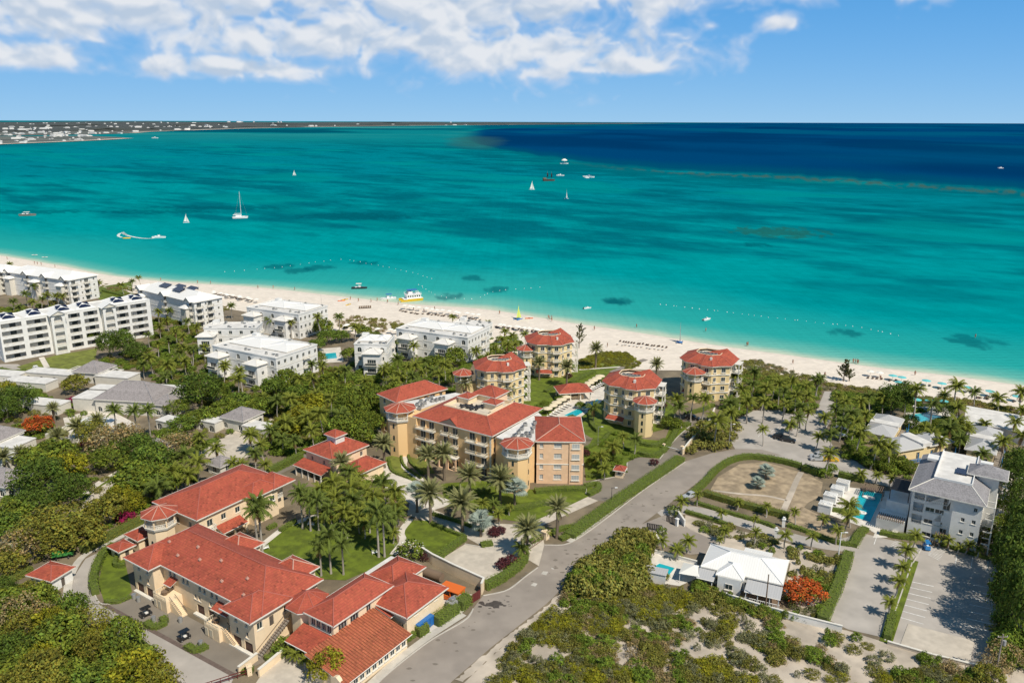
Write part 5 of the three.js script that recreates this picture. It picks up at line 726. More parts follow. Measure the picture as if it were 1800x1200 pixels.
{ // long red roofed building behind the lawn, with an arcaded octagonal tower
  const [cx, cz, w, d, ang] = [-71.4,-178.8,16.9,26.3,-33.0], o = thing('long_house', 'long cream building with red hip roof behind the courtyard lawn', 'building', cx, cz, R(ang));
  const bw = w - 1.5, bd = d - 1.5; block(o, 0, 0, bw, bd, 0, 7.5, MT.cream, { r: [[bd / 2 - 3.2, 4.1, 2.6, 2.3, 'c'], [bd / 2 - 8, 4.4, 1.5, 1.5, 'w'], ...grid([bd / 2 - 14, bd / 2 - 18], [4.4], 1.4, 1.5, 'w'), [-bd / 2 + 3, 4.2, 1.6, 1.8, 'w'], [bd / 2 - 8, 0.2, 2, 2.4, 'd']], f: [[bw / 2 - 3, 4.3, 1.0, 1.5, 'w'], [0, 4.3, 1.2, 1.5, 'w']] });
  hipRoof(o, 0, 0, w, d, 7.55, 3.2, MT.roof, { share: 0.9 });
  hipRoof(o, w / 2 - 1.5, -d * 0.2, 7, 9, 7.55, 2.1, MT.roof); part(o, 'bay', box(5.6, 7.4, 7.6, w / 2 - 1.6, 0, -d * 0.2), MT.cream); for (const z of [-2, 1.8]) addWindow(o, 1.5, 1.5, w / 2 + 1.25, 4.3, -d * 0.2 + z, Math.PI / 2, false);
  hipRoof(o, w / 2 - 2, -d / 2 + 2.5, 8.5, 7, 7.6, 2.0, MT.roof);
  shedRoof(o, [[w / 2 + 2.4, 2.7, d / 2 - 5], [w / 2 + 2.4, 2.7, d / 2 - 12], [w / 2 - 0.6, 3.7, d / 2 - 12], [w / 2 - 0.6, 3.7, d / 2 - 5]], MT.roof); for (const z of [-5.4, -8.4, -11.6]) { const c = part(o, 'column', box(0.4, 2.7, 0.4), MT.cream); c.position.set(w / 2 + 2.0, 0, d / 2 + z); }
  balcony(o, 'r', 0, 0, bw, bd, bd / 2 - 3.2, 4.0, 4, 1.4, MT.trim, MT.trim); balcony(o, 'r', 0, 0, bw, bd, -bd / 2 + 2, 4.0, 3.6, 1.5, MT.trim, MT.trim);
  const c = Math.cos(R(ang)), s = Math.sin(R(ang)), T = [-80.5,-164.8], dx = T[0] - cx, dz = T[1] - cz; belvedere(o, dx * c - dz * s, dx * s + dz * c, 3.1, 8.7, MT.cream, { arches: true, slits: 1, rise: 1.7, roofR: 1.36, turn: 0.2 });
}
{ // the garage house in front: long roof, two projecting ends, outside stairs
  const [cx, cz, w, d0, ang] = [-59.9,-141.3,40.2,11.5,-34.0], d = d0 + 5, o = thing('garage_house', 'long cream townhouse with red roof, brown garage doors and outside stairs', 'building', cx - 2.5 * Math.sin(R(ang)), cz - 2.5 * Math.cos(R(ang)), R(ang));
  const bw = w - 1.6, bd = d - 3.2, H = 7.7, zf = bd / 2;
  const e = 7.2, x0 = -bw / 2 + e / 2, x1 = bw / 2 - e / 2; // the projecting ends
  block(o, 0, -0.9, bw - 0.4, bd, 0, H, MT.cream, { f: [...grid([-9.6, -8.2, -5.2, -3.8, 0.2, 1.6, 4.0, 5.4, 9.5], [5.3], 0.9, 1.6, 'w'), ...grid([-1.6, -0.3, 3.2, 4.4], [3.0], 0.8, 1.1, 'w'), [-9.5, 2.6, 1.0, 2.1, 'd'], [7.4, 2.6, 1.0, 2.1, 'd'], [-0.2, 0, 2.3, 2.1, 'g'], [3.4, 0, 2.3, 2.1, 'g']], r: [[bd / 2 - 2, 4.9, 1.6, 1.5, 'w'], [bd / 2 - 8, 4.9, 1.0, 1.5, 'w'], [bd / 2 - 11.5, 4.0, 1, 2.1, 'd']] });
  for (const x of [x0, x1]) { block(o, x, zf - 0.9 + 1.0, e, 2.4, 0, H, MT.cream, { f: [...grid([-1.6, 1.4], [5.2], 0.8, 1.6, 'w'), ...grid([-1.5, 1.4], [2.9], 0.7, 1.2, 'w'), [-1.7, 0, 2.3, 2.1, 'g'], [1.6, 0, 2.3, 2.1, 'g']], r: x > 0 ? [[0, 4.9, 1.3, 1.5, 'w']] : [] }); part(o, 'step', box(6.4, 0.3, 0.7, x, 0, zf + 1.8), MT.trim); }
  part(o, 'step', box(6.4, 0.3, 0.8, 1.6, 0, zf - 0.4), MT.trim);
  hipRoof(o, 0, -0.9, w, bd + 1.8, H + 0.05, 4.2, MT.roof, { share: 1 });
  for (const x of [x0, x1]) { const q = x; hipRoof(o, q, zf - 2.4, e + 1.7, 10.2, H + 0.06, 2.3, MT.roof); }
  for (const [x, zz] of [[-bw * 0.13, -bd / 2 - 1.6], [bw * 0.31, -bd / 2 - 1.6]]) { hipRoof(o, x, zz + 0.6, 8.2, 7.2, H + 0.07, 2.2, MT.roof, { ridge: MT.ridgePale }); part(o, 'rear_bay', box(6.6, H, 4.6, x, 0, zz), MT.cream); }
  for (const [x, z] of [[-14, 2.5], [-9, 4], [-3, 3], [2, 1.6], [6, 4.6], [11, 2.4], [-6, 1.2], [13, 5]]) { const v = part(o, 'roof_vent', once('rv', () => join([box(0.5, 0.35, 0.5), cyl(0.1, 0.1, 0.6, 8)])), MT.ridgePale); v.position.set(x, H + 0.1 + 4.2 * (1 - Math.abs(z + 0.9) / (bd / 2 + 0.9)), z); }
  // stairs with landings and red awnings
  for (const [x, s] of [[-7.6, 1], [9.0, 1]]) {
    part(o, 'stair_landing', box(4.4, 2.5, 3.6, x - 0.6, 0, zf + 1.0), MT.cream); const q = []; for (let k = 0; k < 10; k++) q.push(box(0.36, 2.5 - k * 0.25, 1.3, x + 1.8 + k * 0.36, 0, zf + 1.4)); part(o, 'stairs', join(q), MT.cream);
    railing(o, 4.3, x - 0.6, 2.5, zf + 2.75, 0, MT.rail); railing(o, 3.4, x - 2.75, 2.5, zf + 1.0, Math.PI / 2, MT.rail); part(o, 'stair_rail', join([bar([x + 1.6, 3.4, zf + 2.0], [x + 5.3, 0.9, zf + 2.0], 0.06), bar([x + 1.6, 3.4, zf + 0.8], [x + 5.3, 0.9, zf + 0.8], 0.06)]), MT.darkMetal);
    for (const dx of x < 0 ? [-0.6] : [-1.8, 0.6]) { shedRoof(o, [[x + dx - 1.2, 4.7, zf + 1.0], [x + dx + 1.2, 4.7, zf + 1.0], [x + dx + 1.2, 5.5, zf - 0.9], [x + dx - 1.2, 5.5, zf - 0.9]], MT.roof, 'awning'); }
    for (const dx of [-2.2, -0.8]) { const p = part(o, 'shutter_door', once('shd', () => box(0.9, 1.7, 0.08)), MT.rail); p.position.set(x + dx, 0.3, zf + 2.82); }
    const pot = part(o, 'terrace_table', once('pot', () => join([cyl(0.5, 0.6, 0.7, 10), cyl(0.75, 0.75, 0.08, 10, 0, 0.7, 0)])), MT.wood); pot.position.set(x - 1.2, 2.5, zf + 1.2);
  }
  // side stair on the right end, and the octagonal stair turret linking to the next house
  { const q = []; for (let k = 0; k < 16; k++) q.push(box(1.1, 0.28, 0.42, bw / 2 + 0.7, k * 0.25, zf + 1.4 - k * 0.46)); part(o, 'side_stair', join(q), MT.greyWood); part(o, 'stair_rail', join([bar([bw / 2 + 1.25, 1.1, zf + 1.4], [bw / 2 + 1.25, 5.1, zf - 6], 0.06), bar([bw / 2 + 0.15, 1.1, zf + 1.4], [bw / 2 + 0.15, 5.1, zf - 6], 0.06)]), MT.wood); }
  part(o, 'stair_turret', cyl(3.2, 3.2, 7.0, 8).rotateY(0.39).translate(bw / 2 + 3.0, 0, -bd / 2 + 4.4), MT.cream); ngonRoof(o, bw / 2 + 3.0, -bd / 2 + 4.4, 4.3, 8, 7.1, 2.2, MT.roof, 0, MT.ridge, 'turret_roof');
}
{ // restaurant: two storey part, porch and the low dining roof beside the road
  const [cx, cz, w, d, ang] = [-30.8,-133.2,8,16.1,-34.0], o = thing('restaurant', 'cream restaurant with stepped red tile roofs beside the road', 'building', cx, cz, R(ang));
  const bw = w - 1.4, bd = d - 1.2; block(o, 0, 0, bw, bd, 0, 7.3, MT.cream, { f: grid([-2.1, -0.7, 0.7, 2.1], [4.9], 1.15, 1.7, 'w'), r: [[-bd / 2 + 2.2, 4.9, 2.2, 1.8, 'w'], [-bd / 2 + 5.2, 4.9, 2.2, 1.8, 'w'], [1.5, 4.8, 1.3, 1.7, 'w']] });
  hipRoof(o, 0, 0, w, d, 7.35, 2.3, MT.roof);
  shedRoof(o, [[-w / 2 - 0.8, 3.3, d / 2 + 4.0], [w / 2 - 0.6, 3.3, d / 2 + 4.0], [w / 2 - 0.6, 4.5, d / 2 - 0.6], [-w / 2 - 0.8, 4.5, d / 2 - 0.6]], MT.roof); for (const x of span(4, w - 1, 0)) { const c = part(o, 'column', box(0.45, 3.3, 0.45), MT.cream); c.position.set(x - 0.7, 0, d / 2 + 3.6); } part(o, 'porch_wall', box(w - 0.6, 0.9, 0.3, -0.7, 0, d / 2 + 3.6), MT.cream); part(o, 'porch_back', box(w - 1.6, 3.4, 0.2, -0.5, 0, d / 2 - 0.2), MT.darkDoor);
  // dining hall: one broad slope falling to the road
  const zz0 = d / 2 + 6.2, zz1 = -d / 2 + 5.2, xa = w / 2 - 0.9, xb = w / 2 + 9.0, n = 18;
  shedRoof(o, [[xb, 3.1, zz0], [xb, 3.1, zz1], [xa, 5.1, zz1], [xa, 5.1, zz0]], MT.roofNew, 'dining_roof'); { const c = [...Array(Math.floor((zz0 - zz1) / 0.62))].map((_, i) => bar([xa, 5.16, zz1 + 0.3 + i * 0.62], [xb, 3.16, zz1 + 0.3 + i * 0.62], 0.07, 5)); part(o, 'tile_rolls', join(c), MT.roofNew); }
  part(o, 'dining_wall', box(8.6, 3.0, zz0 - zz1 - 1.2, w / 2 + 3.9, 0, (zz0 + zz1) / 2), MT.cream); for (let k = 0; k < 11; k++) addWindow(o, 1.15, 1.5, w / 2 + 8.24, 1.1, zz1 + 1.6 + k * 1.55, Math.PI / 2, false); addWindow(o, 1.2, 1.5, w / 2 + 6, 1.1, zz0 - 0.56, 0, false);
  { const e = part(o, 'gable_end', new THREE.ExtrudeGeometry(shapeOf([[w / 2 + 5.6, 0], [w / 2 + 8.2, 0], [w / 2 + 8.2, 3.1], [w / 2 + 6.9, 3.9], [w / 2 + 5.6, 3.5]]), { depth: 0.8, bevelEnabled: false }).translate(0, 0, zz0 - 0.7), MT.cream); }
  // rear wing along the yard
  hipRoof(o, w / 2 + 1.6, -d / 2 - 1.6, 11.5, 12.5, 5.4, 2.3, MT.roof); block(o, w / 2 + 1.6, -d / 2 - 1.6, 10, 11, 0, 5.3, MT.cream, { r: grid([-3, 0, 3], [4.0], 1.0, 0.5, 'w'), f: [[3.8, 1.8, 0.6, 1.2, 'w']] });
  hipRoof(o, -1.5, -d / 2 - 6.5, 8, 10, 5.2, 2, MT.roof); part(o, 'rear_wing', box(6.8, 5.1, 8.8, -1.5, 0, -d / 2 - 6.5), MT.cream);
  part(o, 'flat_roof', box(3.6, 0.3, 17, -w / 2 - 1.6, 4.2, -d / 2 - 3.0), MT.flatRoof); part(o, 'flat_roof_wall', box(3.2, 4.2, 16.6, -w / 2 - 1.6, 0, -d / 2 - 3.0), MT.cream);
  shedRoof(o, [[w / 2 + 3.4, 4.2, d / 2 - 11.2], [w / 2 + 3.4, 4.2, d / 2 - 14.4], [w / 2 - 0.6, 5.1, d / 2 - 14.4], [w / 2 - 0.6, 5.1, d / 2 - 11.2]], MT.roof, 'awning');
}
// four octagonal apartment towers: [roof left, front, right ...], belvedere place
function condo(label, x, z, s, turn, H, bel, mirror = 1) {
  const o = thing('apartment_tower', label, 'apartments', x, z, turn), r = 8.2 * s, n = 8, st = H / 4;
  // body: a bayed octagon stretched in depth, one storey at a time between string courses
  const out = [[-r, r * 0.35], [-r * 0.62, r * 0.78], [-r * 0.2, r * 0.78], [0.0, r * 0.92], [r * 0.42, r * 0.92], [r * 0.62, r * 0.70], [r, r * 0.45], [r, -r * 0.6], [r * 0.55, -r], [-r * 0.55, -r], [-r, -r * 0.6]].map(([a, b]) => [a * mirror, b]);
  if (mirror < 0) out.reverse();
  part(o, 'wall', slabGeo(out, 0, H), MT.sandstucco);
  for (let k = 1; k < 4; k++) part(o, 'string_course', slabGeo(out.map(([a, b]) => [a * 1.035, b * 1.035]), k * st - 0.18, k * st + 0.16), MT.trim);
  // windows in the bays
  for (let i = 0; i < out.length; i++) { const [ax, az] = out[i], [bx, bz] = out[(i + 1) % out.length], L = Math.hypot(bx - ax, bz - az), a = Math.atan2(bz - az, bx - ax); let nx = bz - az, nz = -(bx - ax); const mx = (ax + bx) / 2, mz = (az + bz) / 2; if (nx * mx + nz * mz < 0) { nx = -nx; nz = -nz; } const yaw = Math.atan2(nx, nz), c = Math.max(1, Math.round(L / 3.4)); for (let q = 0; q < c; q++) for (let k = 0; k < 4; k++) { const f = (q + 0.5) / c; addWindow(o, L < 3.5 ? 1.1 : 1.5, 1.6, ax + (bx - ax) * f + Math.sin(yaw) * 0.04, k * st + 0.75, az + (bz - az) * f + Math.cos(yaw) * 0.04, yaw, false, q % 2 ? MT.curtain : MT.glass); } }
  // open balconies on the sea side corner
  for (let k = 0; k < 4; k++) { const q = part(o, 'balcony', box(r * 0.75, 0.25, r * 0.55, r * 0.98 * mirror, k * st - 0.12, -r * 0.1), MT.trim); railing(o, r * 0.55, r * 1.34 * mirror, k * st + 0.12, -r * 0.1, Math.PI / 2); railing(o, r * 0.7, r * 1.0 * mirror, k * st + 0.12, r * 0.17, 0); for (const zz of [-0.36, 0.16]) { const c = part(o, 'column', box(0.3, st - 0.3, 0.3), MT.trim); c.position.set(r * 1.31 * mirror, k * st + 0.12, r * zz); } }
  part(o, 'balcony_roof', box(r * 0.75, 0.2, r * 0.55, r * 0.98 * mirror, H - 0.1, -r * 0.1), MT.trim);
  for (let k = 0; k < 3; k++) balcony(o, 'f', 0, 0, 0, r * 1.84, r * 0.21 * mirror, k * st + st, 3.0, 1.0, MT.trim, MT.trim);
  // hipped roof round a sunk plant deck
  const e = out.map(([a, b]) => [a * 1.11, H + 0.1, b * 1.11]), t = out.map(([a, b]) => [a * 0.5, H + 2.5, b * 0.5 - r * 0.1]); const polys = e.map((p, i) => { const j = (i + 1) % e.length; return [p, e[j], t[j], t[i]]; });
  const rf = part(o, 'roof', slopeGeo(polys.flatMap(([p, q, u, v]) => [[p, q, u], [p, u, v]])), MT.roof); part(rf, 'ridge_cap', join(e.map((p, i) => bar([p[0], p[1] + 0.06, p[2]], t[i], i % 3 === 1 ? 0.12 : 0.08, 5))), MT.ridge); part(rf, 'fascia', slabGeo(out.map(([a, b]) => [a * 1.105, b * 1.105]), H - 0.16, H + 0.09), MT.trim);
  part(o, 'plant_deck', slabGeo(t.map(([a, , b]) => [a, b]), H + 0.5, H + 1.7), MT.deck); part(o, 'parapet', join(t.map((p, i) => { const q = t[(i + 1) % t.length], L = Math.hypot(q[0] - p[0], q[2] - p[2]); return box(L, 0.3, 0.2).rotateY(Math.atan2(-(q[2] - p[2]), q[0] - p[0])).translate((p[0] + q[0]) / 2, H + 2.3, (p[2] + q[2]) / 2); })), MT.cream);
  for (let k = 0; k < 5; k++) acUnit(o, -2.4 * s + k * 1.25 * s, H + 1.7, 0.8 * s, 0.95);
  // a steep gablet towards the sea
  const rg = part(o, 'sea_roof', slopeGeo([[[-r * 0.1 * mirror, H + 2.2, -r * 0.2], [r * 0.6 * mirror, H + 3.6, -r * 0.55], [r * 1.12 * mirror, H + 0.15, -r * 0.1], [r * 0.5 * mirror, H + 0.4, r * 0.6]], [[-r * 0.1 * mirror, H + 2.2, -r * 0.2], [r * 0.6 * mirror, H + 3.6, -r * 0.55], [r * 0.4 * mirror, H + 0.3, -r * 1.1], [-r * 0.6 * mirror, H + 0.5, -r * 1.0]], [[r * 0.6 * mirror, H + 3.6, -r * 0.55], [r * 1.12 * mirror, H + 0.15, -r * 0.1], [r * 1.1 * mirror, H + 0.15, -r * 0.66]], [[r * 0.6 * mirror, H + 3.6, -r * 0.55], [r * 1.1 * mirror, H + 0.15, -r * 0.66], [r * 0.4 * mirror, H + 0.3, -r * 1.1]]]), MT.roof);
  part(o, 'rooftop_chimney', box(0.7, 1.6, 0.7, r * 0.28 * mirror, H + 0.8, r * 0.62), MT.trim);
  shedRoof(o, [[-r * 0.75 * mirror, 2.3, r * 1.05], [0, 2.3, r * 1.2], [0, 3.0, r * 0.9], [-r * 0.7 * mirror, 3.0, r * 0.76]], MT.roof, 'porch_roof');
  const c = Math.cos(turn), si = Math.sin(turn), dx = bel[0] - x, dz = bel[1] - z; belvedere(o, dx * c - dz * si, dx * si + dz * c, 2.9 * s, bel[2], MT.sandstucco, { slits: 3, roofR: 1.38, rise: 1.7, roomH: 2.4 });
  { const lx = dx * c - dz * si, lz = dx * si + dz * c, L = Math.hypot(lx, lz); part(o, 'link_wall', box(3.2, bel[2] - 3.2, L * 0.7).rotateY(Math.atan2(lx, lz)).translate(lx * 0.55, 0, lz * 0.55), MT.sandstucco); }
}
{
  const A = [39.2,-248.2], A2 = [41.6,-234.7], B = [70.6,-273.9], B2 = [64.1,-266.8], C = [-4.3,-265.5], C2 = [-17,-265], D = [14.6,-299.7], D2 = [5.5,-296.4];
  condo('yellow apartment tower with red roof right of the long pool, round tower in front', A[0], A[1], 1.0, R(-22), 13, [A2[0], A2[1], 11]);
  condo('yellow apartment tower with red roof nearest the beach on the right', B[0], B[1], 1.06, R(-30), 13, [B2[0], B2[1], 10.4]);
  condo('yellow apartment tower with red roof directly behind the main hotel', C[0], C[1], 0.98, R(8), 13, [C2[0], C2[1], 10.2]);
  condo('yellow apartment tower with red roof farthest back by the beach lawn', D[0], D[1], 1.02, R(5), 13, [D2[0], D2[1], 10.2]);
}
// small red roofed buildings
function hut(name, label, x, z, w, d, h, rise, turn, open, m = MT.cream, cat = 'hut') {
  const o = thing(name, label, cat, x, z, turn); hipRoof(o, 0, 0, w + 1.2, d + 1.2, h, rise, MT.roof);
  if (open) for (const sx of [-1, 1]) for (const sz of [-1, 1]) { const c = part(o, 'column', box(0.3, h - 0.1, 0.3), MT.trim); c.position.set(sx * w / 2, 0, sz * d / 2); }
  else block(o, 0, 0, w, d, 0, h - 0.05, m, { f: [[0, 0.9, 1, 1, 'w']], r: [[0, 0, 0.9, 2, 'd']] });
  return o;
}
{
  let p = [30.1,-203.6]; hut('guard_hut', 'small guard hut with red pyramid roof beside the inner drive', p[0], p[1], 2.2, 2.2, 2.3, 1.0, R(-20));
  p = [-97.6,-149.5]; const o = hut('gatehouse', 'white gatehouse with red hip roof left of the garage road', p[0], p[1], 6, 5, 3, 1.5, R(-20), false, MT.white, 'gatehouse');
  p = [21.9,-268.9]; { const q = thing('pool_pavilion', 'open pool bar pavilion with broad red roof beside the pool', 'pavilion', p[0], p[1], R(10)); hipRoof(q, 0, 0, 12.5, 8.5, 3.2, 2.2, MT.roof); for (const sx of [-5.4, -1.8, 1.8, 5.4]) for (const sz of [-3.4, 3.4]) { const c = part(q, 'column', box(0.35, 3.1, 0.35), MT.trim); c.position.set(sx, 0, sz); } part(q, 'bar_counter', box(7, 1.1, 3.4), MT.cream); part(q, 'bar_core', box(3, 2.8, 2), MT.darkDoor); }
  p = [-88.2,-161.1]; hut('store_hut', 'cream hut with red roof at the head of the small lawn', p[0], p[1], 3.6, 3.0, 2.4, 1.0, R(-34)); p = [-86.2,-166]; hut('store_hut', 'cream hut with red roof below the arcaded tower', p[0], p[1], 4.2, 3.4, 2.6, 1.2, R(-34));
}
// boundary walls and gates of the resort
function lowWall(name, label, pts, h, t, m, cap = MT.trim) { const cx = (pts[0][0] + pts[pts.length - 1][0]) / 2, cz = (pts[0][1] + pts[pts.length - 1][1]) / 2, o = thing(name, label, 'wall', cx, cz), L = pts.map(([x, z]) => [x - cx, z - cz]); for (let i = 0; i < L.length - 1; i++) { const [a, b] = [L[i], L[i + 1]], len = Math.hypot(b[0] - a[0], b[1] - a[1]), yaw = Math.atan2(-(b[1] - a[1]), b[0] - a[0]); part(o, 'wall', box(len, h, t).rotateY(yaw).translate((a[0] + b[0]) / 2, 0, (a[1] + b[1]) / 2), m); part(o, 'coping', box(len + 0.05, 0.14, t + 0.16).rotateY(yaw).translate((a[0] + b[0]) / 2, h, (a[1] + b[1]) / 2), cap); } return o; }
function pillar(o, x, z, h, w = 0.7, m = MT.cream) { const p = part(o, 'pillar', join([box(w, h, w), box(w + 0.25, 0.2, w + 0.25, 0, h, 0), box(w * 0.6, 0.15, w * 0.6, 0, h + 0.2, 0)]), m); p.position.set(x, 0, z); return p; }
lowWall('boundary_wall', 'cream wall with white coping between service yard and car park', [[-20.2,-160.4],[-17.6,-157.6],[-12.2,-153],[-5.8,-148],[-6.2,-145.9]], 2.6, 0.3, MT.cream);
lowWall('boundary_wall', 'cream wall with white coping along the inner drive by the public car park', [[50.6,-218.3],[55.7,-227.8],[63.4,-240.2],[68.7,-253.7]], 1.9, 0.3, MT.cream);
lowWall('courtyard_wall', 'cream wall with white coping at the restaurant courtyard', [[-44.7,-120.2],[-41.8,-126.1]], 1.5, 0.35, MT.cream); lowWall('courtyard_wall', 'short cream wall beside the garage house gate', [[-48.5,-120.9],[-46.4,-124.8]], 1.5, 0.35, MT.cream);
{ const g = [5.4,-165.6], o = thing('resort_gate', 'brown metal sliding gate with cream pillar at the resort entrance', 'gate', g[0], g[1], R(53)); part(o, 'gate_frame', join([box(7.5, 0.12, 0.1, 0, 0.15, 0), box(7.5, 0.12, 0.1, 0, 1.5, 0), ...span(9, 7.4).map((x) => box(0.09, 1.4, 0.08, x, 0.15, 0))]), MT.wood); pillar(o, 4.4, 0, 1.9, 1.4); pillar(o, -4.4, 0, 1.7, 1.0); }
{ const g = [-8.2,-142.5], o = thing('yard_gate', 'dark red metal gate at the service yard', 'gate', g[0], g[1], R(50)); part(o, 'gate_frame', join([box(5.5, 0.1, 0.1, 0, 0.1, 0), box(5.5, 0.1, 0.1, 0, 1.9, 0)]), MT.darkRed); for (const x of span(12, 5.2)) { const q = part(o, 'slat', once('yslat', () => box(0.42, 1.75, 0.05)), MT.darkRed); q.position.set(x, 0.15, 0); } }
{ const g = [50.7,-219.5], o = thing('gate_pillars', 'pair of white capped gate pillars on the inner drive', 'gate', g[0], g[1], R(-37)); pillar(o, 0, 0, 2.2, 0.7); pillar(o, -6, 0, 1.4, 0.5); part(o, 'barrier', box(5.5, 0.15, 0.15, -3, 0.9, 0), MT.whitePaint); }
{ const g = [-50.2,-118.7], o = thing('courtyard_gate', 'dark red rail gate across the garage road at the bottom edge', 'gate', g[0], g[1], R(30)); part(o, 'gate_frame', join([box(7.5, 0.12, 0.1, 0, 0.5, 0), box(7.5, 0.12, 0.1, 0, 1.1, 0), ...span(6, 7.2).map((x) => box(0.1, 1.2, 0.1, x, 0, 0))]), MT.darkRed); pillar(o, 4.2, 0, 1.8, 0.8); }

// ---------------------------------------------------------------- the white hotels on the left
{ // five storeys of loggias with two gabled bays and solar panels
  const [cx, cz, w, d, ang] = [-190,-335.7,60,13,45.5], o = thing('balcony_hotel', 'long white five storey hotel with rows of balconies and solar panels', 'hotel', cx, cz, R(ang));
  const H = 16.6, st = 3.2, holes = [], cols = [[-25.6, 7.4], [-16.4, 7.4], [-2.0, 4.6], [4.6, 5.6], [17.6, 5.2], [24.8, 7.0]];
  for (const [x, bw] of cols) for (const y of rows(5, 0, st)) holes.push([x, y + 1.15, bw, 1.85, 'o']);
  block(o, 0, 0, w, d, 0, H, MT.white, { f: holes, fd: 2.0, l: grid([-3, 2], rows(5, 1, st), 1.2, 1.4, 'w') }, { core: MT.villaWall });
  for (const y of rows(4, st, st)) part(o, 'floor_slab', box(w - 0.7, 0.25, 1.68, 0, y - 0.1, d / 2 - 1.15), MT.white);
  for (const x of [-29.4, -21, -12.2, 0.9, 7.8, 14.6, 21, 28.6]) part(o, 'party_wall', box(0.3, H - 0.2, 1.66, x, 0, d / 2 - 1.14), MT.white);
  for (const [x, bw] of cols) for (const y of rows(5, 0, st)) { const q = part(o, 'glass_door', once('gdr', () => box(2.2, 2.2, 0.06)), MT.glass); q.position.set(x + bw * 0.12, y + 0.2, d / 2 - 1.96); const b = part(o, 'balcony_ornament', once(`bo${bw}`, () => join([box(bw, 0.12, 0.12, 0, 0.85, 0), ...span(3, bw - 2.4).map((t) => box(0.9, 0.4, 0.1, t, 0.3, 0))])), MT.trim); b.position.set(x, y + 0.3, d / 2 + 0.03); }
  for (const bx of [-9, 11.4]) { // projecting bays
    const fh = [...rows(4, 0, st).map((y) => [0, y + 1.1, 3.6, 1.9, 'o']), [0, 4 * st + 1.1, 3.2, 2.6, 'A']]; block(o, bx, d / 2 + 1.2, 5.4, 3.4, 0, H + 0.2, MT.white, { f: fh, fd: 1.4 }, { core: MT.villaWall }); for (const y of rows(5, 0, st)) railing(o, 3.8, bx, y + 0.2, d / 2 + 2.98, 0, MT.trim); for (const y of rows(4, st, st)) part(o, 'floor_slab', box(4.8, 0.25, 1.08, bx, y - 0.1, d / 2 + 2.06), MT.white);
    const g = gableRoof(o, bx, d / 2 + 0.6, 6.6, 6.6, H + 0.25, 1.7, MT.whiteRoof, { wall: MT.villaWall }); g.rotation.y = Math.PI / 2;
  }
  for (const x of [-25.5, -16, -5, 3.5, 17.5, 25.5]) { hipRoof(o, x, -0.8, 8.6, d - 0.6, H + 0.1, 1.9, MT.whiteRoof, { ridge: MT.whitePaint }); const q = part(o, 'solar_panel', box(4.6, 0.08, 4.4), MT.solar); q.position.set(x, H + 1.45, 2.2); q.rotation.x = 0.33; }
  part(o, 'parapet', ring(w + 0.1, d + 0.1, H, 0.5, 0.3), MT.white); part(o, 'flat_roof', box(w - 0.6, 0.1, d - 0.6, 0, H, 0), MT.flatRoof);
}
function hipHotel(label, rect, H, n, solar) { // white hotel under steep white metal roofs
  const [cx, cz, w, d, ang] = rect, o = thing('beach_hotel', label, 'hotel', cx, cz, R(ang)), st = H / 4;
  const fh = [...grid(span(n, w - 8), rows(4, 0.5, st), 2.4, 2.1, 'w'), ...grid([w / 2 - 2], rows(4, 1, st), 0.8, 1.1, 'w')];
  block(o, 0, 0, w - 1.4, d - 1.4, 0, H, MT.white, { f: fh, r: [...grid([d / 2 - 3, -1.5], rows(4, 1, st), 1, 1.1, 'w'), ...grid([d / 2 - 7.5, -d / 2 + 3], rows(4, 0.2, st), 2.4, 2.3, 'w')] });
  for (const y of rows(3, st, st)) { balcony(o, 'r', 0, 0, w - 1.4, d - 1.4, d / 2 - 7.5, y + 0.15, 3.4, 1.3, MT.trim, MT.trim); balcony(o, 'r', 0, 0, w - 1.4, d - 1.4, -d / 2 + 3, y + 0.15, 3.6, 1.6, MT.trim, MT.trim); for (const x of span(n, w - 8)) balcony(o, 'f', 0, 0, w - 1.4, d - 1.4, x, y + 0.15, 3.2, 1.3, MT.trim, MT.trim); }
  for (const y of rows(3, st, st)) part(o, 'string_course', ring(w - 1.2, d - 1.2, y - 0.1, 0.16, 0.3), MT.trim);
  hipRoof(o, 0, 0, w, d, H + 0.05, 3.0, MT.whiteRoof, { ridge: MT.whitePaint });
  for (const x of span(n, w - 8)) { const g = gableRoof(o, x, d / 2 - 2.2, 7, 5.4, H + 0.3, 2.0, MT.whiteRoof, { wall: MT.villaWall }); g.rotation.y = Math.PI / 2; }
  for (const x of span(Math.max(2, n - 1), w - 12)) { const g = hipRoof(o, x, d / 2 + 0.6, 5.4, 4.4, H - st + 0.2, 1.3, MT.whiteRoof, { ridge: MT.whitePaint, name: 'bay_roof' }); part(o, 'bay', box(4.4, H - st, 3.4, x, 0, d / 2 + 0.4), MT.villaWall); }
  if (solar) for (const [x, z] of solar) { const q = part(o, 'solar_panel', box(7.2, 0.1, 3.6), MT.solar); q.position.set(x, H + 3.0, z); q.rotation.x = 0.32; part(q, 'rack', box(6.6, 0.9, 0.2, 0, -0.9, -1.4), MT.metal); }
}
hipHotel('far left white hotel with steep white metal roofs by the beach', [-258.1,-438.4,56.6,18.1,-26.6], 12.6, 4);
hipHotel('white hotel with dark solar panels on its roof by the beach', [-165.8,-387.5,53.4,16.2,-37.8], 12.6, 3, [[-9, 1.5], [-1, -1.5], [5, 2.5], [8.5, -2.5]]);
hipHotel('white hotel cut by the left edge of the view', [-301.4,-452.8,39.8,14.6,-16.6], 12.6, 3);
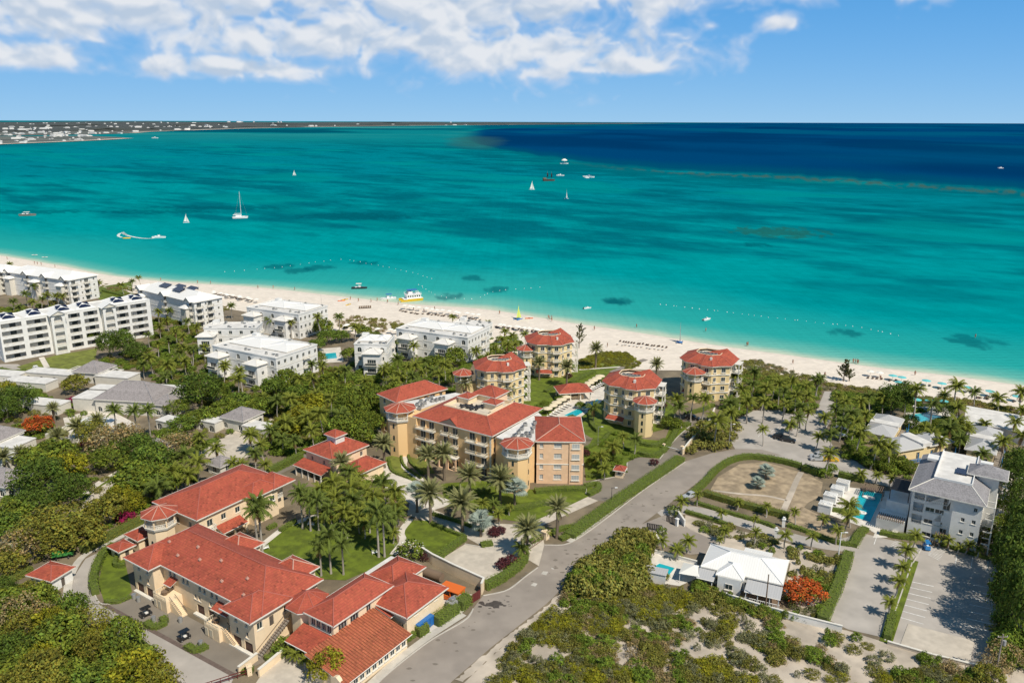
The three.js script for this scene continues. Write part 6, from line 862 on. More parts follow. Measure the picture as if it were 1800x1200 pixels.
// the white apartment blocks in the middle: flat roofs with hipped corner pavilions
function whiteBlock(label, rect, H, { pav = [-0.32, 0.28], storeys = 3, arch = true, front = 5, roofHip = true } = {}) {
  const [cx, cz, w, d, ang] = rect, o = thing('white_apartments', label, 'apartments', cx, cz, R(ang)), st = H / storeys, ys = rows(storeys, 0.9, st);
  const fx = span(front, w - 4), fh = grid(fx, ys.slice(0, arch ? -1 : undefined), 1.4, 1.5, 'w'); if (arch) for (const x of fx) fh.push([x, ys[storeys - 1] - 0.3, 1.7, 2.0, 'a']);
  block(o, 0, 0, w, d, 0, H, MT.white, { f: fh, r: [...grid(span(Math.max(3, Math.round(d / 2.9)), d - 2.6), ys, 1.25, 1.5, 'w')], l: grid(span(2, d - 6), ys, 1.2, 1.4, 'w') });
  for (const y of ys.slice(1)) part(o, 'string_course', ring(w + 0.16, d + 0.16, y - 1.0, 0.22, 0.3), MT.trim);
  part(o, 'parapet', ring(w + 0.3, d + 0.3, H, 0.45, 0.3), MT.white); part(o, 'flat_roof', box(w - 0.3, 0.12, d - 0.3, 0, H, 0), MT.flatRoof);
  if (roofHip) { hipRoof(o, -w * 0.18, -d * 0.1, w * 0.5, d * 0.62, H + 0.5, 1.1, MT.whiteRoof, { ridge: MT.whitePaint }); hipRoof(o, w * 0.24, -d * 0.12, w * 0.42, d * 0.58, H + 0.48, 1.0, MT.whiteRoof, { ridge: MT.whitePaint }); }
  for (let k = 0; k < 5; k++) { const q = part(o, 'skylight', once('skyl', () => box(1.0, 0.25, 1.0)), MT.glass); q.position.set(-w * 0.4 + k * w * 0.19, H + 0.12, d * 0.34 - (k % 2) * d * 0.66); }
  for (const f of pav) { // lower pavilions before the front, with balconies
    const x = f * w, pw = 6.4, pd = 5.2; block(o, x, d / 2 + pd / 2 - 0.4, pw, pd, 0, H - 2.2, MT.white, { f: grid([0], rows(storeys - 1, 0.6, st), 3.4, 2.0, 'w'), r: grid([0], rows(storeys - 1, 0.9, st), 1.2, 1.4, 'w') });
    hipRoof(o, x, d / 2 + pd / 2 - 0.2, pw + 1.2, pd + 1.0, H - 2.15, 1.4, MT.flatRoof, { ridge: MT.trim, name: 'pavilion_roof' });
    for (const y of rows(storeys - 1, 0.4, st)) { const b = balcony(o, 'f', x, 0, pw, d + 2 * pd - 0.8, 0, y + 0.2, 4.6, 1.3, MT.trim, MT.trim); const g = part(b, 'glass_panel', box(4.3, 0.7, 0.05, 0, 0.1, 0.6), MT.glass); }
  }
  for (let k = 0; k < 6; k++) acUnit(o, w * (0.44 - 0.16 * (k % 5)), H + 0.12, -d * 0.42 + (k % 2) * d * 0.8, 0.8, k); part(o, 'roof_hatch', box(2.6, 1.6, 2.2, -w * 0.38, H, -d * 0.36), MT.white);
  for (const y of ys.slice(1)) { balcony(o, 'r', 0, 0, w, d, d * 0.2, y - 0.8, 3.4, 1.0, MT.trim, MT.trim); }
  return o;
}
whiteBlock('white apartment block with arched windows behind, near the beach chairs', [-105.2,-362.9,31.2,19.9,-26.9], 11.2);
whiteBlock('long low white block left of the arched apartments', [-119.7,-331.4,22,10,2.0], 10.2, { arch: false, pav: [-0.42], roofHip: false });
whiteBlock('large white apartment block with grey white hipped pavilions in the middle', [-96.1,-297.7,33.8,21.6,-29.7], 10.8, { pav: [-0.34, 0.26], front: 6 });
whiteBlock('narrow white apartment block beside the small blue pool', [-54.8,-306.3,13,14,-4.0], 10.8, { pav: [0.1], front: 3, roofHip: true });
whiteBlock('white apartment block right of the pool, nearest the red roofs', [-29.2,-325.4,34.3,19,-25.7], 10.8, { pav: [-0.3, 0.22], front: 6 });
whiteBlock('small white block by the beach sand left of the red roofs', [-18.1,-349,16,9,-24.0], 7, { pav: [], front: 3, roofHip: false, storeys: 2 });

// ---------------------------------------------------------------- villas under pyramid shake roofs, with flat roofed garages
function villa(label, x, z, w, d, turn, h, rise, extra = []) {
  const o = thing('villa', label, 'villa', x, z, turn); block(o, 0, 0, w - 1, d - 1, 0, h, MT.villaWall, { f: grid(span(Math.max(1, Math.round(w / 5)), w - 4), [0.6], 1.6, 1.8, 'a'), r: grid(span(Math.max(1, Math.round(d / 5)), d - 4), [0.6], 1.6, 1.8, 'a') }); hipRoof(o, 0, 0, w, d, h + 0.05, rise, MT.shake, { ridge: MT.greyShingle });
  for (const [ex, ez, ew, ed, eh, arches0] of extra) { block(o, ex, ez, ew, ed, 0, eh, MT.villaWall, { f: arches0 ? grid(span(arches0, ew - 3), [0], 2.3, 2.1, 'a') : [] }); part(o, 'flat_roof', box(ew + 0.3, 0.25, ed + 0.3, ex, eh, ez), MT.flatRoof); part(o, 'parapet', ring(ew + 0.4, ed + 0.4, eh + 0.25, 0.2, 0.25), MT.trim); }
  return o;
}
{ let p = [-158.5,-288.5]; villa('villa with small grey pyramid roof below the balconied white hotel', p[0], p[1], 11, 11, R(-12), 4.2, 3.2, [[-15, 4, 20, 6, 3.2, 4], [-33, 9, 17, 6, 3, 3], [12, 3, 14, 7, 3.6, 0], [-16, 14, 18, 6, 3, 0]]);
  p = [-128.6,-257.5]; villa('villa with the largest grey pyramid roof on the left', p[0], p[1], 22, 15, R(-8), 5, 4.6, [[-15, 2, 9, 8, 4.4, 0], [4, -11, 12, 6, 3.6, 0], [-14, -9, 16, 5, 3.4, 0]]);
  p = [-115,-251.3]; villa('small grey roofed pavilion at the corner of the largest villa', p[0], p[1], 7.6, 7.6, R(-14), 4.4, 2.6);
  p = [-86.7,-240.4]; villa('villa with grey pyramid roof and flat garages round a motor court', p[0], p[1], 10, 10, R(-25), 4, 2.7, [[-9.5, 5.5, 11, 5, 3, 3], [-19, 11, 9, 5, 2.8, 2], [9.5, 3, 9, 5, 3, 0]]);
  p = [-104.1,-217.1]; villa('grey roofed summerhouse among trees left of the motor court', p[0], p[1], 7, 7, R(-30), 3, 2.4); p = [-81.5,-206.1]; villa('grey roofed hut at the lower end of the motor court', p[0], p[1], 6, 6, R(-30), 2.8, 2);
  p = [-134.2,-193.6]; villa('white cottage with grey pyramid roof at the left edge', p[0], p[1], 10, 9, R(-18), 3.6, 3); p = [-155.5,-223.7]; villa('grey roofed villa behind the red flowering tree at the left edge', p[0], p[1], 12, 10, R(-15), 3.8, 3, [[9, 2, 7, 8, 3, 0], [13, 12, 12, 8, 3, 0]]); p = [-169.9,-255.3]; villa('flat roofed villa range at the far left lane', p[0], p[1], 9, 8, R(-14), 3.4, 2.2, [[12, -2, 14, 6, 3, 2]]);
  const t = [-130.2,-233.2], o = thing('white_porch', 'white flat canopy on columns beside the largest villa', 'canopy', t[0], t[1], R(-20)); part(o, 'canopy_roof', box(10, 0.25, 7, 0, 4.2, 0), MT.whitePaint); for (const sx of [-4.5, -1.5, 1.5, 4.5]) for (const sz of [-3, 3]) { const c = part(o, 'column', cyl(0.22, 0.2, 4.2, 10), MT.trim); c.position.set(sx, 0, sz); } const b = part(o, 'terrace_wall', ring(13, 10, 0, 1.4, 0.3), MT.trim); b.position.set(-6, 0, 3); }

// ---------------------------------------------------------------- right: the grey roofed villa with its pool
{
  const [cx, cz, w, d, ang] = [106.5,-176.5,16,24.4,-33.5], o = thing('modern_villa', 'white four storey villa with grey shingle roof and flat white roof deck', 'villa', cx, cz, R(ang));
  const bw = w - 1.4, bd = d - 1.4, H = 12.2, st = 3.05, split = bw * 0.16;
  // left part with loggias, right part standing forward
  const lw = bw * 0.60, rw = bw - lw, lx = -bw / 2 + lw / 2, rx = bw / 2 - rw / 2;
  block(o, lx, -0.6, lw, bd - 1.2, 0, H, MT.white, { f: [...rows(3, st, st).map((y) => [-lw / 2 + 1.7, y + 0.4, 2.2, 2.2, 'o']), [1.0, 3 * st + 0.4, 4.6, 2.2, 'o'], ...grid([-0.2, 1.8], [0.6, st + 0.9, 2 * st + 0.9], 1.9, 1.1, 'w'), ...rows(3, 0.4, st + 0.9).map((y) => [lw / 2 - 1.3, y, 1.5, 3.2, 'w'])], fd: 1.5, l: grid([-3, 2], rows(4, 0.9, st), 1.4, 1.4, 'w') });
  for (const y of rows(3, st, st)) part(o, 'floor_slab', box(lw - 0.7, 0.2, 1.18, lx, y - 0.05, bd / 2 - 1.2 - 0.9), MT.white);
  for (const y of rows(3, st, st)) railing(o, 2.1, lx - lw / 2 + 1.7, y + 0.2, bd / 2 - 1.24, 0, MT.metal); railing(o, 4.5, lx + 1.0, 3 * st + 0.2, bd / 2 - 1.24, 0, MT.metal);
  block(o, rx, 0, rw, bd, 0, H, MT.white, { f: grid([-0.6, 1.6], [0.9, st + 0.9, 2 * st + 0.9], 0.8, 1.0, 'w').concat([[1.6, 3 * st + 0.9, 0.8, 1.0, 'w']]), r: grid(span(4, bd - 5), rows(4, 0.9, st), 1.4, 1.4, 'w') });
  // roof: grey slopes round a white deck
  const a = w / 2, b = d / 2, t = H + 2.3, x0 = -a + 4.6, x1 = a - 3.6, z0 = b - 4.6, z1 = -b + 0.4, A = [-a, H, b], B = [a, H, b], C = [a, H, -b], D = [-a, H, -b];
  const rf = part(o, 'roof', slopeGeo([[A, B, [x1, t, z0], [x0, t, z0]], [B, C, [x1, t, z1], [x1, t, z0]], [D, A, [x0, t, z0], [x0, t, z1]]]), MT.greyShingle); part(rf, 'ridge_cap', bar(A, [x0, t, z0], 0.12), MT.trim); part(rf, 'hip_cap', bar(B, [x1, t, z0], 0.12), MT.trim); part(rf, 'fascia', join([ring(w + 0.05, d + 0.05, H - 0.2, 0.22, 0.14), box(w - 0.3, 0.08, d - 0.3, 0, H - 0.12, 0)]), MT.trim);
  part(o, 'roof_deck', box(x1 - x0, t - H + 0.1, z0 - z1, (x0 + x1) / 2, H - 0.05, (z0 + z1) / 2), MT.flatRoof); part(o, 'parapet', join([box(x1 - x0, 0.5, 0.2, (x0 + x1) / 2, t, z0), box(0.2, 0.5, z0 - z1 - 0.2, x0, t, (z0 + z1) / 2), box(0.2, 0.5, z0 - z1 - 0.2, x1, t, (z0 + z1) / 2)]), MT.white); part(o, 'roof_niche', box(3.4, 0.6, 3.2, x0 - 1.2, t - 0.6, z1 + 5.5), MT.white);
  { const q = part(o, 'solar_panel', box(2.6, 0.1, 3.6), MT.solar); q.position.set(x1 - 2.6, t + 0.35, 0.6); const q2 = part(o, 'solar_panel', box(2.2, 0.1, 3.6), MT.solar); q2.position.set(x1 - 0.0, t + 0.35, 0.2); }
  part(o, 'stair_tower', box(5.4, t + 0.6, 4.6, a - 1.2, 0, -1.5), MT.white); hipRoof(o, a - 1.0, -1.5, 8.4, 7.0, t + 0.7, 1.8, MT.greyShingle, { ridge: null }); part(o, 'tower_skylight', box(2.6, 0.7, 1.6, a - 1.6, t + 1.8, -3.0), MT.white);
  for (const y of rows(4, 0.3, st)) { const f = part(o, 'outside_frame', join([box(0.2, 0.25, 9, a + 1.6, y + 2.4, b - 5), box(0.25, 2.6, 0.25, a + 1.6, y, b - 0.8), box(0.25, 2.6, 0.25, a + 1.6, y, b - 4), box(1.6, 0.2, 0.25, a + 0.8, y + 2.4, b - 0.8), box(1.6, 0.2, 0.25, a + 0.8, y + 2.4, b - 4)]), MT.trim); }
  // side pavilion with black pergola
  part(o, 'side_block', box(5, 5.6, 9, -a - 2.4, 0, 1.5), MT.white); { const q = part(o, 'pergola', join([...span(12, 8).map((z) => box(4.6, 0.16, 0.14, -a - 2.4, 8.2, 1 + z)), ...[-1, 1].flatMap((sx) => [-4, 4].map((sz) => box(0.2, 2.7, 0.2, -a - 2.4 + sx * 2.1, 5.6, 1 + sz)))]), MT.darkMetal); part(o, 'shade_cloth', box(4.2, 0.05, 7.6, -a - 2.4, 8.05, 1), MT.darkMetal); }
  part(o, 'terrace', box(6.2, 2.9, 5, -a - 3, 0, 8), MT.white); { part(o, 'pergola', join(span(13, 5.6).map((x) => box(0.14, 0.2, 3.4, -a - 3 + x, 3.0, 10.2))), MT.wood); }
  part(o, 'entrance_pergola', join([...span(7, 3).map((x) => box(0.15, 0.2, 2.2, 0.4 + x, 2.7, bd / 2 + 0.6)), box(0.2, 2.7, 0.2, -1, 0, bd / 2 + 1.5), box(0.2, 2.7, 0.2, 1.8, 0, bd / 2 + 1.5)]), MT.wood);
}
{ let i = 0; for (const [x, z] of [[89.1,-196.1], [86.1,-192.3], [82.7,-188.3], [79.5,-183.2]]) { const o = thing('pool_cabana', ['farthest', 'second farthest', 'second nearest', 'nearest'][i++] + ' white slatted cabana in the row beside the villa pool', 'cabana', x, z, R(-33), 'white pool cabanas'); part(o, 'side_wall', join([box(0.12, 2.2, 2.6, -1.5, 0, 0), box(0.12, 2.2, 2.6, 1.5, 0, 0), box(3, 2.2, 0.12, 0, 0, 1.24)]), MT.whitePaint); for (const t of span(11, 2.9)) { const s = part(o, 'roof_slat', once('cslat', () => box(0.16, 0.1, 2.9, 0, 2.25, 0)), MT.whitePaint); s.position.x = t; } part(o, 'bed', box(2.4, 0.5, 1.8), MT.cushion); } }
{ const p = [95.4,-191.6], o = thing('pergola', 'dark wooden pergola at the far end of the villa pool', 'pergola', p[0], p[1], R(-33)); part(o, 'posts', join([-1, 1].flatMap((a) => [-1, 1].map((b) => box(0.2, 2.5, 0.2, a * 2.3, 0, b * 1.5)))), MT.wood); for (const t of span(12, 5)) { const s = part(o, 'roof_slat', once('pslat', () => box(0.12, 0.18, 3.6, 0, 2.5, 0)), MT.wood); s.position.x = t; } }
// beach hotel cottages with grey hip roofs and blue galleries
function cottage(label, rect, h) {
  const [cx, cz, w, d, ang] = rect, o = thing('cottage', label, 'cottage', cx, cz, R(ang)); block(o, 0, 0, w - 1.4, d - 1.4, 0, h, MT.sandstucco, { f: grid(span(2, w - 5), [0.8], 1.1, 1.4, 'w'), r: grid(span(4, d - 6), [0.3], 1.2, 2.1, 'w') });
  hipRoof(o, 0, d * 0.25, w, d * 0.5 - 0.9, h, 1.9, MT.tentGrey, { ridge: null }); hipRoof(o, 0, -d * 0.25 - 0.5, w, d * 0.5 - 0.9, h, 1.9, MT.tentGrey, { ridge: null, name: 'rear_roof' }); part(o, 'link_roof', box(w - 0.5, 1.0, 3.4, 0, h, -0.2), MT.flatRoof);
  part(o, 'gallery_floor', box(2.2, 0.3, d - 2, w / 2 + 0.6, 0.3, 0), MT.greyWood); for (const z of span(5, d - 3)) { const c = part(o, 'gallery_post', once('gpost', () => box(0.18, 2.8, 0.18)), MT.blueWood); c.position.set(w / 2 + 1.5, 0.3, z); } railing(o, Math.round(d - 3), w / 2 + 1.6, 0.6, 0, Math.PI / 2, MT.blueWood, 'gallery_railing');
}
cottage('left beach hotel cottage with two grey hip roofs and blue railings', [116.4,-232.7,8.6,19.6,-35.0], 4);
cottage('right beach hotel cottage with two grey hip roofs beside the white flat roof', [140.9,-221,8.1,23.1,-35.0], 4);
cottage('middle beach hotel cottage with grey roofs behind the modern villa', [119.8,-219.9,9,22,-70.0], 4);
{ const pts = [[152,-250.8], [165.2,-241.3], [168.7,-238.3], [156.4,-224.3], [151.6,-230.8], [142.2,-234.6]], cx = pts[0][0], cz = pts[0][1], loc = pts.map(([x, z]) => [x - cx, z - cz]), o = thing('beach_restaurant', 'beach restaurant with broad white flat roof behind the sand', 'building', cx, cz); part(o, 'roof', slabGeo(loc, 3.8, 4.1), MT.flatRoof); const mid = loc.reduce((s, p) => [s[0] + p[0] / loc.length, s[1] + p[1] / loc.length], [0, 0]); part(o, 'wall', slabGeo(loc.map(([x, z]) => [mid[0] + (x - mid[0]) * 0.88, mid[1] + (z - mid[1]) * 0.88]), 0, 3.8), MT.white); }
// the low white house among the scrub
{
  const [cx, cz, w, d, ang] = [50.2,-152.1,16.9,10.5,-25.0], o = thing('white_house', 'low white house with broad white metal roof above the scrub', 'house', cx, cz, R(ang));
  block(o, 0, 0, w - 1.2, d - 1.2, 0, 3.5, MT.white, { f: grid([-4.4, -1.6, 1.5, 4.5], [0.8], 1.4, 1.3, 'w'), r: grid([-2, 2], [0.8], 1.2, 1.3, 'w') });
  hipRoof(o, 0, -0.4, w, d, 3.55, 2.0, MT.whiteRoof, { ridge: MT.whitePaint }); hipRoof(o, -w * 0.12, d * 0.34, w * 0.34, d * 0.62, 3.6, 1.5, MT.whiteRoof, { ridge: MT.whitePaint, name: 'cross_roof' }); part(o, 'cross_wing', box(w * 0.34 - 1, 3.5, 3, -w * 0.12, 0, d / 2 + 0.2), MT.white); addWindow(o, 1.6, 1.3, -w * 0.12, 0.9, d / 2 + 1.76, 0, false);
  shedRoof(o, [[w * 0.08, 2.5, d / 2 + 3.6], [w / 2, 2.5, d / 2 + 3.6], [w / 2, 3.2, d / 2 - 0.2], [w * 0.08, 3.2, d / 2 - 0.2]], MT.tentGrey); shedRoof(o, [[-w / 2 - 0.2, 2.5, d / 2 + 2.6], [-w * 0.30, 2.5, d / 2 + 2.6], [-w * 0.30, 3.2, d / 2 - 0.4], [-w / 2 - 0.2, 3.2, d / 2 - 0.4]], MT.tentGrey); for (const x of [w * 0.1, w * 0.24, w * 0.38, w / 2 - 0.3, -w / 2 + 0.2, -w * 0.32]) { const c = part(o, 'porch_post', box(0.16, 2.5, 0.16), MT.whitePaint); c.position.set(x, 0, d / 2 + (x > 0 ? 3.4 : 2.4)); } railing(o, Math.round(w * 0.4), w * 0.29, 0.2, d / 2 + 3.4, 0, MT.whitePaint); part(o, 'porch_floor', box(w * 0.42, 0.2, 3.6, w * 0.29, 0, d / 2 + 1.8), MT.wood);
  part(o, 'rear_annex', box(5, 2.6, 4, w * 0.1, 0, -d / 2 - 1.6), MT.white); shedRoof(o, [[w * 0.1 - 3, 2.5, -d / 2 - 4], [w * 0.1 + 3, 2.5, -d / 2 - 4], [w * 0.1 + 3, 3.2, -d / 2 + 0.3], [w * 0.1 - 3, 3.2, -d / 2 + 0.3]], MT.whiteRoof, 'annex_roof');
}
{ const p = [30.8,-151.6], o = thing('poolside_shelter', 'grey roofed shelter in front of the small pool', 'shelter', p[0], p[1], R(-22)); part(o, 'roof', box(5.4, 0.15, 2.8, 0, 2.3, 0), MT.tentGrey); for (const x of [-2.5, 2.5]) for (const z of [-1.2, 1.2]) { const c = part(o, 'post', box(0.14, 2.3, 0.14), MT.whitePaint); c.position.set(x, 0, z); } part(o, 'back_wall', box(5.2, 2.2, 0.12, 0, 0, 1.2), MT.white); }
{ const p = [38.7,-151.8], o = thing('shade_sail', 'white canvas shade between the pool and the white house', 'canopy', p[0], p[1], R(-24)); part(o, 'canvas', slopeGeo([[[-2.2, 2.3, 2.4], [2.2, 2.6, 2.4], [0.4, 3.4, -0.4]], [[2.2, 2.6, 2.4], [2.2, 2.4, -2.4], [0.4, 3.4, -0.4]], [[2.2, 2.4, -2.4], [-2.2, 2.3, -2.4], [0.4, 3.4, -0.4]], [[-2.2, 2.3, -2.4], [-2.2, 2.3, 2.4], [0.4, 3.4, -0.4]]]), MT.canvasWhite); for (const x of [-2, 2]) for (const z of [-2.2, 2.2]) { const c = part(o, 'post', cyl(0.06, 0.06, 2.4, 6), MT.whitePaint); c.position.set(x, 0, z); } }
lowWall('garden_wall', 'long white garden wall along the lower edge of the white house plot', [[43.7,-144.7],[49.6,-140.8],[56.4,-137],[63.9,-133.4]], 1.5, 0.25, MT.white); lowWall('garden_wall', 'white wall at the villa gate by the road', [[41.2,-182.3],[41.7,-179],[42.2,-175]], 1.6, 0.3, MT.white); lowWall('garden_wall', 'white wall piece left of the villa court', [[34.1,-169.7],[34.3,-166.3],[35.5,-165.3]], 1.5, 0.3, MT.white); lowWall('garden_wall', 'low white wall between pool deck and villa court', [[32.7,-162.7],[36.2,-160.8],[41.4,-157.9]], 0.8, 0.25, MT.white);
lowWall('car_park_wall', 'low pale wall at the lower edge of the villa car parks', [[71.2,-130],[77.8,-126.2],[86.3,-122.3]], 0.6, 0.25, MT.paving);
{ const p = [34.5,-173.2], o = thing('drive_gate', 'dark slatted gate across the villa drive', 'gate', p[0], p[1], R(-20)); for (const x of span(9, 3.4)) { const s = part(o, 'slat', once('dslat', () => box(0.3, 1.5, 0.05)), MT.darkMetal); s.position.set(x, 0.1, 0); } part(o, 'frame', join([box(3.8, 0.1, 0.1, 0, 1.6, 0), box(3.8, 0.1, 0.1, 0, 0.05, 0)]), MT.darkMetal); }
{ const p = [39.2,-176.7], o = thing('drive_gate', 'dark slatted gate panel beside the white gate wall', 'gate', p[0], p[1], R(-50)); for (const x of span(7, 2.6)) { const s = part(o, 'slat', once('dslat', () => box(0.3, 1.5, 0.05)), MT.darkMetal); s.position.set(x, 0.1, 0); } part(o, 'frame', join([box(3, 0.1, 0.1, 0, 1.6, 0), box(3, 0.1, 0.1, 0, 0.05, 0)]), MT.darkMetal); pillar(o, 1.8, 0, 1.9, 0.6, MT.white); }
for (const [x, z, l] of [[...[66.3,-175.1], 'white gate post with a meter box along the villa drive'], [...[62.8,-169.9], 'white gate pillar in the garden of the white house']]) { const o = thing('gate_post', l, 'post', x, z, R(-20)); pillar(o, 0, 0, 2, 0.7, MT.white); part(o, 'lamp_cap', box(0.5, 0.3, 0.5, 0, 2.35, 0), MT.whitePaint); }

// ---------------------------------------------------------------- palms: [x, z, height, crown radius]
function palms(kind, list, noun, where, { near = false, m = null, group } = {}) { list.forEach(([x, z, h, r], i) => { const o = palm(kind, x, z, h, r ?? 2.8, near, i + Math.round(Math.abs(x)), m && i % 3 === 1 ? m : null); tag(o, '', 'palm', group ?? where); cluster(noun + where, o, noun, where); }); }
palms('date', [[-36.2,-208.8,7.5,3.7],[-22.8,-200.5,7.5,3.9],[-18.5,-200.6,8,4.1],[-10.9,-189,7,4.1],[-2.9,-185.7,7.5,4],[-19.8,-176.5,8,4],[-11.8,-172.3,7.6,4.3],[3.6,-160.8,7,4.1],[10.8,-169.3,8,4],[-45.1,-194.7,8,3.6]], 'date palm', 'round the hotel forecourt', { near: true });
palms('fan', [[0.8,-184.6,5.5,3.4],[-7.3,-170,4.2,3.4],[-23.8,-182.1,6,2.9]], 'silvery fan palm', 'in the forecourt planting', { near: true });
palms('fan', [[66.2,-196.1,1.8,1.9],[70.2,-202,2.4,2.2]], 'silvery fan palm', 'in the dry lot', { near: true });
palms('date', [[-1.5,-259.7,6.5,3.7],[20.3,-280.1,8,3.5],[33.5,-304.6,8,3.5],[54.1,-284,8,3.6],[10.4,-289,7,3.2],[-16.4,-262.7,7.5,3.6]], 'date palm', 'among the apartment towers');
palms('royal', [[-56.6,-161.6,12,4.5],[-57.5,-161.4,11,3.6],[-50.5,-173.5,9.4,3.9],[-48.3,-172.4,8.6,3.4],[-46.1,-171.6,8.4,3.6],[-39.3,-153.7,9,4.3],[-41.2,-152.8,7.2,3.4],[-36.5,-153.3,7.2,3.5],[-30,-160.6,11.2,4.5],[-28.7,-160.7,9.5,3.6]], 'royal palm', 'on the courtyard lawn', { near: true });
palms('coco', [[-45.8,-185.4,7,3.6],[-43.3,-189.5,7.5,3.6],[-38.9,-187.1,7,3.6],[-42.1,-176.8,7,3.8],[-38.4,-175.4,6.5,3.8],[-36.2,-180,7,3.6],[-39.9,-180.1,8,3.8],[-32,-184.5,7,3.6],[-28.6,-179.2,6.5,3.6],[-33.9,-171.5,6,3.4],[-43,-172.6,6,3.2],[-48.1,-182.6,6,3],[-40.1,-171.5,5.5,3.2],[-27.3,-171.1,5,3],[-36.3,-171.1,5,3],[-33.3,-177.9,6.5,3.4],[-34.6,-168.8,4,2.6],[-44.9,-172.9,4,2.6],[-27.6,-166.6,3,2.2],[-38.6,-168.5,3.4,2.4],[-27.5,-175.5,5,3]], 'dark coconut palm', 'in the courtyard grove', { near: true, m: VM.cocoDark });
palms('coco', [[61.7,-224.7,8.7,4.4],[58.9,-245.5,8.2,3.3],[62,-244.4,8.2,3.4],[52.3,-242.4,8.7,3.6],[69.9,-241.8,8.2,3.6],[76.9,-253.6,8.2,3.6],[77,-244,8.2,3.6],[82.4,-257.6,8.7,3.6],[82.3,-244.3,7.7,3.2],[85.3,-256.1,8.2,3.4],[87.2,-273.2,8.2,3.2],[92.5,-260.4,8.2,3.6],[98,-262.3,8.2,3.6],[93,-240.4,7.2,3.3],[99,-249.5,7.7,3.4],[85.8,-229.5,5.6,2.8],[108.3,-268.8,8.2,3.3],[92.1,-266.7,8.2,3.4],[94.4,-250,7.7,3.4],[91.4,-251.4,8.2,3.4],[100.9,-260.5,8.2,3.4],[80.6,-268.5,8.2,3.2],[89.4,-232.9,6.2,3],[94.1,-238.2,6.7,3],[69.7,-235.1,7.2,3.2],[54.7,-240.1,7.2,3.2],[49.8,-248.2,7.2,3]], 'coconut palm', 'in the grove between towers and beach road', { m: VM.cocoDark });
palms('coco', [[88.4,-244.7,7,2.6],[76.5,-225.3,5.4,2.5],[91.5,-222.4,4.6,2.4]], 'coconut palm', 'standing alone in the public car park', { near: true });
palms('coco', [[98.5,-232.3,7,3.3],[94.6,-219.1,6.5,3.1],[87.1,-203.4,7.1,3.7],[107.9,-249.6,7.5,3.3],[104.7,-232.7,8,3.7],[101.2,-216.7,8,3.7],[112.9,-244.6,7.5,3.3],[119.2,-249.7,7.5,3.3],[102,-208.6,8,3.9],[106.2,-207,7.5,3.3],[109.2,-269.2,7,3.1],[108.5,-244,7.5,3.3],[104.1,-227.5,7,3.3],[101.2,-228.8,6.5,3.1],[110.8,-233.1,7.5,3.3],[124.3,-251.1,7,3.1],[104.7,-239.8,6.5,3.1]], 'coconut palm', 'beside the beach road', { m: VM.cocoDark });
palms('coco', [[132.6,-247.1,10.8,3.3],[132.5,-235.9,10.3,3.3],[146.1,-248.4,11.8,3.7],[143.9,-241.4,6.8,3.7],[157.8,-256.1,6.8,3.3],[163.1,-250.4,6.8,3.3],[171.4,-253.3,7.8,3.3],[131.9,-223.6,6.8,3.9],[136.5,-228.3,6.8,3.9],[126.9,-229.5,4.8,2.9],[131.9,-251.2,6.8,3.1],[146.1,-254.8,6.8,3.1],[138.2,-226.1,5.8,3.1],[131.5,-206.8,5.8,2.9],[126.2,-222.7,5.3,3.3],[125.8,-217,5.3,3.3],[132,-218,5.8,3.3],[122.1,-223.8,4.3,2.7],[147.8,-232.1,4.8,2.5]], 'coconut palm', 'round the beach hotel pool', { m: VM.cocoDark });
palms('coco', [[153.4,-227.9,7,3.4],[141.8,-211.7,7,3.4],[149,-217.4,7,3.2],[139.3,-202.9,7,3.2],[162.8,-239,7,3]], 'coconut palm', 'at the right edge behind the modern villa');
palms('coco', [[95.7,-200.3,2.6,1.9],[99.4,-199.5,2.8,1.8],[102.6,-197.8,2.8,1.9]], 'small palm', 'in a row behind the villa pool'); palms('coco', [[82.5,-174.8,6,3],[80,-171.8,5,2.4]], 'coconut palm', 'at the corner of the villa pool', { near: true });
palms('coco', [[90.1,-160.3,6,2.8],[86.3,-155,5.5,2.4],[82.8,-149.6,4.6,2.2],[79.5,-145.1,4,2.2],[75.2,-138.3,3.6,2.1]], 'coconut palm', 'on the strip between the car parks', { near: true });
palms('coco', [[42.9,-181.7,3.6,2.3],[47.7,-186,3.4,2],[57.3,-183.6,2.4,1.6],[63.6,-180,3,1.8],[52,-177.1,2.6,1.6],[69.6,-176.2,3.4,1.8],[74.7,-173.4,3.4,2],[69.3,-164.3,3.6,2.2],[75.8,-166.7,4,2],[58.8,-174,3,1.6],[49.8,-167.1,3.4,1.9],[56.2,-165.6,4,1.9],[48.1,-165.3,2.2,1.4],[63.2,-164.7,3.6,2]], 'young palm', 'along the villa drive', { near: true }); palms('coco', [[40.3,-162.6,3,2.2],[37,-159.8,2.6,2],[34.3,-161.8,3.4,1.8]], 'young palm', 'beside the villa court', { near: true }); palms('coco', [[33.7,-151.2,1.4,0.9]], 'tiny palm', 'in front of the small pool');
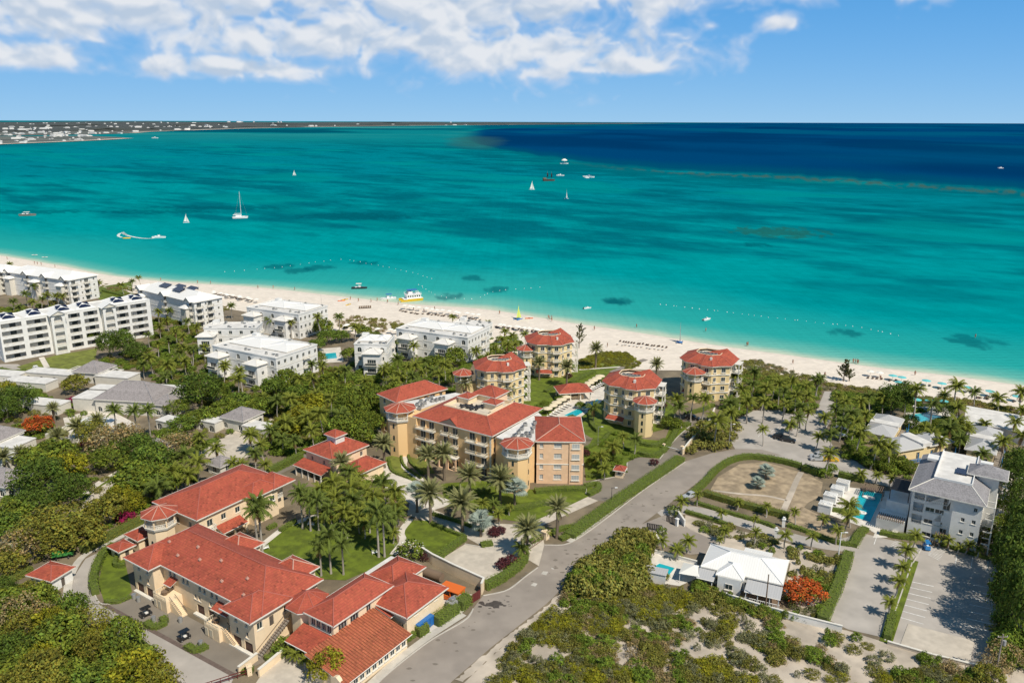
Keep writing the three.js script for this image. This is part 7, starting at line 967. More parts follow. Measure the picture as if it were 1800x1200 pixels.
palms('coco', [[-119.6,-361.5,7,3],[-111.7,-357.2,7,3.2],[-99.1,-345.8,8,3],[-85.8,-345.5,11,3],[-80.2,-357.9,8,3],[-70.1,-341.8,7,3],[-96.9,-270.9,9,3.6],[-116.4,-294.7,6.5,3],[-124.6,-308.9,7,3],[-128,-304.7,7,3],[-132.4,-304.1,6,2.8],[-107.5,-282,7,3],[-73.8,-265.7,8,3],[-74.1,-281.1,8.5,3],[-69,-279.7,8.5,3.2],[-63.2,-274.2,8.5,3],[-60.9,-272.9,8.5,3],[-51.2,-264.3,7.5,3.2],[-47.3,-277.3,8,3],[-48,-315.7,7,3],[-40,-311.5,7,3],[-70.2,-268.8,7,3],[-28.6,-313.5,6,3],[-28.6,-369.8,5,2.4],[-11.4,-358.8,5,2.4]], 'coconut palm', 'between the white apartment blocks', { m: VM.cocoDark });
palms('coco', [[-73.5,-247.7,7,3.6],[-77.3,-246.5,7,3.2],[-65.3,-252.3,7,3.6],[-59.1,-232.2,7.5,4],[-54.3,-230.7,7.5,4],[-63.2,-231,7,3.6],[-84.7,-252.1,6,3],[-72,-221.7,6,3.4],[-77.2,-219.4,6,3.2],[-68.8,-225.6,7,3.6],[-62.5,-214.7,6,3.4],[-59.1,-221,6.5,3.4],[-53,-241.3,7,3.6],[-51.6,-253.6,7,3.4],[-59.9,-247.8,7,3.4],[-67.7,-239.6,7,3.4],[-67.7,-218.4,5,3],[-72.3,-214.1,5,3]], 'coconut palm', 'in the dense garden left of the hotel', { m: VM.cocoDark });
palms('coco', [[-47.1,-282.6,7,3.2],[-43.6,-292.2,7,3.4],[-39.6,-282,7,3.4],[-36.3,-286.4,7,3.4],[-32.4,-289.9,7.5,3.4],[-25.1,-284.8,7.5,4],[-26.2,-273.9,7,3.4],[-36.6,-271.1,7,3.6],[-41.9,-265.9,7,3.4],[-33,-275.8,7,3.4],[-29.2,-279.3,7,3.4],[-39.8,-272.4,7,3.4],[-21.9,-279.1,6,3],[-33.2,-267.7,6,3.2]], 'coconut palm', 'in the grove behind the left hotel wing', { m: VM.cocoDark });
palms('coco', [[-3.3,-338.5,6,2.8],[0.5,-331.8,6,3],[5.9,-334.7,6,2.8],[-13.7,-307.8,6,3],[-6.4,-310.3,6.5,3.2],[-1.9,-317.2,6,3.2],[-4.8,-324.3,6,2.8],[-9.4,-301.4,6,2.8],[1.2,-321.7,5,2.8]], 'coconut palm', 'between white blocks and red towers');
palms('coco', [[33.4,-221,4.6,2.8],[36.5,-219.2,5,3],[25.7,-207.8,4.5,2.8],[29.7,-214,5,3],[26.9,-244,5.5,3.2],[25.4,-201.3,3.6,2.4]], 'coconut palm', 'in the garden below the round tower', { near: true, m: VM.cocoDark });
palms('coco', [[-283,-449.4,8,3.2],[-260.2,-426.7,8,3.2],[-243.5,-408,7,3.2],[-252.9,-431.8,7,3],[-256.1,-410.6,7,3.2],[-323.2,-505.6,6,3],[-302.8,-478.1,7,3],[-244.3,-402.8,6,3],[-247.5,-400.5,5,3],[-242,-414.4,5,3],[-254.8,-395.9,6,3],[-219.5,-462.6,6,2.6],[-219.4,-440.5,6,2.6],[-219.2,-450.4,6,2.6],[-232.9,-440.2,7,2.8],[-238.4,-414.5,5,2.8],[-245.6,-387.5,5,3],[-232.7,-392,4,2.6]], 'coconut palm', 'in front of the far left white hotel', { m: VM.cocoDark });
palms('coco', [[-166.4,-331.7,5,2.6],[-157.1,-331.9,6,2.8],[-171.2,-374.3,6,3],[-159.6,-358.4,6,3],[-139.6,-385.2,7,2.8],[-138.3,-292.5,8,3.4],[-128.6,-280.7,8,3.4],[-143.8,-320.9,7,3.2],[-132.6,-305.3,8,3.2],[-145.6,-334,7,3],[-127.5,-303.7,8,3.2],[-107.6,-282.4,8,3.4],[-94,-259.4,10,3.8],[-149.1,-355.3,6,3],[-141.2,-344.9,6,3],[-157.6,-344.7,6,3],[-166.4,-378,6,3],[-141.7,-330.1,6,3],[-146.8,-316.5,6,3],[-140.1,-288.6,6,3],[-129.4,-288.7,6,3.2],[-125.5,-292.4,6,3.2],[-125.6,-274.7,6,3]], 'coconut palm', 'between the balconied hotel and the white blocks', { m: VM.cocoDark });
palms('royal', [[-122.3,-230.1,9,3.2],[-114.9,-227.5,10,3.6],[-111.5,-228.9,9.5,3.2]], 'white trunked royal palm', 'before the largest villa', { near: true });
palms('date', [[-149.1,-243.3,5,3],[-132.5,-226.9,5,3.4],[-128.2,-230.5,5.5,3.4],[-135.1,-220.4,4.5,3.4],[-137.8,-206.6,5,3.2],[-141.1,-204.2,5,3]], 'date palm', 'in the villa garden on the left');
palms('coco', [[-90.2,-214.2,7,3.4],[-90.4,-201.2,7,3.4],[-84.2,-196.3,7.5,3.6],[-87.6,-191.6,7,3.4],[-88.2,-182.5,7,4],[-76.1,-199,6,3],[-77.2,-216.8,6.5,3.4],[-71.6,-205.2,6,3.2],[-83,-207.5,6,3],[-73.5,-200.1,5,3],[-93.3,-201.5,6,3],[-84.4,-190.7,6,3.2],[-67.3,-200.2,5,2.6]], 'coconut palm', 'behind the long red roofed house', { m: VM.cocoDark });
palms('coco', [[-3,-174,3.6,2.2],[1.7,-160.3,2.6,2.4],[8.8,-169,1.8,1.8],[-7,-180.3,3.4,2.2],[-4.6,-182,3,2],[-14.8,-181,3,2],[-0.6,-180.7,2.4,1.6]], 'low palm', 'at the resort entrance', { near: true, m: VM.cocoDark });
palms('coco', [[100.7,-164.2,2.6,1.8],[103.7,-162.5,2.8,1.8],[99.6,-165.8,2.4,1.6],[105.3,-160.7,2.4,1.6],[101.7,-162.3,2.2,1.6]], 'bushy low palm', 'at the foot of the modern villa'); palms('coco', [[-38.9,-123.5,2,1.8],[-37.1,-122.5,1.8,1.6],[-40.5,-124.9,1.8,1.5]], 'low palm', 'beside the restaurant porch');

// ---------------------------------------------------------------- broadleaf trees: [x, z, height of the crown's middle, radius]
function trees(kind, list, noun, where, tall = 1.62) { for (const [x, z, h, r] of list) tree(kind, x, z, r > 4 ? r * 0.86 : r, h * tall * (r > 4 ? rr(0.85, 1.25) : 1), where, noun); }
trees('dark', [[-106.4,-256.6,6.2,8.2]], 'big round dark green tree', 'in the villa gardens'); trees('dark', [[-166.3,-315.2,4.6,5],[-161.4,-317.3,5,5.2],[-153.6,-312,4.6,5]], 'dark green tree', 'before the balconied hotel'); trees('broad', [[-184.6,-337.1,4,3]], 'round tree', 'standing against the balconied hotel');
trees('olive', [[-157.8,-272.6,4,5],[-115.1,-212.5,5.5,7],[-96.4,-213.5,4.8,6],[-98.6,-175.5,4,5],[-123.5,-219.2,4.5,5],[-114.4,-221.5,4.5,5]], 'spreading olive tree', 'in the left villa gardens'); trees('dark', [[-165.7,-250.8,4.8,6.6],[-122.2,-189.3,5.4,7.4],[-118.7,-178.4,4,5.6],[-112,-185,4,5],[-106.8,-210.2,4.4,6],[-165,-244.3,4,5]], 'dark leafy tree', 'in the villa gardens on the left'); trees('broad', [[-97.5,-190.2,6,7.2],[-97.4,-200,5,6],[-112.3,-206.5,4.6,6],[-128.4,-206.9,4.4,6],[-133.4,-205.8,4,5],[-101.8,-221.4,4,4.5],[-92.7,-215.4,4,4.5],[-120.5,-173.9,4,5],[-118.9,-166.9,4,5],[-89.4,-191.5,4,4.4],[-94.3,-189.7,4,4.5]], 'leafy tree', 'in the left villa gardens'); trees('yellow', [[-120.2,-198.1,4.6,5.6],[-98.5,-183.7,3.4,4],[-180.3,-268.3,3.2,3.4],[-94.6,-181.4,3,3]], 'yellow green tree', 'in the villa gardens on the left');
trees('olive', [[-103.4,-164.4,5.4,8],[-106.7,-161.9,4.6,6],[-97.8,-163.2,4.2,5.4],[-108.7,-157.4,3.6,5],[-109.1,-153,3.4,4.6],[-103.2,-161,3,4]], 'spreading olive tree', 'left of the garage road');
trees('flame', [[-148.8,-233.7,3.8,5]], 'orange red flame tree', 'in the villa garden'); trees('flame', [[-98.6,-168.3,2.6,2.2]], 'small orange flame tree', 'beside the left hedge'); trees('flame', [[60.1,-143.7,3,4.6]], 'orange flame tree', 'right of the low white house');
trees('pinkBush', [[-152.9,-261.6,1.2,2.4],[-156.2,-230.6,1.2,2.4],[-94.9,-177.1,1.2,2.2],[-129,-224,1,1.6],[39.5,-148.1,0.8,1]], 'pink flowering bush', 'in the left gardens'); 
trees('yellow', [[-66.6,-247.8,5,5.4],[-67.2,-235.8,4.6,5],[-69.9,-229,4,4]], 'bright yellow green tree', 'in the garden left of the hotel'); trees('broad', [[-51.3,-241.5,5.4,6.4],[-45.1,-232.4,5,5.6],[-44.6,-245.3,5,5],[-51.9,-226.8,4.4,5],[-80.6,-271.5,4.6,4.4],[-84.4,-266.9,4.4,4],[-65.7,-273.5,4.4,3.6],[-48.2,-255.3,4.4,4.4],[-44.6,-224.2,3.6,4],[-41.2,-260.6,4.6,4],[-63.9,-261,4.4,4.4],[-92.3,-254.3,3.6,4],[-95.4,-249.2,3.4,4],[-98.3,-241.7,3.2,4],[-102.1,-239.7,3,4],[-103.8,-234.7,3,4],[-85.8,-248.7,3.6,4],[-81.2,-249.3,4,4.4],[-74.8,-260.9,4.4,4.4],[-56.9,-260.5,4.6,4.4],[-111.4,-249.1,3.4,4],[-102.7,-261.8,4,4]], 'leafy tree', 'between white blocks and hotel');
trees('broad', [[-22.7,-305.2,4.6,4.4],[-29.8,-296.2,4,4],[-46.2,-280.4,4.4,4]], 'fresh green tree', 'behind the left hotel wing'); trees('broad', [[-86.8,-353.3,4,5],[-81.3,-338.3,4,5],[-83.5,-327,3,3.4],[-67.2,-313.4,3,3],[-78.1,-308.4,3,3],[-75.9,-342.1,3,3.6],[-67.5,-351.7,2.6,3],[-61,-343.7,2.6,3]], 'round green tree', 'among the white blocks by the beach');
trees('dark', [[127.9,-252.3,5,5.6],[134,-256.9,4.4,4.2],[127.6,-239,2.6,2.6],[143.4,-248.5,3,2.8]], 'dark round tree', 'at the beach hotel'); 
trees('yellow', [[-32.5,-119.1,3.2,3]], 'yellow green tree', 'at the front of the restaurant'); trees('bush', [[-42.2,-126.9,1.4,1.8],[87,-203.6,1.4,1.8],[90.3,-207.1,1.2,1.6]], 'round green bush', 'by the paths', 1.7); trees('bloom', [[-22.7,-160.5,2,2.8],[114.2,-171.4,1.6,1.6],[111.4,-167.7,1.4,1.4],[40.7,-180.9,1.2,1.6],[35.7,-170.3,1.2,1.2]], 'white flowering bush', 'beside lawn and villa walls'); trees('redBush', [[-19.2,-159.4,1.2,1.3],[-3.3,-171.6,0.8,1.8],[-4.2,-170.5,0.8,1.4],[-0.2,-157.3,1.2,2],[-1.7,-156.5,1,1.8],[52,-258.7,1,1.4],[40.9,-211.1,1,1.2],[21.9,-217.4,1.2,1.2],[21.9,-291.6,1,1.4]], 'burgundy bush', 'in the resort planting');
trees('broad', [[-9.8,-261.2,2.4,2.4],[8.6,-251.2,2,2],[11.3,-255.6,2,2],[23.5,-257.4,1.4,1.6],[19.6,-244.8,1.4,1.6],[17,-263.1,1.4,1.8],[28.5,-214.4,1.6,2],[22.8,-210,1.4,1.6],[39.7,-241.9,1.6,1.8],[50.4,-240,2,2.2],[52.8,-238.5,2,2]], 'low garden tree', 'among the apartment towers'); trees('seagrape', [[57.6,-231.3,2,3],[61.6,-237.1,2,3],[62.4,-227.2,1.8,3],[65.8,-232.3,2,2.6],[56.8,-223.6,1.4,2.2],[60.3,-227.6,1.6,2.2],[60.8,-222.4,1.2,2],[64.7,-224.2,1.2,2],[68,-230.5,1.4,2],[71,-238.2,1.6,2.4],[53.4,-219.7,1.2,1.6]], 'sea grape bush', 'beside the public car park', 1.7);
trees('broad', [[102,-209.3,2,2],[107.4,-214.1,2,2.4],[109.9,-208.9,2.2,2.6],[111.9,-206.2,2,2.4],[105.6,-206.3,1.6,2],[99.4,-218.7,1.8,2],[101,-216.6,1.8,2],[115.2,-218.3,2,2.2],[129.5,-231.8,2,2.4],[136.8,-239.2,2,2.4],[122.4,-222.7,2,2.2],[135.2,-222.8,2,2.2]], 'leafy shrub', 'round the cottages');
trees('broad', [[118.6,-172.7,2.4,2.2],[114,-166.6,2,2],[124,-182.3,2,1.8],[110.8,-162.2,1.6,1.6]], 'yellow green shrub', 'along the side path'); trees('dark', [[131.5,-189.2,5,4],[124.3,-176.5,5,4],[117.1,-164.4,5.4,4.2],[109.7,-154,5.6,4],[104,-146.5,6,4],[101.4,-140.2,6,4.4],[96.9,-134.4,6,4],[94.8,-128.9,6,4.4],[107.3,-145.7,6.5,5],[100.5,-133.6,6.5,5],[114.9,-158.2,6,5],[135.5,-196.1,5,3.6]], 'tall dark tree', 'along the right edge beside the car park', 1.9);
trees('olive', [[89.7,-123.9,2.4,3],[86.1,-121.2,2,2.6],[84,-119.2,1.8,2.4]], 'olive scrub tree', 'by the utility pole');
// the wood in the lower left corner
{ const poly = [[-111.3,-142.3],[-102,-144.4],[-95.8,-142],[-88.9,-136.3],[-81.4,-131.7],[-72.8,-126.3],[-66.5,-122.8],[-60.8,-117.9],[-57.2,-110.3],[-90,-110.2]], R4 = rng(31), pts = []; let tries = 0; const xs = poly.map((p) => p[0]), zs = poly.map((p) => p[1]);
  while (pts.length < 62 && tries++ < 9000) { const x = mix(Math.min(...xs), Math.max(...xs), R4()), z = mix(Math.min(...zs), Math.max(...zs), R4()); if (!inPoly(x, z, poly)) continue; if (pts.every((p) => Math.hypot(p[0] - x, p[1] - z) > 4.3)) pts.push([x, z]); }
  pts.forEach(([x, z], i) => { const k = ['broad', 'olive', 'broad', 'dark', 'olive', 'yellow', 'broad'][i % 7]; tree(k, x, z, 2.6 + R4() * 1.9, 3.8 + R4() * 4, 'in the lower left wood', { broad: 'leafy green tree', olive: 'olive green tree', dark: 'dark green tree', yellow: 'yellow green tree' }[k]); }); }
// low planting and undergrowth that reads as one mass
function thicket(name, label, poly, n, protos, [r0, r1], [h0, h1], seed, keep = () => true) {
  const R5 = rng(seed), xs = poly.map((p) => p[0]), zs = poly.map((p) => p[1]), per = protos.map(() => []), m4 = new THREE.Matrix4(), q = new THREE.Quaternion(), up = new THREE.Vector3(0, 1, 0);
  for (let k = 0, t = 0; k < n && t < n * 30; t++) { const x = mix(Math.min(...xs), Math.max(...xs), R5()), z = mix(Math.min(...zs), Math.max(...zs), R5()); if (!inPoly(x, z, poly) || !keep(x, z)) continue; k++; const r = mix(r0, r1, R5() ** 1.6), h = mix(h0, h1, R5()); per[Math.floor(fbm(x / 9 + seed, z / 9, 2) * 1.9 * protos.length + R5() * 1.4) % protos.length].push(m4.clone().compose(new THREE.Vector3(x, -0.1, z), q.clone().setFromAxisAngle(up, R5() * 6.28), new THREE.Vector3(r, h / 1.55, r))); }
  protos.forEach((p, i) => { if (!per[i].length) return; const c = p.children.find((ch) => ch.name === 'crown'); const im = new THREE.InstancedMesh(c.geometry, c.material, per[i].length); per[i].forEach((mm, j) => im.setMatrixAt(j, mm)); im.name = numbered(name); tag(im, label[i % label.length], 'undergrowth', null, 'stuff'); scene.add(im); });
}
const P_all = (k) => TREES[k];
const bare = (x, z) => fbm(x / 11 + 3, z / 11 + 8, 3) < 0.575;
thicket('scrub_thicket', ['olive green scrub covering the sandy plot beside the road', 'greyish scrub covering the sandy plot beside the road', 'dry brownish scrub covering the sandy plot beside the road', 'yellowish scrub covering the sandy plot beside the road'], [[-4.6,-113.9],[-0.4,-126.6],[7.6,-139],[15.8,-151.4],[25.2,-165.2],[30.7,-162.7],[27.4,-149.7],[37.5,-146.2],[44.8,-140.2],[55.4,-134.1],[63.5,-132.4],[70.4,-128.3],[85,-120.5],[83.3,-110.9],[-6.4,-110.6]], 2300, [P_all('scrub')[0], P_all('scrubGrey')[0], P_all('scrubYellow')[0], P_all('scrub')[1], P_all('scrubDry')[0], P_all('bush')[2]], [0.5, 1.75], [0.5, 1.9], 41, (x, z) => hash2(Math.round(x * 9), Math.round(z * 9)) < 0.07 || fbm(x / 7 + 3, z / 7 + 8, 3) + 0.42 * (fbm(x / 2 + 5, z / 2, 2) - 0.5) < (x > 20 && z > -140 ? 0.45 : 0.56));
thicket('scrub_thicket', ['tall green scrub where the road verge meets the white house plot'], [[10.2,-145],[17.7,-155.9],[26,-166.2],[32.1,-167],[28.5,-152.6],[27,-147.1],[19,-145]], 160, [P_all('scrub')[2], P_all('seagrape')[0], P_all('bush')[0]], [1.6, 3], [2.6, 4.6], 42);
thicket('garden_shrubs', ['mixed low shrubs in the sandy garden beside the white house', 'greyish low shrubs in the sandy garden beside the white house', 'sea grape shrubs in the sandy garden beside the white house'], [[44.6,-179],[53.7,-173.4],[60.6,-169.1],[68.2,-163.9],[75.1,-159.8],[62.5,-138.4],[56,-135.9],[57.4,-145.2],[63.9,-159.7],[53.4,-167.2],[46.3,-171.1]], 120, [P_all('bush')[0], P_all('scrubGrey')[0], P_all('seagrape')[1]], [0.5, 1.5], [0.5, 1.7], 43);
thicket('garden_shrubs', ['shrubs along the front of the white house'], [[39.2,-148.3],[46.8,-143.1],[55.1,-138.3],[55.9,-135.5],[45,-140.8],[37.5,-146.2]], 60, [P_all('bush')[1], P_all('seagrape')[0], P_all('bloom')[0]], [0.6, 1.4], [0.8, 2], 44);
thicket('dune_plants', ['pale green dune plants between the grove and the beach', 'dry dune grass between the grove and the beach'], [[90.4,-310.4],[101.6,-317],[112.1,-299.2],[118.7,-287.2],[134.7,-279.4],[150.7,-269.4],[146.8,-265.8],[127.5,-272.3],[113.6,-279.2],[103.6,-287.1],[88.6,-295.3]], 520, [P_all('seagrape')[0], P_all('scrubDry')[0], P_all('scrubGrey')[1]], [0.5, 1.5], [0.35, 1], 45);
thicket('dune_plants', ['green dune plants behind the right beach', 'dry dune grass behind the right beach'], [[153.4,-270.7],[165,-266],[175.5,-256.9],[182.4,-252.5],[178.9,-247.2],[169.6,-253.5],[158.1,-260.7],[150.2,-266.4]], 260, [P_all('seagrape')[1], P_all('scrubDry')[1]], [0.5, 1.4], [0.4, 1.1], 46);
thicket('dune_plants', ['dense yellow green dune plants on the beach lawn'], [[27.8,-316.2],[39.1,-328.2],[49.8,-326.6],[52.8,-310.1],[46.2,-300.8],[43.9,-309.2],[26.7,-302.1]], 420, [P_all('scrubYellow')[0], P_all('scrub')[0]], [0.5, 1.2], [0.4, 0.8], 47);
thicket('dune_plants', ['dune plants along the left beach', 'dry dune grass along the left beach'], [[-252.1,-475.2],[-219.6,-456.9],[-192,-438.4],[-144.4,-410.5],[-146.8,-400],[-192.1,-423.7],[-233,-450.2]], 160, [P_all('seagrape')[0], P_all('scrubDry')[0]], [0.5, 1.4], [0.4, 1], 48);
thicket('dune_plants', ['green dune plants before the white apartment blocks', 'dry dune plants before the white apartment blocks'], [[-90.7,-392],[-74.3,-388.6],[-50,-377.1],[-48.4,-364],[-63.6,-358.5],[-84.4,-368.9]], 150, [P_all('seagrape')[1], P_all('scrubDry')[0]], [0.6, 1.6], [0.5, 1.4], 49);
// undergrowth beneath the groves
thicket('undergrowth', ['leafy undergrowth in the courtyard grove', 'dark undergrowth in the courtyard grove'], [[-51.1,-180.5],[-52.5,-198.4],[-49,-211.5],[-33.2,-203.9],[-27.2,-188.4],[-26.3,-170.7],[-35.9,-174.8],[-45.1,-179.1]], 100, [P_all('bush')[0], P_all('bush')[1]], [0.7, 1.5], [0.6, 1.6], 50);
thicket('undergrowth', ['leafy undergrowth below the garden palms left of the hotel', 'olive undergrowth below the garden palms left of the hotel'], [[-94.9,-273.4],[-85.6,-301],[-67.6,-301.2],[-45.4,-273.9],[-41.5,-248],[-52.5,-228.4],[-62,-217.4],[-70.3,-217.4],[-80.9,-235.1]], 420, [P_all('bush')[1], P_all('bush')[2], P_all('scrub')[0]], [1.1, 2.4], [0.8, 2.2], 51);
thicket('undergrowth', ['leafy undergrowth in the villa gardens', 'olive undergrowth in the villa gardens'], [[-185.1,-272.6],[-176.5,-279.1],[-149.1,-255.2],[-115.7,-232.5],[-105.3,-242.3],[-97,-255.7],[-92.9,-267.3],[-80.2,-245.1],[-92,-221.5],[-89.8,-211.2],[-75.7,-213.3],[-70.1,-205.5],[-84,-188.1],[-91.6,-180.3],[-101.2,-165],[-106.1,-157.6],[-110.9,-152.9],[-117.2,-155.2],[-193.3,-272.5]], 420, [P_all('bush')[0], P_all('scrub')[1], P_all('bush')[2]], [0.9, 2.0], [0.6, 1.7], 52);
thicket('undergrowth', ['leafy undergrowth between the left hotels', 'olive undergrowth between the left hotels'], [[-265.6,-402.3],[-248.1,-402.6],[-244.4,-423],[-254.2,-383.9],[-265.4,-383.8],[-290.4,-422.3]], 150, [P_all('bush')[0], P_all('seagrape')[0]], [1.2, 2.4], [1, 2.4], 53);
thicket('undergrowth', ['leafy undergrowth beside the balconied hotel', 'olive undergrowth beside the balconied hotel'], [[-179.8,-384.9],[-154.2,-373.6],[-119.7,-308.3],[-94.9,-273.4],[-100.8,-255.6],[-125.7,-273.1],[-146.1,-300.4],[-160,-296.6],[-169.6,-315.8],[-155.9,-333.2]], 420, [P_all('bush')[2], P_all('bush')[0], P_all('scrub')[2]], [1, 2.2], [0.6, 1.8], 54);
thicket('undergrowth', ['leafy undergrowth in the palm groves behind the hotel', 'dark undergrowth in the palm groves behind the hotel'], [[-64.6,-308.9],[-50.9,-343.7],[-33.9,-325.7],[-5.2,-354.1],[5.1,-344.3],[1.2,-321.8],[-13.8,-309.4],[-16.5,-274.1],[-41.3,-273.9],[-53.7,-273.8]], 380, [P_all('bush')[1], P_all('bush')[0]], [0.9, 2], [0.6, 1.7], 55);
thicket('undergrowth', ['leafy undergrowth in the grove beside the beach road', 'olive undergrowth in the grove beside the beach road'], [[74.2,-268.8],[89.6,-299],[108.9,-289.9],[115.6,-281.8],[103.6,-257.4],[96.2,-252.9],[84.3,-258.3],[76.6,-251.6],[69.4,-242.2]], 380, [P_all('seagrape')[0], P_all('bush')[0], P_all('bush')[1]], [0.9, 2], [0.5, 1.5], 56);
thicket('undergrowth', ['leafy undergrowth between beach road and cottages', 'olive undergrowth between beach road and cottages'], [[117.4,-275.3],[145.1,-266.4],[139.4,-254.9],[128.5,-256.5],[112.3,-236.7],[104.6,-218.7],[101.4,-231.9]], 240, [P_all('bush')[2], P_all('bush')[0]], [0.9, 2], [0.5, 1.5], 57);
thicket('undergrowth', ['leafy undergrowth round the cottages of the beach hotel'], [[126.2,-239.2],[148.2,-249.6],[145,-236.9],[136.9,-225.3],[125.7,-234.4]], 120, [P_all('bush')[1]], [0.8, 1.8], [0.8, 2], 58); thicket('undergrowth', ['dark undergrowth along the right edge of the car park', 'olive undergrowth along the right edge of the car park'], [[114.8,-166.2],[124.4,-174.3],[127.8,-168.9],[97.3,-122.3],[87.7,-120.8],[92.9,-130.4]], 200, [P_all('bush')[1], P_all('scrub')[0]], [1.2, 2.6], [1.5, 4], 59);
thicket('undergrowth', ['flowering shrubs in front of the cottages by the beach road'], [[97.1,-216.5],[104.6,-218.7],[113.3,-208.7],[109.5,-202.3],[102.5,-209.8],[100.2,-216.2]], 60, [P_all('bush')[0]], [0.7, 1.5], [0.8, 1.8], 60); thicket('undergrowth', ['low shrubs along the towers and the pool garden'], [[22.3,-222.3],[32.6,-236],[37.1,-218.2],[32.1,-206.2],[22.3,-204.3]], 60, [P_all('bush')[0]], [0.5, 1.1], [0.5, 1.2], 61);
thicket('undergrowth', ['dense undergrowth of the lower left wood', 'olive undergrowth of the lower left wood'], [[-111.9,-143.3],[-103,-146],[-96.8,-144.4],[-89.7,-138.6],[-81,-132.7],[-72.3,-126.3],[-65.3,-122.8],[-59.4,-117.9],[-55.2,-107.8],[-88.3,-107.7]], 360, [P_all('bush')[2], P_all('scrub')[0], P_all('bush')[0]], [1.1, 2.2], [0.8, 2.2], 62);
// wind-bent feathery pines on the beach
function casuarina(x, z, h, label, seed, bend) { const o = thing('feathery_pine', label, 'tree', x, z), rnd = rng(seed), out = bag(), L = [];
  const top = [bend * h, h, 0]; L.push(bar([0, 0, 0], [bend * h * 0.4, h * 0.5, 0], 0.2, 7, 0.14), bar([bend * h * 0.4, h * 0.5, 0], top, 0.14, 6, 0.04));
  for (let k = 0; k < 26; k++) { const f = 0.15 + 0.83 * k / 26, a = rnd() * 6.28, len = h * 0.36 * (1.05 - f) * (0.6 + 0.7 * rnd()) + 0.5, b = [bend * h * f, h * f, 0], e = [b[0] + Math.cos(a) * len, b[1] + len * 0.75, b[2] + Math.sin(a) * len]; L.push(bar(b, e, 0.05, 4, 0.02)); for (let i = 0; i < 40; i++) { const t = 0.25 + 0.75 * rnd(); leaves(out, rnd, new THREE.Vector3(mix(b[0], e[0], t) + (rnd() - 0.5) * 0.4, mix(b[1], e[1], t) + (rnd() - 0.5) * 0.4, mix(b[2], e[2], t) + (rnd() - 0.5) * 0.4), new THREE.Vector3(0, 1, 0), 0.55, 0.3, 0.2); } }
  part(o, 'trunk', join(L), MT.trunkBrown); part(o, 'needles', leafGeo(out), VM.pine); }
{ let p = [29.2,-333.4]; casuarina(p[0], p[1], 11, 'tall feathery pine between the towers on the beach', 91, 0.03); p = [126.4,-288.6]; casuarina(p[0], p[1], 8.5, 'wind bent feathery pine alone on the right beach', 92, 0.04); p = [127.9,-290]; casuarina(p[0] + 1, p[1] + 1, 6, 'smaller feathery stem beside the wind bent pine', 93, -0.25); }

// ---------------------------------------------------------------- cars
const paint = (rgb) => phys({ rgb, roughness: 0.35, clearcoat: 0.8, clearcoatRoughness: 0.1 });
const PAINT = { black: paint([0.012, 0.013, 0.016]), white: paint([0.78, 0.78, 0.77]), silver: paint([0.42, 0.43, 0.44]), grey: paint([0.12, 0.125, 0.13]), yellow: paint([0.72, 0.42, 0.02]), blue: paint([0.02, 0.2, 0.5]) };
const wheelGeo = cyl(0.33, 0.33, 0.22, 14).translate(0, -0.11, 0).rotateZ(Math.PI / 2), rimGeo = cyl(0.2, 0.2, 0.24, 10).translate(0, -0.12, 0).rotateZ(Math.PI / 2);
function wheels(o, xs, zs, r = 1) { for (const x of xs) for (const z of zs) { const w = part(o, 'wheel', wheelGeo, MT.rubber); w.position.set(x, 0.33 * r, z); w.scale.setScalar(r); part(w, 'rim', rimGeo, MT.metal); } }
function car(name, label, x, z, turn, m, suv = 0, y = 0.05) { // nose along +z
  const o = thing(name, label, 'car', x, z, turn); o.position.y = y; const h = 1.38 + 0.3 * suv, b = 0.78 + 0.14 * suv, L = 2.2 + 0.1 * suv;
  const prof = (pts, w, bev) => { const g = new THREE.ExtrudeGeometry(shapeOf(pts), { depth: w, bevelEnabled: true, bevelSize: bev, bevelThickness: bev, bevelSegments: 2 }); return g.translate(0, 0, -w / 2).rotateY(-Math.PI / 2); };
  part(o, 'body', prof([[-L, 0.3], [L, 0.3], [L + 0.02, 0.62], [L - 0.25, b - 0.02], [1.0, b + 0.06], [-L + 0.3, b + 0.06], [-L, b - 0.1]], 1.56, 0.1), m);
  part(o, 'roof', prof([[-1.5 - 0.4 * suv, b + 0.1], [0.95, b + 0.1], [0.25, h - 0.06], [-1.05 - 0.5 * suv, h - 0.04]], 1.28, 0.07), m);
  const side = prof([[-1.35 - 0.4 * suv, b + 0.12], [0.72, b + 0.12], [0.16, h - 0.1], [-1.0 - 0.45 * suv, h - 0.09]], 1.44, 0.01); part(o, 'side_windows', side, MT.glass); part(o, 'windscreen', slopeGeo([[[-0.62, b + 0.13, 1.02], [0.62, b + 0.13, 1.02], [0.54, h - 0.04, 0.34], [-0.54, h - 0.04, 0.34]]]).translate(0, 0.03, 0.03), MT.glass); part(o, 'rear_window', slopeGeo([[[-0.6, b + 0.14, -1.58 - 0.4 * suv], [0.6, b + 0.14, -1.58 - 0.4 * suv], [0.54, h - 0.03, -1.14 - 0.5 * suv], [-0.54, h - 0.03, -1.14 - 0.5 * suv]]]).translate(0, 0.03, -0.03), MT.glass);
  wheels(o, [-0.8, 0.8], [-1.35, 1.4]); for (const s of [-1, 1]) { const q = part(o, 'headlight', box(0.36, 0.14, 0.06, s * 0.6, 0.6, L + 0.1), MT.trim); const t = part(o, 'tail_light', box(0.3, 0.16, 0.06, s * 0.64, 0.66, -L - 0.1), MT.darkRed); } return o;
}
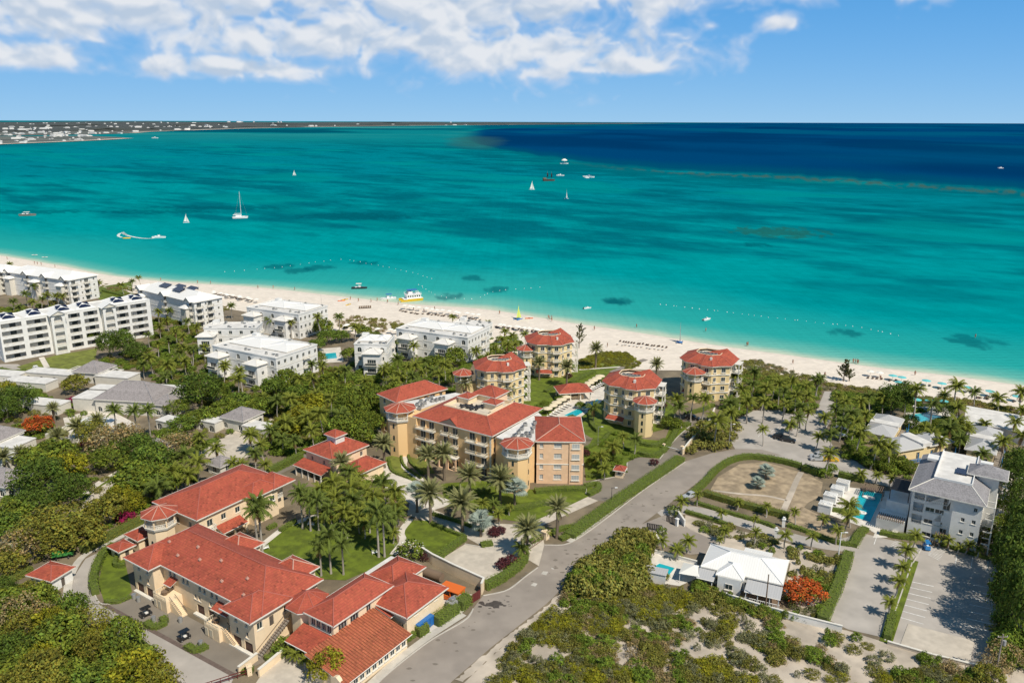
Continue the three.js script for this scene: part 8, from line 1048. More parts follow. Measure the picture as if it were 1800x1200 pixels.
for (const [p, t, m, suv, l] of [[[59.9,-247.8], 62, 'black', 1, 'black car parked at the bend of the resort drive'], [[64.4,-242.2], -78, 'white', 0, 'white car parked in the public car park'], [[83.8,-231.3], 60, 'black', 1, 'black vehicle under the trees right of the public car park'], [[85.3,-229], 60, 'black', 1, 'second black vehicle next to the car park planting'], [[105.3,-238.1], 75, 'grey', 0, 'dark car in the row right of the beach road'], [[102.8,-232.8], 75, 'white', 0, 'pale car in the row right of the beach road'], [[108.5,-243], 75, 'black', 1, 'black car farthest up the row beside the beach road'], [[89.4,-214.9], 85, 'silver', 0, 'silver car beside the hedge on the beach road'], [[92.9,-214.5], 85, 'yellow', 0, 'yellow car beside the hedge on the beach road'], [[90.1,-217.3], -70, 'silver', 0, 'silver car under the lone palm by the junction'], [[13.8,-152.3], -38, 'black', 0, 'dark car at the road edge beneath the scrub'], [[-187.5,-299.2], 40, 'white', 1, 'white van on the lane below the balconied hotel'], [[-119.2,-168.3], 15, 'silver', 0, 'silver car in the villa car park at the left edge'], [[46.9,-190.9], -55, 'silver', 0, 'silver car behind the palm at the villa drive']]) car('car', l, p[0], p[1], R(t), PAINT[m], suv);
function cart(label, x, z, turn, m) { const o = thing('golf_cart', label, 'golf cart', x, z, turn); o.position.y = 0.06; part(o, 'body', join([box(1.15, 0.4, 2.2, 0, 0.3, 0), box(1.1, 0.35, 0.5, 0, 0.7, 0.85), box(1.1, 0.5, 0.3, 0, 0.7, -0.5)]), m); part(o, 'seat', box(1.05, 0.14, 0.6, 0, 0.7, -0.1), MT.cushion); part(o, 'canopy', box(1.25, 0.08, 1.9, 0, 1.8, -0.05), m); for (const a of [-0.52, 0.52]) for (const b of [-0.85, 0.7]) { const c = part(o, 'canopy_post', cyl(0.03, 0.03, 1.1, 5), MT.metal); c.position.set(a, 0.7, b); } wheels(o, [-0.52, 0.52], [-0.75, 0.75], 0.72); return o; }
cart('blue golf cart in the villa car park', ...[96,-164.8], R(-10), PAINT.blue); cart('dark golf cart on the first garage forecourt', ...[-72.7,-138.1], R(-40), PAINT.black); cart('dark golf cart on the second garage forecourt', ...[-62.1,-130.7], R(-40), PAINT.black);
// service yard
{ let p = [-12.2,-144.5]; const o = thing('orange_machine', 'orange metal machine cabin in the service yard', 'machine', p[0], p[1], R(-30)); part(o, 'cabin', join([box(4.6, 0.9, 2.6, 0, 0.3, 0), box(0.2, 1.3, 2.6, -2.2, 1.2, 0), box(0.2, 1.3, 2.6, 2.2, 1.2, 0), box(0.2, 1.3, 2.6, 0.3, 1.2, 0)]), MT.orange); part(o, 'roof', box(4.9, 0.18, 2.9, 0, 2.5, 0), MT.orange); part(o, 'engine', box(3.6, 1.2, 2.0, 0, 1.2, 0), MT.darkMetal); wheels(o, [-1.6, 1.6], [-1.1, 1.1]);
  p = [-17.2,-134.6]; const s = thing('skip', 'blue steel skip beside the hedge of the service yard', 'skip', p[0], p[1], R(53)); part(s, 'container', join([box(4.4, 1.9, 0.1, 0, 0.1, 1.0), box(4.4, 1.9, 0.1, 0, 0.1, -1.0), box(0.1, 1.9, 1.9, -2.15, 0.1, 0), box(0.1, 1.9, 1.9, 2.15, 0.1, 0), box(4.3, 0.1, 1.9, 0, 0.1, 0)]), MT.blueSkip); for (const x of span(5, 4)) { const r = part(s, 'rib', box(0.14, 1.9, 0.14, 0, 0.1, 1.1), MT.blueSkip); r.position.x = x; } part(s, 'lid', box(4.4, 0.1, 2.1, 0, 2.0, 0), MT.blueSkip);
  p = [-11.4,-141.3]; const g = thing('generator', 'grey generator box with fan in the service yard', 'generator', p[0], p[1], R(53)); part(g, 'casing', box(4, 2.1, 1.9), MT.acBox); part(g, 'fan_box', join([box(1.1, 0.5, 1.1, -0.8, 2.1, 0), cyl(0.45, 0.45, 0.1, 12, -0.8, 2.6, 0)]), MT.metal); part(g, 'louvre', join(rows(6, 0.4, 0.25).map((y) => box(1.6, 0.1, 0.06, 0.9, y, 0.98))), MT.darkMetal);
  p = [-17.4,-151.6]; const t = thing('thatch_roll', 'brown thatched canopy roll behind the yard wall', 'thatch', p[0], p[1], R(-30)); part(t, 'thatch', cyl(1.0, 1.0, 6, 12).rotateZ(Math.PI / 2).translate(3, 1.4, 0), MT.wood);
  for (const [u, l] of [[[-14.5,-138], 'pile of brown boards in the service yard'], [[-15.9,-137], 'stack of crates beside the blue skip'], [[-18.3,-146.9], 'stack of crates behind the yard wall']]) { const q = thing('crate_stack', l, 'crates', u[0], u[1], R(20)); for (let k = 0; k < 6; k++) { const c = part(q, 'crate', once('crate', () => box(1.1, 0.6, 0.8)), [MT.wood, MT.greyWood, MT.canvasWhite][k % 3]); c.position.set((k % 3) * 1.2 - 1.2, Math.floor(k / 3) * 0.62, (k % 2) * 0.3); c.rotation.y = k * 0.3; } }
  let i = 0; for (const [u, v] of [[-77.8,-144.1], [-76.4,-143.1], [-65,-136.1], [-58.3,-128.9], [-70.4,-136.4]]) { const b = thing('waste_bin', ['left grey bin beside the first garage', 'right grey bin beside the first garage', 'grey bin below the first outside stair', 'grey bin in the second planter', 'grey bin in the first planter'][i++], 'bin', u, v); part(b, 'bin_body', cyl(0.4, 0.45, 1.0, 12), MT.acBox); part(b, 'lid', cyl(0.48, 0.44, 0.12, 12, 0, 1.0, 0), MT.metal); } }
// poles and lamps
function pole(name, label, x, z, h, r, m, kind) { const o = thing(name, label, kind === 'lamp' ? 'lamp post' : 'pole', x, z); part(o, 'pole', cyl(r, r * 0.7, h, 8), m); if (kind === 'lamp') { part(o, 'lamp_arm', box(1.3, 0.08, 0.1, 0.5, h - 0.1, 0), m); part(o, 'lamp_head', box(0.7, 0.12, 0.3, 1.1, h - 0.06, 0), MT.whitePaint); part(o, 'base', cyl(r * 2.2, r * 2, 0.4, 8), MT.kerb); } else if (kind === 'power') { part(o, 'crossarm', box(1.8, 0.12, 0.12, 0, h - 0.6, 0), MT.greyWood); const t = part(o, 'transformer', cyl(0.3, 0.3, 0.9, 10), MT.acBox); t.position.set(0.5, h - 2.2, 0); for (const x2 of [-0.8, 0, 0.8]) { const q = part(o, 'insulator', cyl(0.06, 0.05, 0.2, 6), MT.trim); q.position.set(x2, h - 0.48, 0); } } return o; }
pole('utility_pole', 'dark wooden utility pole standing in front of the low white house', ...[51.1,-140], 8.6, 0.16, MT.wood); pole('utility_pole', 'wooden utility pole with transformer at the lower right corner', ...[86,-120.5], 9, 0.16, MT.greyWood, 'power'); pole('lamp_post', 'white lamp post between villa drive and car park', ...[73.6,-159.8], 7, 0.14, MT.whitePaint, 'lamp'); pole('lamp_post', 'grey lamp post at the edge of the public car park', ...[65.5,-223.1], 8, 0.1, MT.metal, 'lamp'); pole('lamp_post', 'dark lamp post in the long hedge by the drive', ...[25.8,-187.2], 4.5, 0.08, MT.darkMetal, 'lamp'); pole('lamp_post', 'grey lamp post behind the modern villa', ...[128.6,-186.2], 8, 0.1, MT.metal, 'lamp'); pole('flag_pole', 'thin white pole at the road edge beside the scrub', ...[20.9,-161.9], 3.6, 0.05, MT.whitePaint); pole('flag_pole', 'thin pole standing on the sand by the pine', ...[109.5,-295.5], 3.5, 0.06, MT.greyWood); pole('flag_pole', 'thin pole on the sand near the wooden boats', ...[-100.9,-411.1], 7, 0.06, MT.metal); pole('lamp_post', 'slim lamp post left of the long pool', ...[26.3,-225.8], 6, 0.08, MT.metal, 'lamp');
{ const p = [-101.1,-160], o = thing('green_cart', 'green metal handcart beside the garage road', 'cart', p[0], p[1], R(20)); part(o, 'tray', join([box(4.5, 0.1, 1.6, 0, 0.8, 0), box(4.5, 0.7, 0.1, 0, 0.8, 0.8), box(4.5, 0.7, 0.1, 0, 0.8, -0.8), box(0.1, 0.7, 1.6, 2.2, 0.8, 0)]), MT.green); wheels(o, [-1.2, 1.2], [-0.9, 0.9]); }
// pool furniture and the beach
const loungerProto = (m) => { const o = new THREE.Group(); o.name = 'sun_lounger'; part(o, 'frame', join([box(0.66, 0.08, 1.3, 0, 0.28, 0.3), ...[-0.28, 0.28].flatMap((x) => [-0.3, 0.85].map((z) => box(0.07, 0.3, 0.07, x, 0, z)))]), MT.wood); part(o, 'cushion', join([box(0.62, 0.1, 1.3, 0, 0.37, 0.3), box(0.62, 0.1, 0.75).rotateX(0.7).translate(0, 0.4, -0.55)]), m); return o; };
const parasolProto = (m, r = 1.5) => { const o = new THREE.Group(); o.name = 'parasol'; part(o, 'pole', cyl(0.04, 0.03, 2.3, 6), MT.wood); const P = [...Array(8)].map((_, i) => [Math.sin(i / 8 * 6.283) * r, 2.05, Math.cos(i / 8 * 6.283) * r]); part(o, 'canopy', slopeGeo(P.map((p, i) => [p, P[(i + 1) % 8], [0, 2.6, 0]])), m); part(o, 'base', cyl(0.3, 0.3, 0.1, 10), MT.kerb); return o; };
const LW = loungerProto(MT.cushion), LD = loungerProto(MT.darkCushion), PW = parasolProto(MT.canvasWhite), PC = parasolProto(MT.canvasCream, 1.9), PT = parasolProto(MT.canvasTeal, 1.7);
function row(proto, a, b, n, turn, noun, where, cat, jit = 0.25) { for (let k = 0; k < n; k++) { const f = n === 1 ? 0 : k / (n - 1); const o = copyOf(proto, mix(a[0], b[0], f) + rr(-jit, jit), mix(a[1], b[1], f) + rr(-jit, jit), turn + rr(-0.08, 0.08), 1, '', cat, noun + 's ' + where, 0.07); cluster(noun + where, o, noun, where); } }
row(LW, [12.4,-248.4], [19.8,-260.6], 8, R(55), 'white sun lounger', 'along the left side of the long pool', 'lounger', 0.1); row(PC, [12,-252.2], [19.1,-264.1], 5, 0, 'cream parasol', 'along the left side of the long pool', 'parasol', 0.1); row(LW, [28,-274.5], [33.8,-283.7], 8, R(55), 'white sun lounger', 'at the far end of the long pool', 'lounger', 0.1); row(PC, [27.2,-277.1], [33.6,-287.8], 5, 0, 'cream parasol', 'at the far end of the long pool', 'parasol', 0.1);
row(LW, [87.7,-193.8], [81.6,-185], 7, R(57), 'sun lounger', 'on the white deck of the villa pool', 'lounger', 0.2); row(LD, [94.3,-195.5], [98.6,-193.9], 6, R(-33), 'red brown sun lounger', 'at the far end of the villa pool', 'lounger', 0.1);
for (const [p, l] of [[[93.7,-190.5], 'upper white float in the villa pool'], [[88.1,-182.3], 'lower white float in the villa pool']]) { const o = thing('pool_float', l, 'pool float', p[0], p[1], R(-30)); part(o, 'float_ring', new THREE.TorusGeometry(0.75, 0.22, 8, 20).rotateX(Math.PI / 2).scale(1.7, 1, 0.9).translate(0, 0.28, 0), MT.cushion); part(o, 'float_floor', cyl(0.75, 0.75, 0.06, 16).scale(1.6, 1, 0.85).translate(0, 0.2, 0), MT.canvasWhite); }
row(LD, [48.4,-343.9], [67.6,-334.8], 17, R(160), 'dark sun lounger', 'on the sand behind the right towers', 'lounger', 0.6); row(LW, [47.3,-339.1], [65.1,-330.3], 12, R(160), 'pale sun lounger', 'on the sand behind the right towers', 'lounger', 0.6);
row(LD, [-167.6,-441.8], [-143.2,-425.8], 22, R(150), 'dark sun lounger', 'on the sand by the solar hotel', 'lounger', 1.2); row(PW, [-169.6,-440.2], [-138.4,-420.2], 11, 0, 'white parasol', 'on the sand by the solar hotel', 'parasol', 1.2); row(LD, [-57.6,-402.5], [-47.9,-395], 9, R(150), 'dark sun lounger', 'near the yellow ferry', 'lounger', 0.7); row(LD, [-45.1,-396.3], [-16.4,-383.3], 26, R(150), 'dark sun lounger', 'in the long row before the white blocks', 'lounger', 0.9); row(PW, [-57.2,-406.4], [-17.1,-386.9], 14, 0, 'white parasol', 'in the long row before the white blocks', 'parasol', 0.9); row(LD, [-8.2,-369.8], [22.4,-356.4], 30, R(155), 'dark sun lounger', 'in the row left of the beach pine', 'lounger', 0.9); row(PW, [-5.4,-366.6], [20.9,-353.4], 13, 0, 'white parasol', 'in the row left of the beach pine', 'parasol', 1);
row(PW, [-84.4,-368.9], [-54.9,-353.5], 8, 0, 'white parasol', 'on the terraces behind the beach', 'parasol', 3);
{ const tp = [[145.5,-289.5], [148,-287.5], [144.1,-281.4], [155.3,-283.5], [159.4,-280.2], [166.4,-275.8], [172.2,-271.5], [178.6,-266.1]]; tp.forEach(([x, z]) => { cluster('teal parasol', copyOf(PT, x, z, 0.3, 1, '', 'parasol', 'teal beach parasols'), 'teal parasol', 'on the right beach'); for (const s of [-1.2, 1.2]) cluster('teal lounger', copyOf(LD, x + s, z + 0.6, R(170) + rr(-0.1, 0.1), 1, '', 'lounger', 'loungers under the teal parasols', 0.07), 'dark sun lounger', 'under the teal parasols on the right beach'); }); row(PW, [139.1,-294.4], [142,-293], 2, 0, 'white parasol', 'left of the teal parasols', 'parasol', 0.1); row(LD, [137.5,-292.2], [142,-290.9], 4, R(160), 'dark sun lounger', 'under the white parasols left of the teal ones', 'lounger', 0.1); row(LD, [167.1,-269.6], [174.4,-264.9], 9, R(165), 'dark sun lounger', 'behind the teal parasols by the restaurant', 'lounger', 0.6); row(LW, [147.1,-256.6], [139.8,-258.8], 9, R(20), 'white sun lounger', 'round the beach hotel pool', 'lounger', 0.6); row(PT, [141.1,-262.2], [150.1,-260.6], 3, 0, 'turquoise parasol', 'beside the beach hotel pool', 'parasol', 0.4); }
// white garden benches on the courtyard lawn
for (const [p, t, l] of [[[-48.9,-175], -20, 'white bench under the three royal palms'], [[-56.6,-163.7], 40, 'white bench at the foot of the left royal palm'], [[-30.9,-161.9], 10, 'white bench beside the right royal palms']]) { const o = thing('garden_bench', l, 'bench', p[0], p[1], R(t)); part(o, 'seat', box(1.7, 0.08, 0.5, 0, 0.42, 0), MT.whitePaint); part(o, 'backrest', join(span(7, 1.6).map((x) => box(0.1, 0.45, 0.05, x, 0.5, -0.24))), MT.whitePaint); for (const a of [-0.78, 0.78]) for (const b of [-0.2, 0.2]) { const q = part(o, 'leg', box(0.08, 0.42, 0.08), MT.whitePaint); q.position.set(a, 0, b); } }
// ---------------------------------------------------------------- boats
const hullGeo = (L, W, h, sharp = 1.6) => { const s = new THREE.Shape(); s.moveTo(-L / 2, -W / 2); s.lineTo(L * 0.15, -W / 2); s.quadraticCurveTo(L * 0.38, -W * 0.42, L / 2, 0); s.quadraticCurveTo(L * 0.38, W * 0.42, L * 0.15, W / 2); s.lineTo(-L / 2, W / 2); s.closePath(); const g = new THREE.ExtrudeGeometry(s, { depth: h, bevelEnabled: false, curveSegments: 8 }).rotateX(-Math.PI / 2), p = g.attributes.position; for (let i = 0; i < p.count; i++) { const y = p.getY(i) / h, k = 0.72 + 0.28 * y; p.setZ(i, p.getZ(i) * k); p.setX(i, p.getX(i) * (0.93 + 0.07 * y)); } g.computeVertexNormals(); return g; };
function boat(name, label, cat, x, z, turn) { const o = thing(name, label, cat, x, z, turn); o.position.y = -0.25; return o; }
function sailboat(label, x, z, turn, h, sail, hull = MT.whitePaint, cat = 'sailing boat') { const o = boat('sailing_boat', label, cat, x, z, turn), L = h * 0.62; for (const s of [-1, 1]) { const q = part(o, 'hull', hullGeo(L, 0.5, 0.6), hull); q.position.z = s * L * 0.22; } part(o, 'trampoline', box(L * 0.5, 0.1, L * 0.42, -L * 0.05, 0.55, 0), MT.canvasBlue); part(o, 'mast', cyl(0.08, 0.05, h, 6, L * 0.08, 0.5, 0), MT.metal); const sh = slopeGeo([[[L * 0.06, 1.2, 0.05], [-L * 0.42, 1.4, 0.5], [L * 0.07, h * 0.97, 0.05]]]); part(o, 'mainsail', sh, sail); part(o, 'jib', slopeGeo([[[L * 0.12, 1.0, 0], [L * 0.46, 0.9, 0.1], [L * 0.1, h * 0.7, 0]]]), sail); return o; }
sailboat('white sailed boat off the beach below the catamaran', ...[-315.8,-773.4], 0.4, 9, MT.canvasWhite); sailboat('small sailing boat far out left of the reef', ...[-396.4,-1473.5], 0.2, 10, MT.canvasWhite); sailboat('white sailing boat left of the dark ship', ...[28.3,-1174.5], 0.3, 13, MT.canvasWhite); sailboat('white sailing boat below the dark ship', ...[69.5,-1033.9], 1.2, 12, MT.canvasWhite); sailboat('beached sailing dinghy with yellow green sail', ...[3.1,-385.9], 0.9, 8, mat({ rgb: [0.62, 0.72, 0.12] }), MT.canvasBlue); sailboat('beached dinghy with tall furled white sail', ...[75,-343.2], 1.3, 9, MT.canvasWhite, MT.metal);
{ const p = [-276.3,-812.2], o = boat('catamaran', 'large white catamaran with bare tall mast at anchor', 'catamaran', p[0], p[1], R(15)); for (const s of [-1, 1]) { const q = part(o, 'hull', hullGeo(15, 2, 1.8), MT.whitePaint); q.position.z = s * 3; } part(o, 'bridge_deck', box(11, 0.5, 6, -1, 1.5, 0), MT.whitePaint); part(o, 'cabin', join([box(5.5, 1.4, 5, -1.5, 2, 0), box(3.5, 0.2, 5.4, -5, 3.4, 0)]), MT.whitePaint); part(o, 'cabin_window', box(5.6, 0.6, 4.6, -1.5, 2.5, 0), MT.glass); part(o, 'mast', cyl(0.22, 0.14, 24, 8, 1, 2.5, 0), MT.whitePaint); part(o, 'boom', box(6.5, 0.35, 0.35, -2.4, 4.6, 0), MT.whitePaint); part(o, 'spreader', box(0.15, 0.1, 2.4, 1, 15, 0), MT.metal); part(o, 'stays', join([bar([1, 26, 0], [7, 1.8, 0], 0.04, 4), bar([1, 26, 0], [-5, 1.8, 3], 0.04, 4), bar([1, 26, 0], [-5, 1.8, -3], 0.04, 4)]), MT.metal); }
{ const p = [-55.8,-428.4], o = boat('ferry', 'white two deck excursion boat with yellow hulls nosed onto the beach', 'ferry', p[0], p[1], R(205)); for (const s of [-1, 1]) { const q = part(o, 'hull', hullGeo(13, 1.7, 1.7), MT.yellow); q.position.z = s * 1.8; } part(o, 'main_deck', box(11, 0.3, 5.2, -0.8, 1.5, 0), MT.whitePaint); part(o, 'saloon', box(8, 2, 4.4, -1.2, 1.8, 0), MT.whitePaint); for (const x of span(6, 6.4)) for (const s of [-1, 1]) { const w = part(o, 'window', once('fw', () => box(0.8, 0.8, 0.06)), MT.glass); w.position.set(x - 1.2, 2.6, s * 2.22); } part(o, 'upper_deck', box(8.6, 0.2, 4.8, -1.2, 3.8, 0), MT.whitePaint); part(o, 'wheelhouse', box(2.4, 1.5, 3, 0.6, 4, 0), MT.whitePaint); part(o, 'wheelhouse_window', box(2.44, 0.6, 2.6, 0.62, 4.6, 0), MT.glass); part(o, 'top_canopy', box(5.6, 0.12, 3.6, -0.8, 6.2, 0), MT.canvasBlue); for (const a of [-3.4, 1.8]) for (const b of [-1.7, 1.7]) { const c = part(o, 'canopy_post', cyl(0.05, 0.05, 2.3, 5), MT.metal); c.position.set(a, 3.95, b); } const r = part(o, 'railing', balustrade(8.4, 0.9, 0.9), MT.whitePaint); r.position.set(-1.2, 4, 2.3); const r2 = part(o, 'railing', balustrade(8.4, 0.9, 0.9), MT.whitePaint); r2.position.set(-1.2, 4, -2.3); }
function motorboat(label, x, z, turn, L, hull, top, cat = 'motor boat') { const o = boat('motor_boat', label, cat, x, z, turn); part(o, 'hull', hullGeo(L, L * 0.3, L * 0.13), hull); part(o, 'console', join([box(L * 0.14, L * 0.12, L * 0.14, 0, L * 0.13, 0), box(L * 0.16, L * 0.05, L * 0.2, -L * 0.22, L * 0.13, 0)]), MT.whitePaint); if (top) { part(o, 'canopy', box(L * 0.36, 0.08, L * 0.26, -L * 0.05, L * 0.13 + 2, 0), top); for (const a of [-1, 1]) for (const b of [-1, 1]) { const c = part(o, 'canopy_post', cyl(0.04, 0.04, 2, 5), MT.metal); c.position.set(a * L * 0.16 - L * 0.05, L * 0.13, b * L * 0.11); } } part(o, 'outboard', box(0.35, 0.9, 0.4, -L / 2 - 0.1, 0.3, 0), MT.darkMetal); return o; }
motorboat('motor boat with blue canopy at the waterline left of the ferry', ...[-68.7,-431.1], R(200), 9, MT.whitePaint, MT.canvasBlue); motorboat('dark motor boat afloat left of the ferry', ...[-89.9,-460.5], R(5), 9, MT.darkMetal, MT.canvasWhite); motorboat('speed boat towing a raft in a curve of foam', ...[-297.1,-668.1], R(10), 11, MT.whitePaint, null); motorboat('small boat with people at the far left of the bay', ...[-500.7,-826.6], R(15), 16, MT.greyWood, MT.canvasWhite); motorboat('white boat with foam near the dark ship', ...[136,-1435.8], R(-10), 19, MT.whitePaint, MT.canvasBlue); motorboat('pale low boat left of the foaming boat', ...[87.2,-1479.6], R(0), 15, MT.whitePaint, null); motorboat('lone white boat on the deep water at the right', ...[1061.6,-1768.5], R(10), 14, MT.whitePaint, null); motorboat('white boat below the headland', ...[-1989.2,-4566.3], R(0), 36, MT.whitePaint, MT.canvasWhite); motorboat('small white boat moored off the right towers', ...[97.3,-385.9], R(40), 6, MT.whitePaint, null); motorboat('tiny white boat moored left of the right towers', ...[39.9,-410.3], R(30), 5, MT.whitePaint, null); motorboat('tow boat under the white parasail', ...[121.2,-1907.2], R(0), 20, MT.whitePaint, null);
{ const p = [121.2,-1907.2], o = thing('parasail', 'white parasail canopy above the far water', 'parasail', p[0], p[1]); const g = new THREE.SphereGeometry(8, 16, 8, 0, Math.PI * 2, 0, 1.1).translate(0, 4, 0); part(o, 'canopy', g, MT.canvasWhite); part(o, 'lines', join([-1, 1].flatMap((a) => [-1, 1].map((b) => bar([a * 7, 8, b * 7], [0, 2, 0], 0.15, 4)))), MT.metal); }
{ const p = [60.7,-1348.6], o = boat('tour_ship', 'dark wooden two masted ship on the turquoise water', 'ship', p[0], p[1], R(15)); o.scale.setScalar(0.7); part(o, 'hull', hullGeo(30, 8, 4.4), MT.darkDoor); part(o, 'stern_castle', box(7, 4, 7, -11, 4, 0), MT.wood); part(o, 'stripe', hullGeo(30.2, 8.1, 0.4).translate(0, 3.2, 0), mat({ rgb: [0.3, 0.12, 0.04] })); for (const [x, h] of [[-4, 20], [6, 18]]) { part(o, 'mast', cyl(0.4, 0.2, h, 6, x, 4, 0), MT.wood); part(o, 'sail', new THREE.CylinderGeometry(7, 7, 8, 10, 1, true, 0.9, 1.4).translate(x - 5, h * 0.62 + 2, 0), MT.darkMetal); } }
{ // foam trails on the water
  const foam = mat({ rgb: [0.72, 0.80, 0.78], map: T_fine, roughness: 0.9 }); const trail = (pts, w, label) => { const c = curve(pts, 1.5).map(([x, z]) => [x + rr(-0.4, 0.4), z + rr(-0.4, 0.4)]); structure('wake_foam', sheetGeo(ribbon(c, w), 0.0), foam); };
  trail([[-298.6,-668.1],[-305.6,-664.5],[-318.1,-671.1],[-332.2,-684.8],[-344.6,-702.8]], 2.4); trail([[-332.2,-684.8],[-342.9,-699.1],[-341.9,-691.7],[-335.6,-677.6],[-330,-670.8]], 2.2);  trail([[132.7,-1420.9],[131,-1458.2],[131,-1481.6]], 6);
  const p = [-322.6,-664.2], o = boat('towed_raft', 'yellow raft in the foam behind the speed boat', 'raft', p[0], p[1], 0.2); part(o, 'tube', new THREE.TorusGeometry(1.4, 0.5, 8, 16).rotateX(Math.PI / 2).scale(1.8, 1, 0.7).translate(0, 0.5, 0), MT.yellow); part(o, 'raft_floor', cyl(1.4, 1.4, 0.1, 14).scale(1.7, 1, 0.6).translate(0, 0.4, 0), MT.orange); }
for (const [p, t, m, l] of [[[-93.6,-426.4], 0.4, MT.orange, 'orange kayak lying on the sand at the left'], [[-92.3,-429.4], 0.8, MT.yellow, 'yellow kayak crossed over the orange one'], [[8.5,-387.2], 0.2, MT.orange, 'orange board on the sand beside the dinghy'], [[-349,-576.9], 0.1, MT.canvasWhite, 'pale board in the shallows at the far left'], [[-336,-567.1], 0.1, MT.canvasWhite, 'second pale board in the shallows at the far left'], [[-87.9,-416.7], 1.1, MT.yellow, 'yellow kayak near the beach sign']]) { const o = thing('kayak', l, 'kayak', p[0], p[1], t); part(o, 'hull', new THREE.CapsuleGeometry(0.42, 3.4, 4, 10).rotateZ(Math.PI / 2).scale(1, 0.5, 1).translate(0, 0.25, 0), m); part(o, 'cockpit', cyl(0.3, 0.3, 0.1, 10).scale(2, 1, 1).translate(0, 0.42, 0), MT.darkMetal); }
{ const p = [-77.3,-408.7], o = thing('chair_pile', 'stack of folded wooden beach chairs on the sand', 'chairs', p[0], p[1], 0.3); for (let k = 0; k < 7; k++) { const q = part(o, 'folded_chair', once('fch', () => join([box(0.7, 1.5, 0.1), box(0.7, 0.1, 0.8, 0, 0.5, 0.4)])), MT.wood); q.position.set(k * 0.95 - 3, 0, 0); q.rotation.x = -0.35; } }
// strings of swimming buoys
{ const bg = new THREE.SphereGeometry(0.34, 8, 6).translate(0, 0.05, 0), b0 = new THREE.Mesh(bg, MT.whitePaint); b0.name = 'swim_buoy'; const line = (pts, n, where) => { const c = curve(pts, 2); for (let k = 0; k < n; k++) { const q = c[Math.round(k / (n - 1) * (c.length - 1))]; const o = copyOf(b0, q[0] + rr(-0.6, 0.6), q[1] + rr(-0.6, 0.6), 0, rr(0.5, 0.85), '', 'buoy', 'buoys ' + where); cluster('buoy' + where, o, 'white swim buoy', where); } };
  line([[-187.4,-512.3],[-173.4,-520.8],[-157.1,-529.6],[-140.5,-547.8],[-121.7,-562.3],[-103,-548.4],[-67.1,-514.2],[-50,-491]], 30, 'in the curved line off the left beach'); line([[-56.8,-472.8],[-38.4,-437.5],[-22.2,-433.2],[-10,-453.4],[16.8,-465.4]], 22, 'in the line off the ferry'); line([[79.9,-420.3],[104.4,-407.2],[127.1,-393.5],[148.9,-381.9],[167.2,-371.9],[179,-356.2]], 34, 'in the line off the right beach'); }
// ---------------------------------------------------------------- people on the beach: one continuous body each
function personGeo(pose) { // grid of distances to tapered limbs, joined smoothly
  const J = pose, n = 34, size = 1.0, mc = new MarchingCubes(n, new THREE.MeshBasicMaterial(), false, false, 40000); mc.isolation = 0;
  const bones = [['hip', 'chest', 0.15, 0.17], ['chest', 'neck', 0.16, 0.06], ['neck', 'head', 0.06, 0.11], ['hl', 'kl', 0.09, 0.065], ['kl', 'fl', 0.065, 0.045], ['hr', 'kr', 0.09, 0.065], ['kr', 'fr', 0.065, 0.045], ['sl', 'el', 0.06, 0.05], ['el', 'wl', 0.05, 0.04], ['sr', 'er', 0.06, 0.05], ['er', 'wr', 0.05, 0.04], ['sl', 'sr', 0.07, 0.07], ['hl', 'hr', 0.11, 0.11]].map(([a, b, r0, r1]) => [J[a], J[b], r0, r1]);
  for (let k = 0; k < n; k++) for (let j = 0; j < n; j++) for (let i = 0; i < n; i++) { const p = [(i / n * 2 - 1) * size, (j / n * 2 - 1) * size + 0.92, (k / n * 2 - 1) * size]; let acc = 0; for (const [a, b, r0, r1] of bones) { const ab = [b[0] - a[0], b[1] - a[1], b[2] - a[2]], ap = [p[0] - a[0], p[1] - a[1], p[2] - a[2]], t = clamp((ab[0] * ap[0] + ab[1] * ap[1] + ab[2] * ap[2]) / (ab[0] ** 2 + ab[1] ** 2 + ab[2] ** 2)), d = Math.hypot(ap[0] - ab[0] * t, ap[1] - ab[1] * t, ap[2] - ab[2] * t) - mix(r0, r1, t); acc += Math.exp(-d * 26); } mc.field[k * n * n + j * n + i] = Math.log(Math.max(acc, 1e-9)) / 26; }
  mc.update(); const c = mc.count, g = new THREE.BufferGeometry(); g.setAttribute('position', new THREE.Float32BufferAttribute(mc.positionArray.slice(0, c * 3), 3)); g.setAttribute('normal', new THREE.Float32BufferAttribute(mc.normalArray.slice(0, c * 3), 3)); g.setAttribute('uv', new THREE.Float32BufferAttribute(new Float32Array(c * 2), 2)); g.translate(0, 0.92, 0); g.computeVertexNormals(); return g;
}
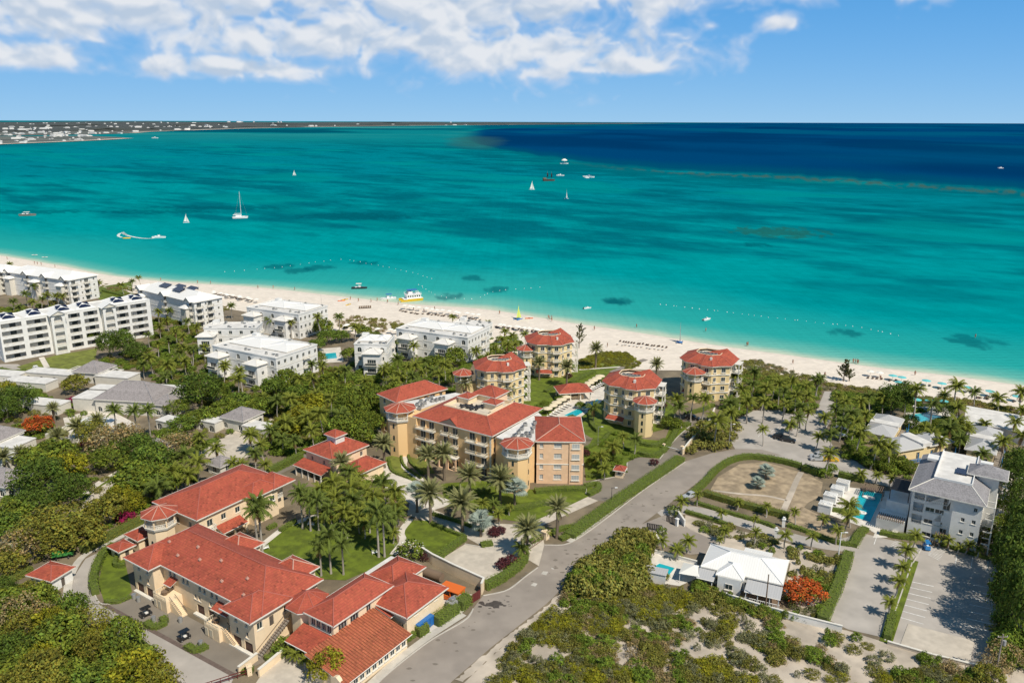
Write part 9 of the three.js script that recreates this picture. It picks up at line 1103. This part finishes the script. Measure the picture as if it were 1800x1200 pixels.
{
  const stand = { hip: [0, 0.95, 0], chest: [0, 1.3, 0], neck: [0, 1.5, 0], head: [0, 1.64, 0.01], hl: [-0.09, 0.92, 0], kl: [-0.1, 0.5, 0.02], fl: [-0.11, 0.06, 0], hr: [0.09, 0.92, 0], kr: [0.11, 0.5, 0.03], fr: [0.12, 0.06, 0], sl: [-0.18, 1.42, 0], el: [-0.24, 1.14, -0.02], wl: [-0.24, 0.88, 0.06], sr: [0.18, 1.42, 0], er: [0.24, 1.14, -0.02], wr: [0.24, 0.88, 0.06] };
  const walk = { ...stand, kl: [-0.09, 0.52, 0.2], fl: [-0.1, 0.07, 0.14], kr: [0.1, 0.5, -0.04], fr: [0.1, 0.09, -0.32], el: [-0.23, 1.14, -0.12], wl: [-0.22, 0.9, -0.16], er: [0.23, 1.14, 0.08], wr: [0.22, 0.92, 0.24] };
  const gs = [personGeo(stand), personGeo(walk)], cloth = [[0.5, 0.05, 0.05], [0.04, 0.06, 0.2], [0.02, 0.02, 0.02], [0.6, 0.58, 0.55], [0.05, 0.25, 0.3]].map((rgb) => mat({ rgb }));
  const shorts = join([new THREE.CapsuleGeometry(0.165, 0.16, 4, 10).scale(1.05, 1, 0.85).translate(0, 0.9, 0)]), hair = new THREE.SphereGeometry(0.118, 10, 8, 0, 6.3, 0, 1.7).translate(0, 1.665, -0.01), shirt = new THREE.CapsuleGeometry(0.19, 0.22, 4, 10).scale(1.08, 1, 0.8).translate(0, 1.27, 0), hairM = mat({ rgb: [0.03, 0.02, 0.015] });
  const wheres = [[0, 'at the far left shore', [[-357.5,-558.1],[-327.6,-540],[-324.4,-537.8],[-320.5,-535.6],[-306.4,-527.1]]], [0, 'along the shore by the solar hotel', [[-216.7,-482.9],[-190.7,-474.3],[-149.6,-459.6],[-140.6,-459.7],[-126.7,-455],[-182.2,-472.7]]], [0, 'near the kayaks and the ferry', [[-89.2,-429.4],[-76.9,-423.8],[-74,-426.7],[-61.1,-417],[-67.7,-422.5],[-51.4,-405.1],[-45.5,-400.1],[-40.5,-405.3],[-84,-425.1]]], [0, 'on the sand right of the ferry', [[-6.4,-396.8],[18.7,-384.9],[18.2,-387.3],[19.8,-386.1],[39,-365],[19.6,-381.4]]], [0, 'at the shore before the right towers', [[59.7,-369.5],[91.2,-362.4],[103.6,-337.9],[104.1,-337.9],[41.8,-335.4]]], [0, 'at the shore of the right beach', [[140,-312.5],[140.9,-312.5],[141.3,-311.7],[141.4,-311],[157.3,-296],[114.6,-310.7],[121.4,-294.2],[212.5,-352.5],[141.2,-290.2]]]];
  for (const [, where, pts] of wheres) pts.forEach(([x, z], i) => { const o = thing('person', '', 'person', x, z, rr(0, 6.2), 'people on the beach'); o.position.y = 0.03; part(o, 'body', gs[i % 2], MT.skin); part(o, 'hair', hair, hairM); const c = i % 5; part(o, 'shorts', shorts, cloth[c]); if (i % 3) part(o, 'shirt', shirt, cloth[(c + 2) % 5]); o.scale.setScalar(1.15); cluster('person' + where, o, `person in ${i % 3 ? 'shirt and shorts' : 'swimwear'}`, where); });
}
nameClusters();
scene.traverse((o) => { if (o.isMesh) { o.castShadow = true; o.receiveShadow = true; } });
renderer.render(scene, camera);
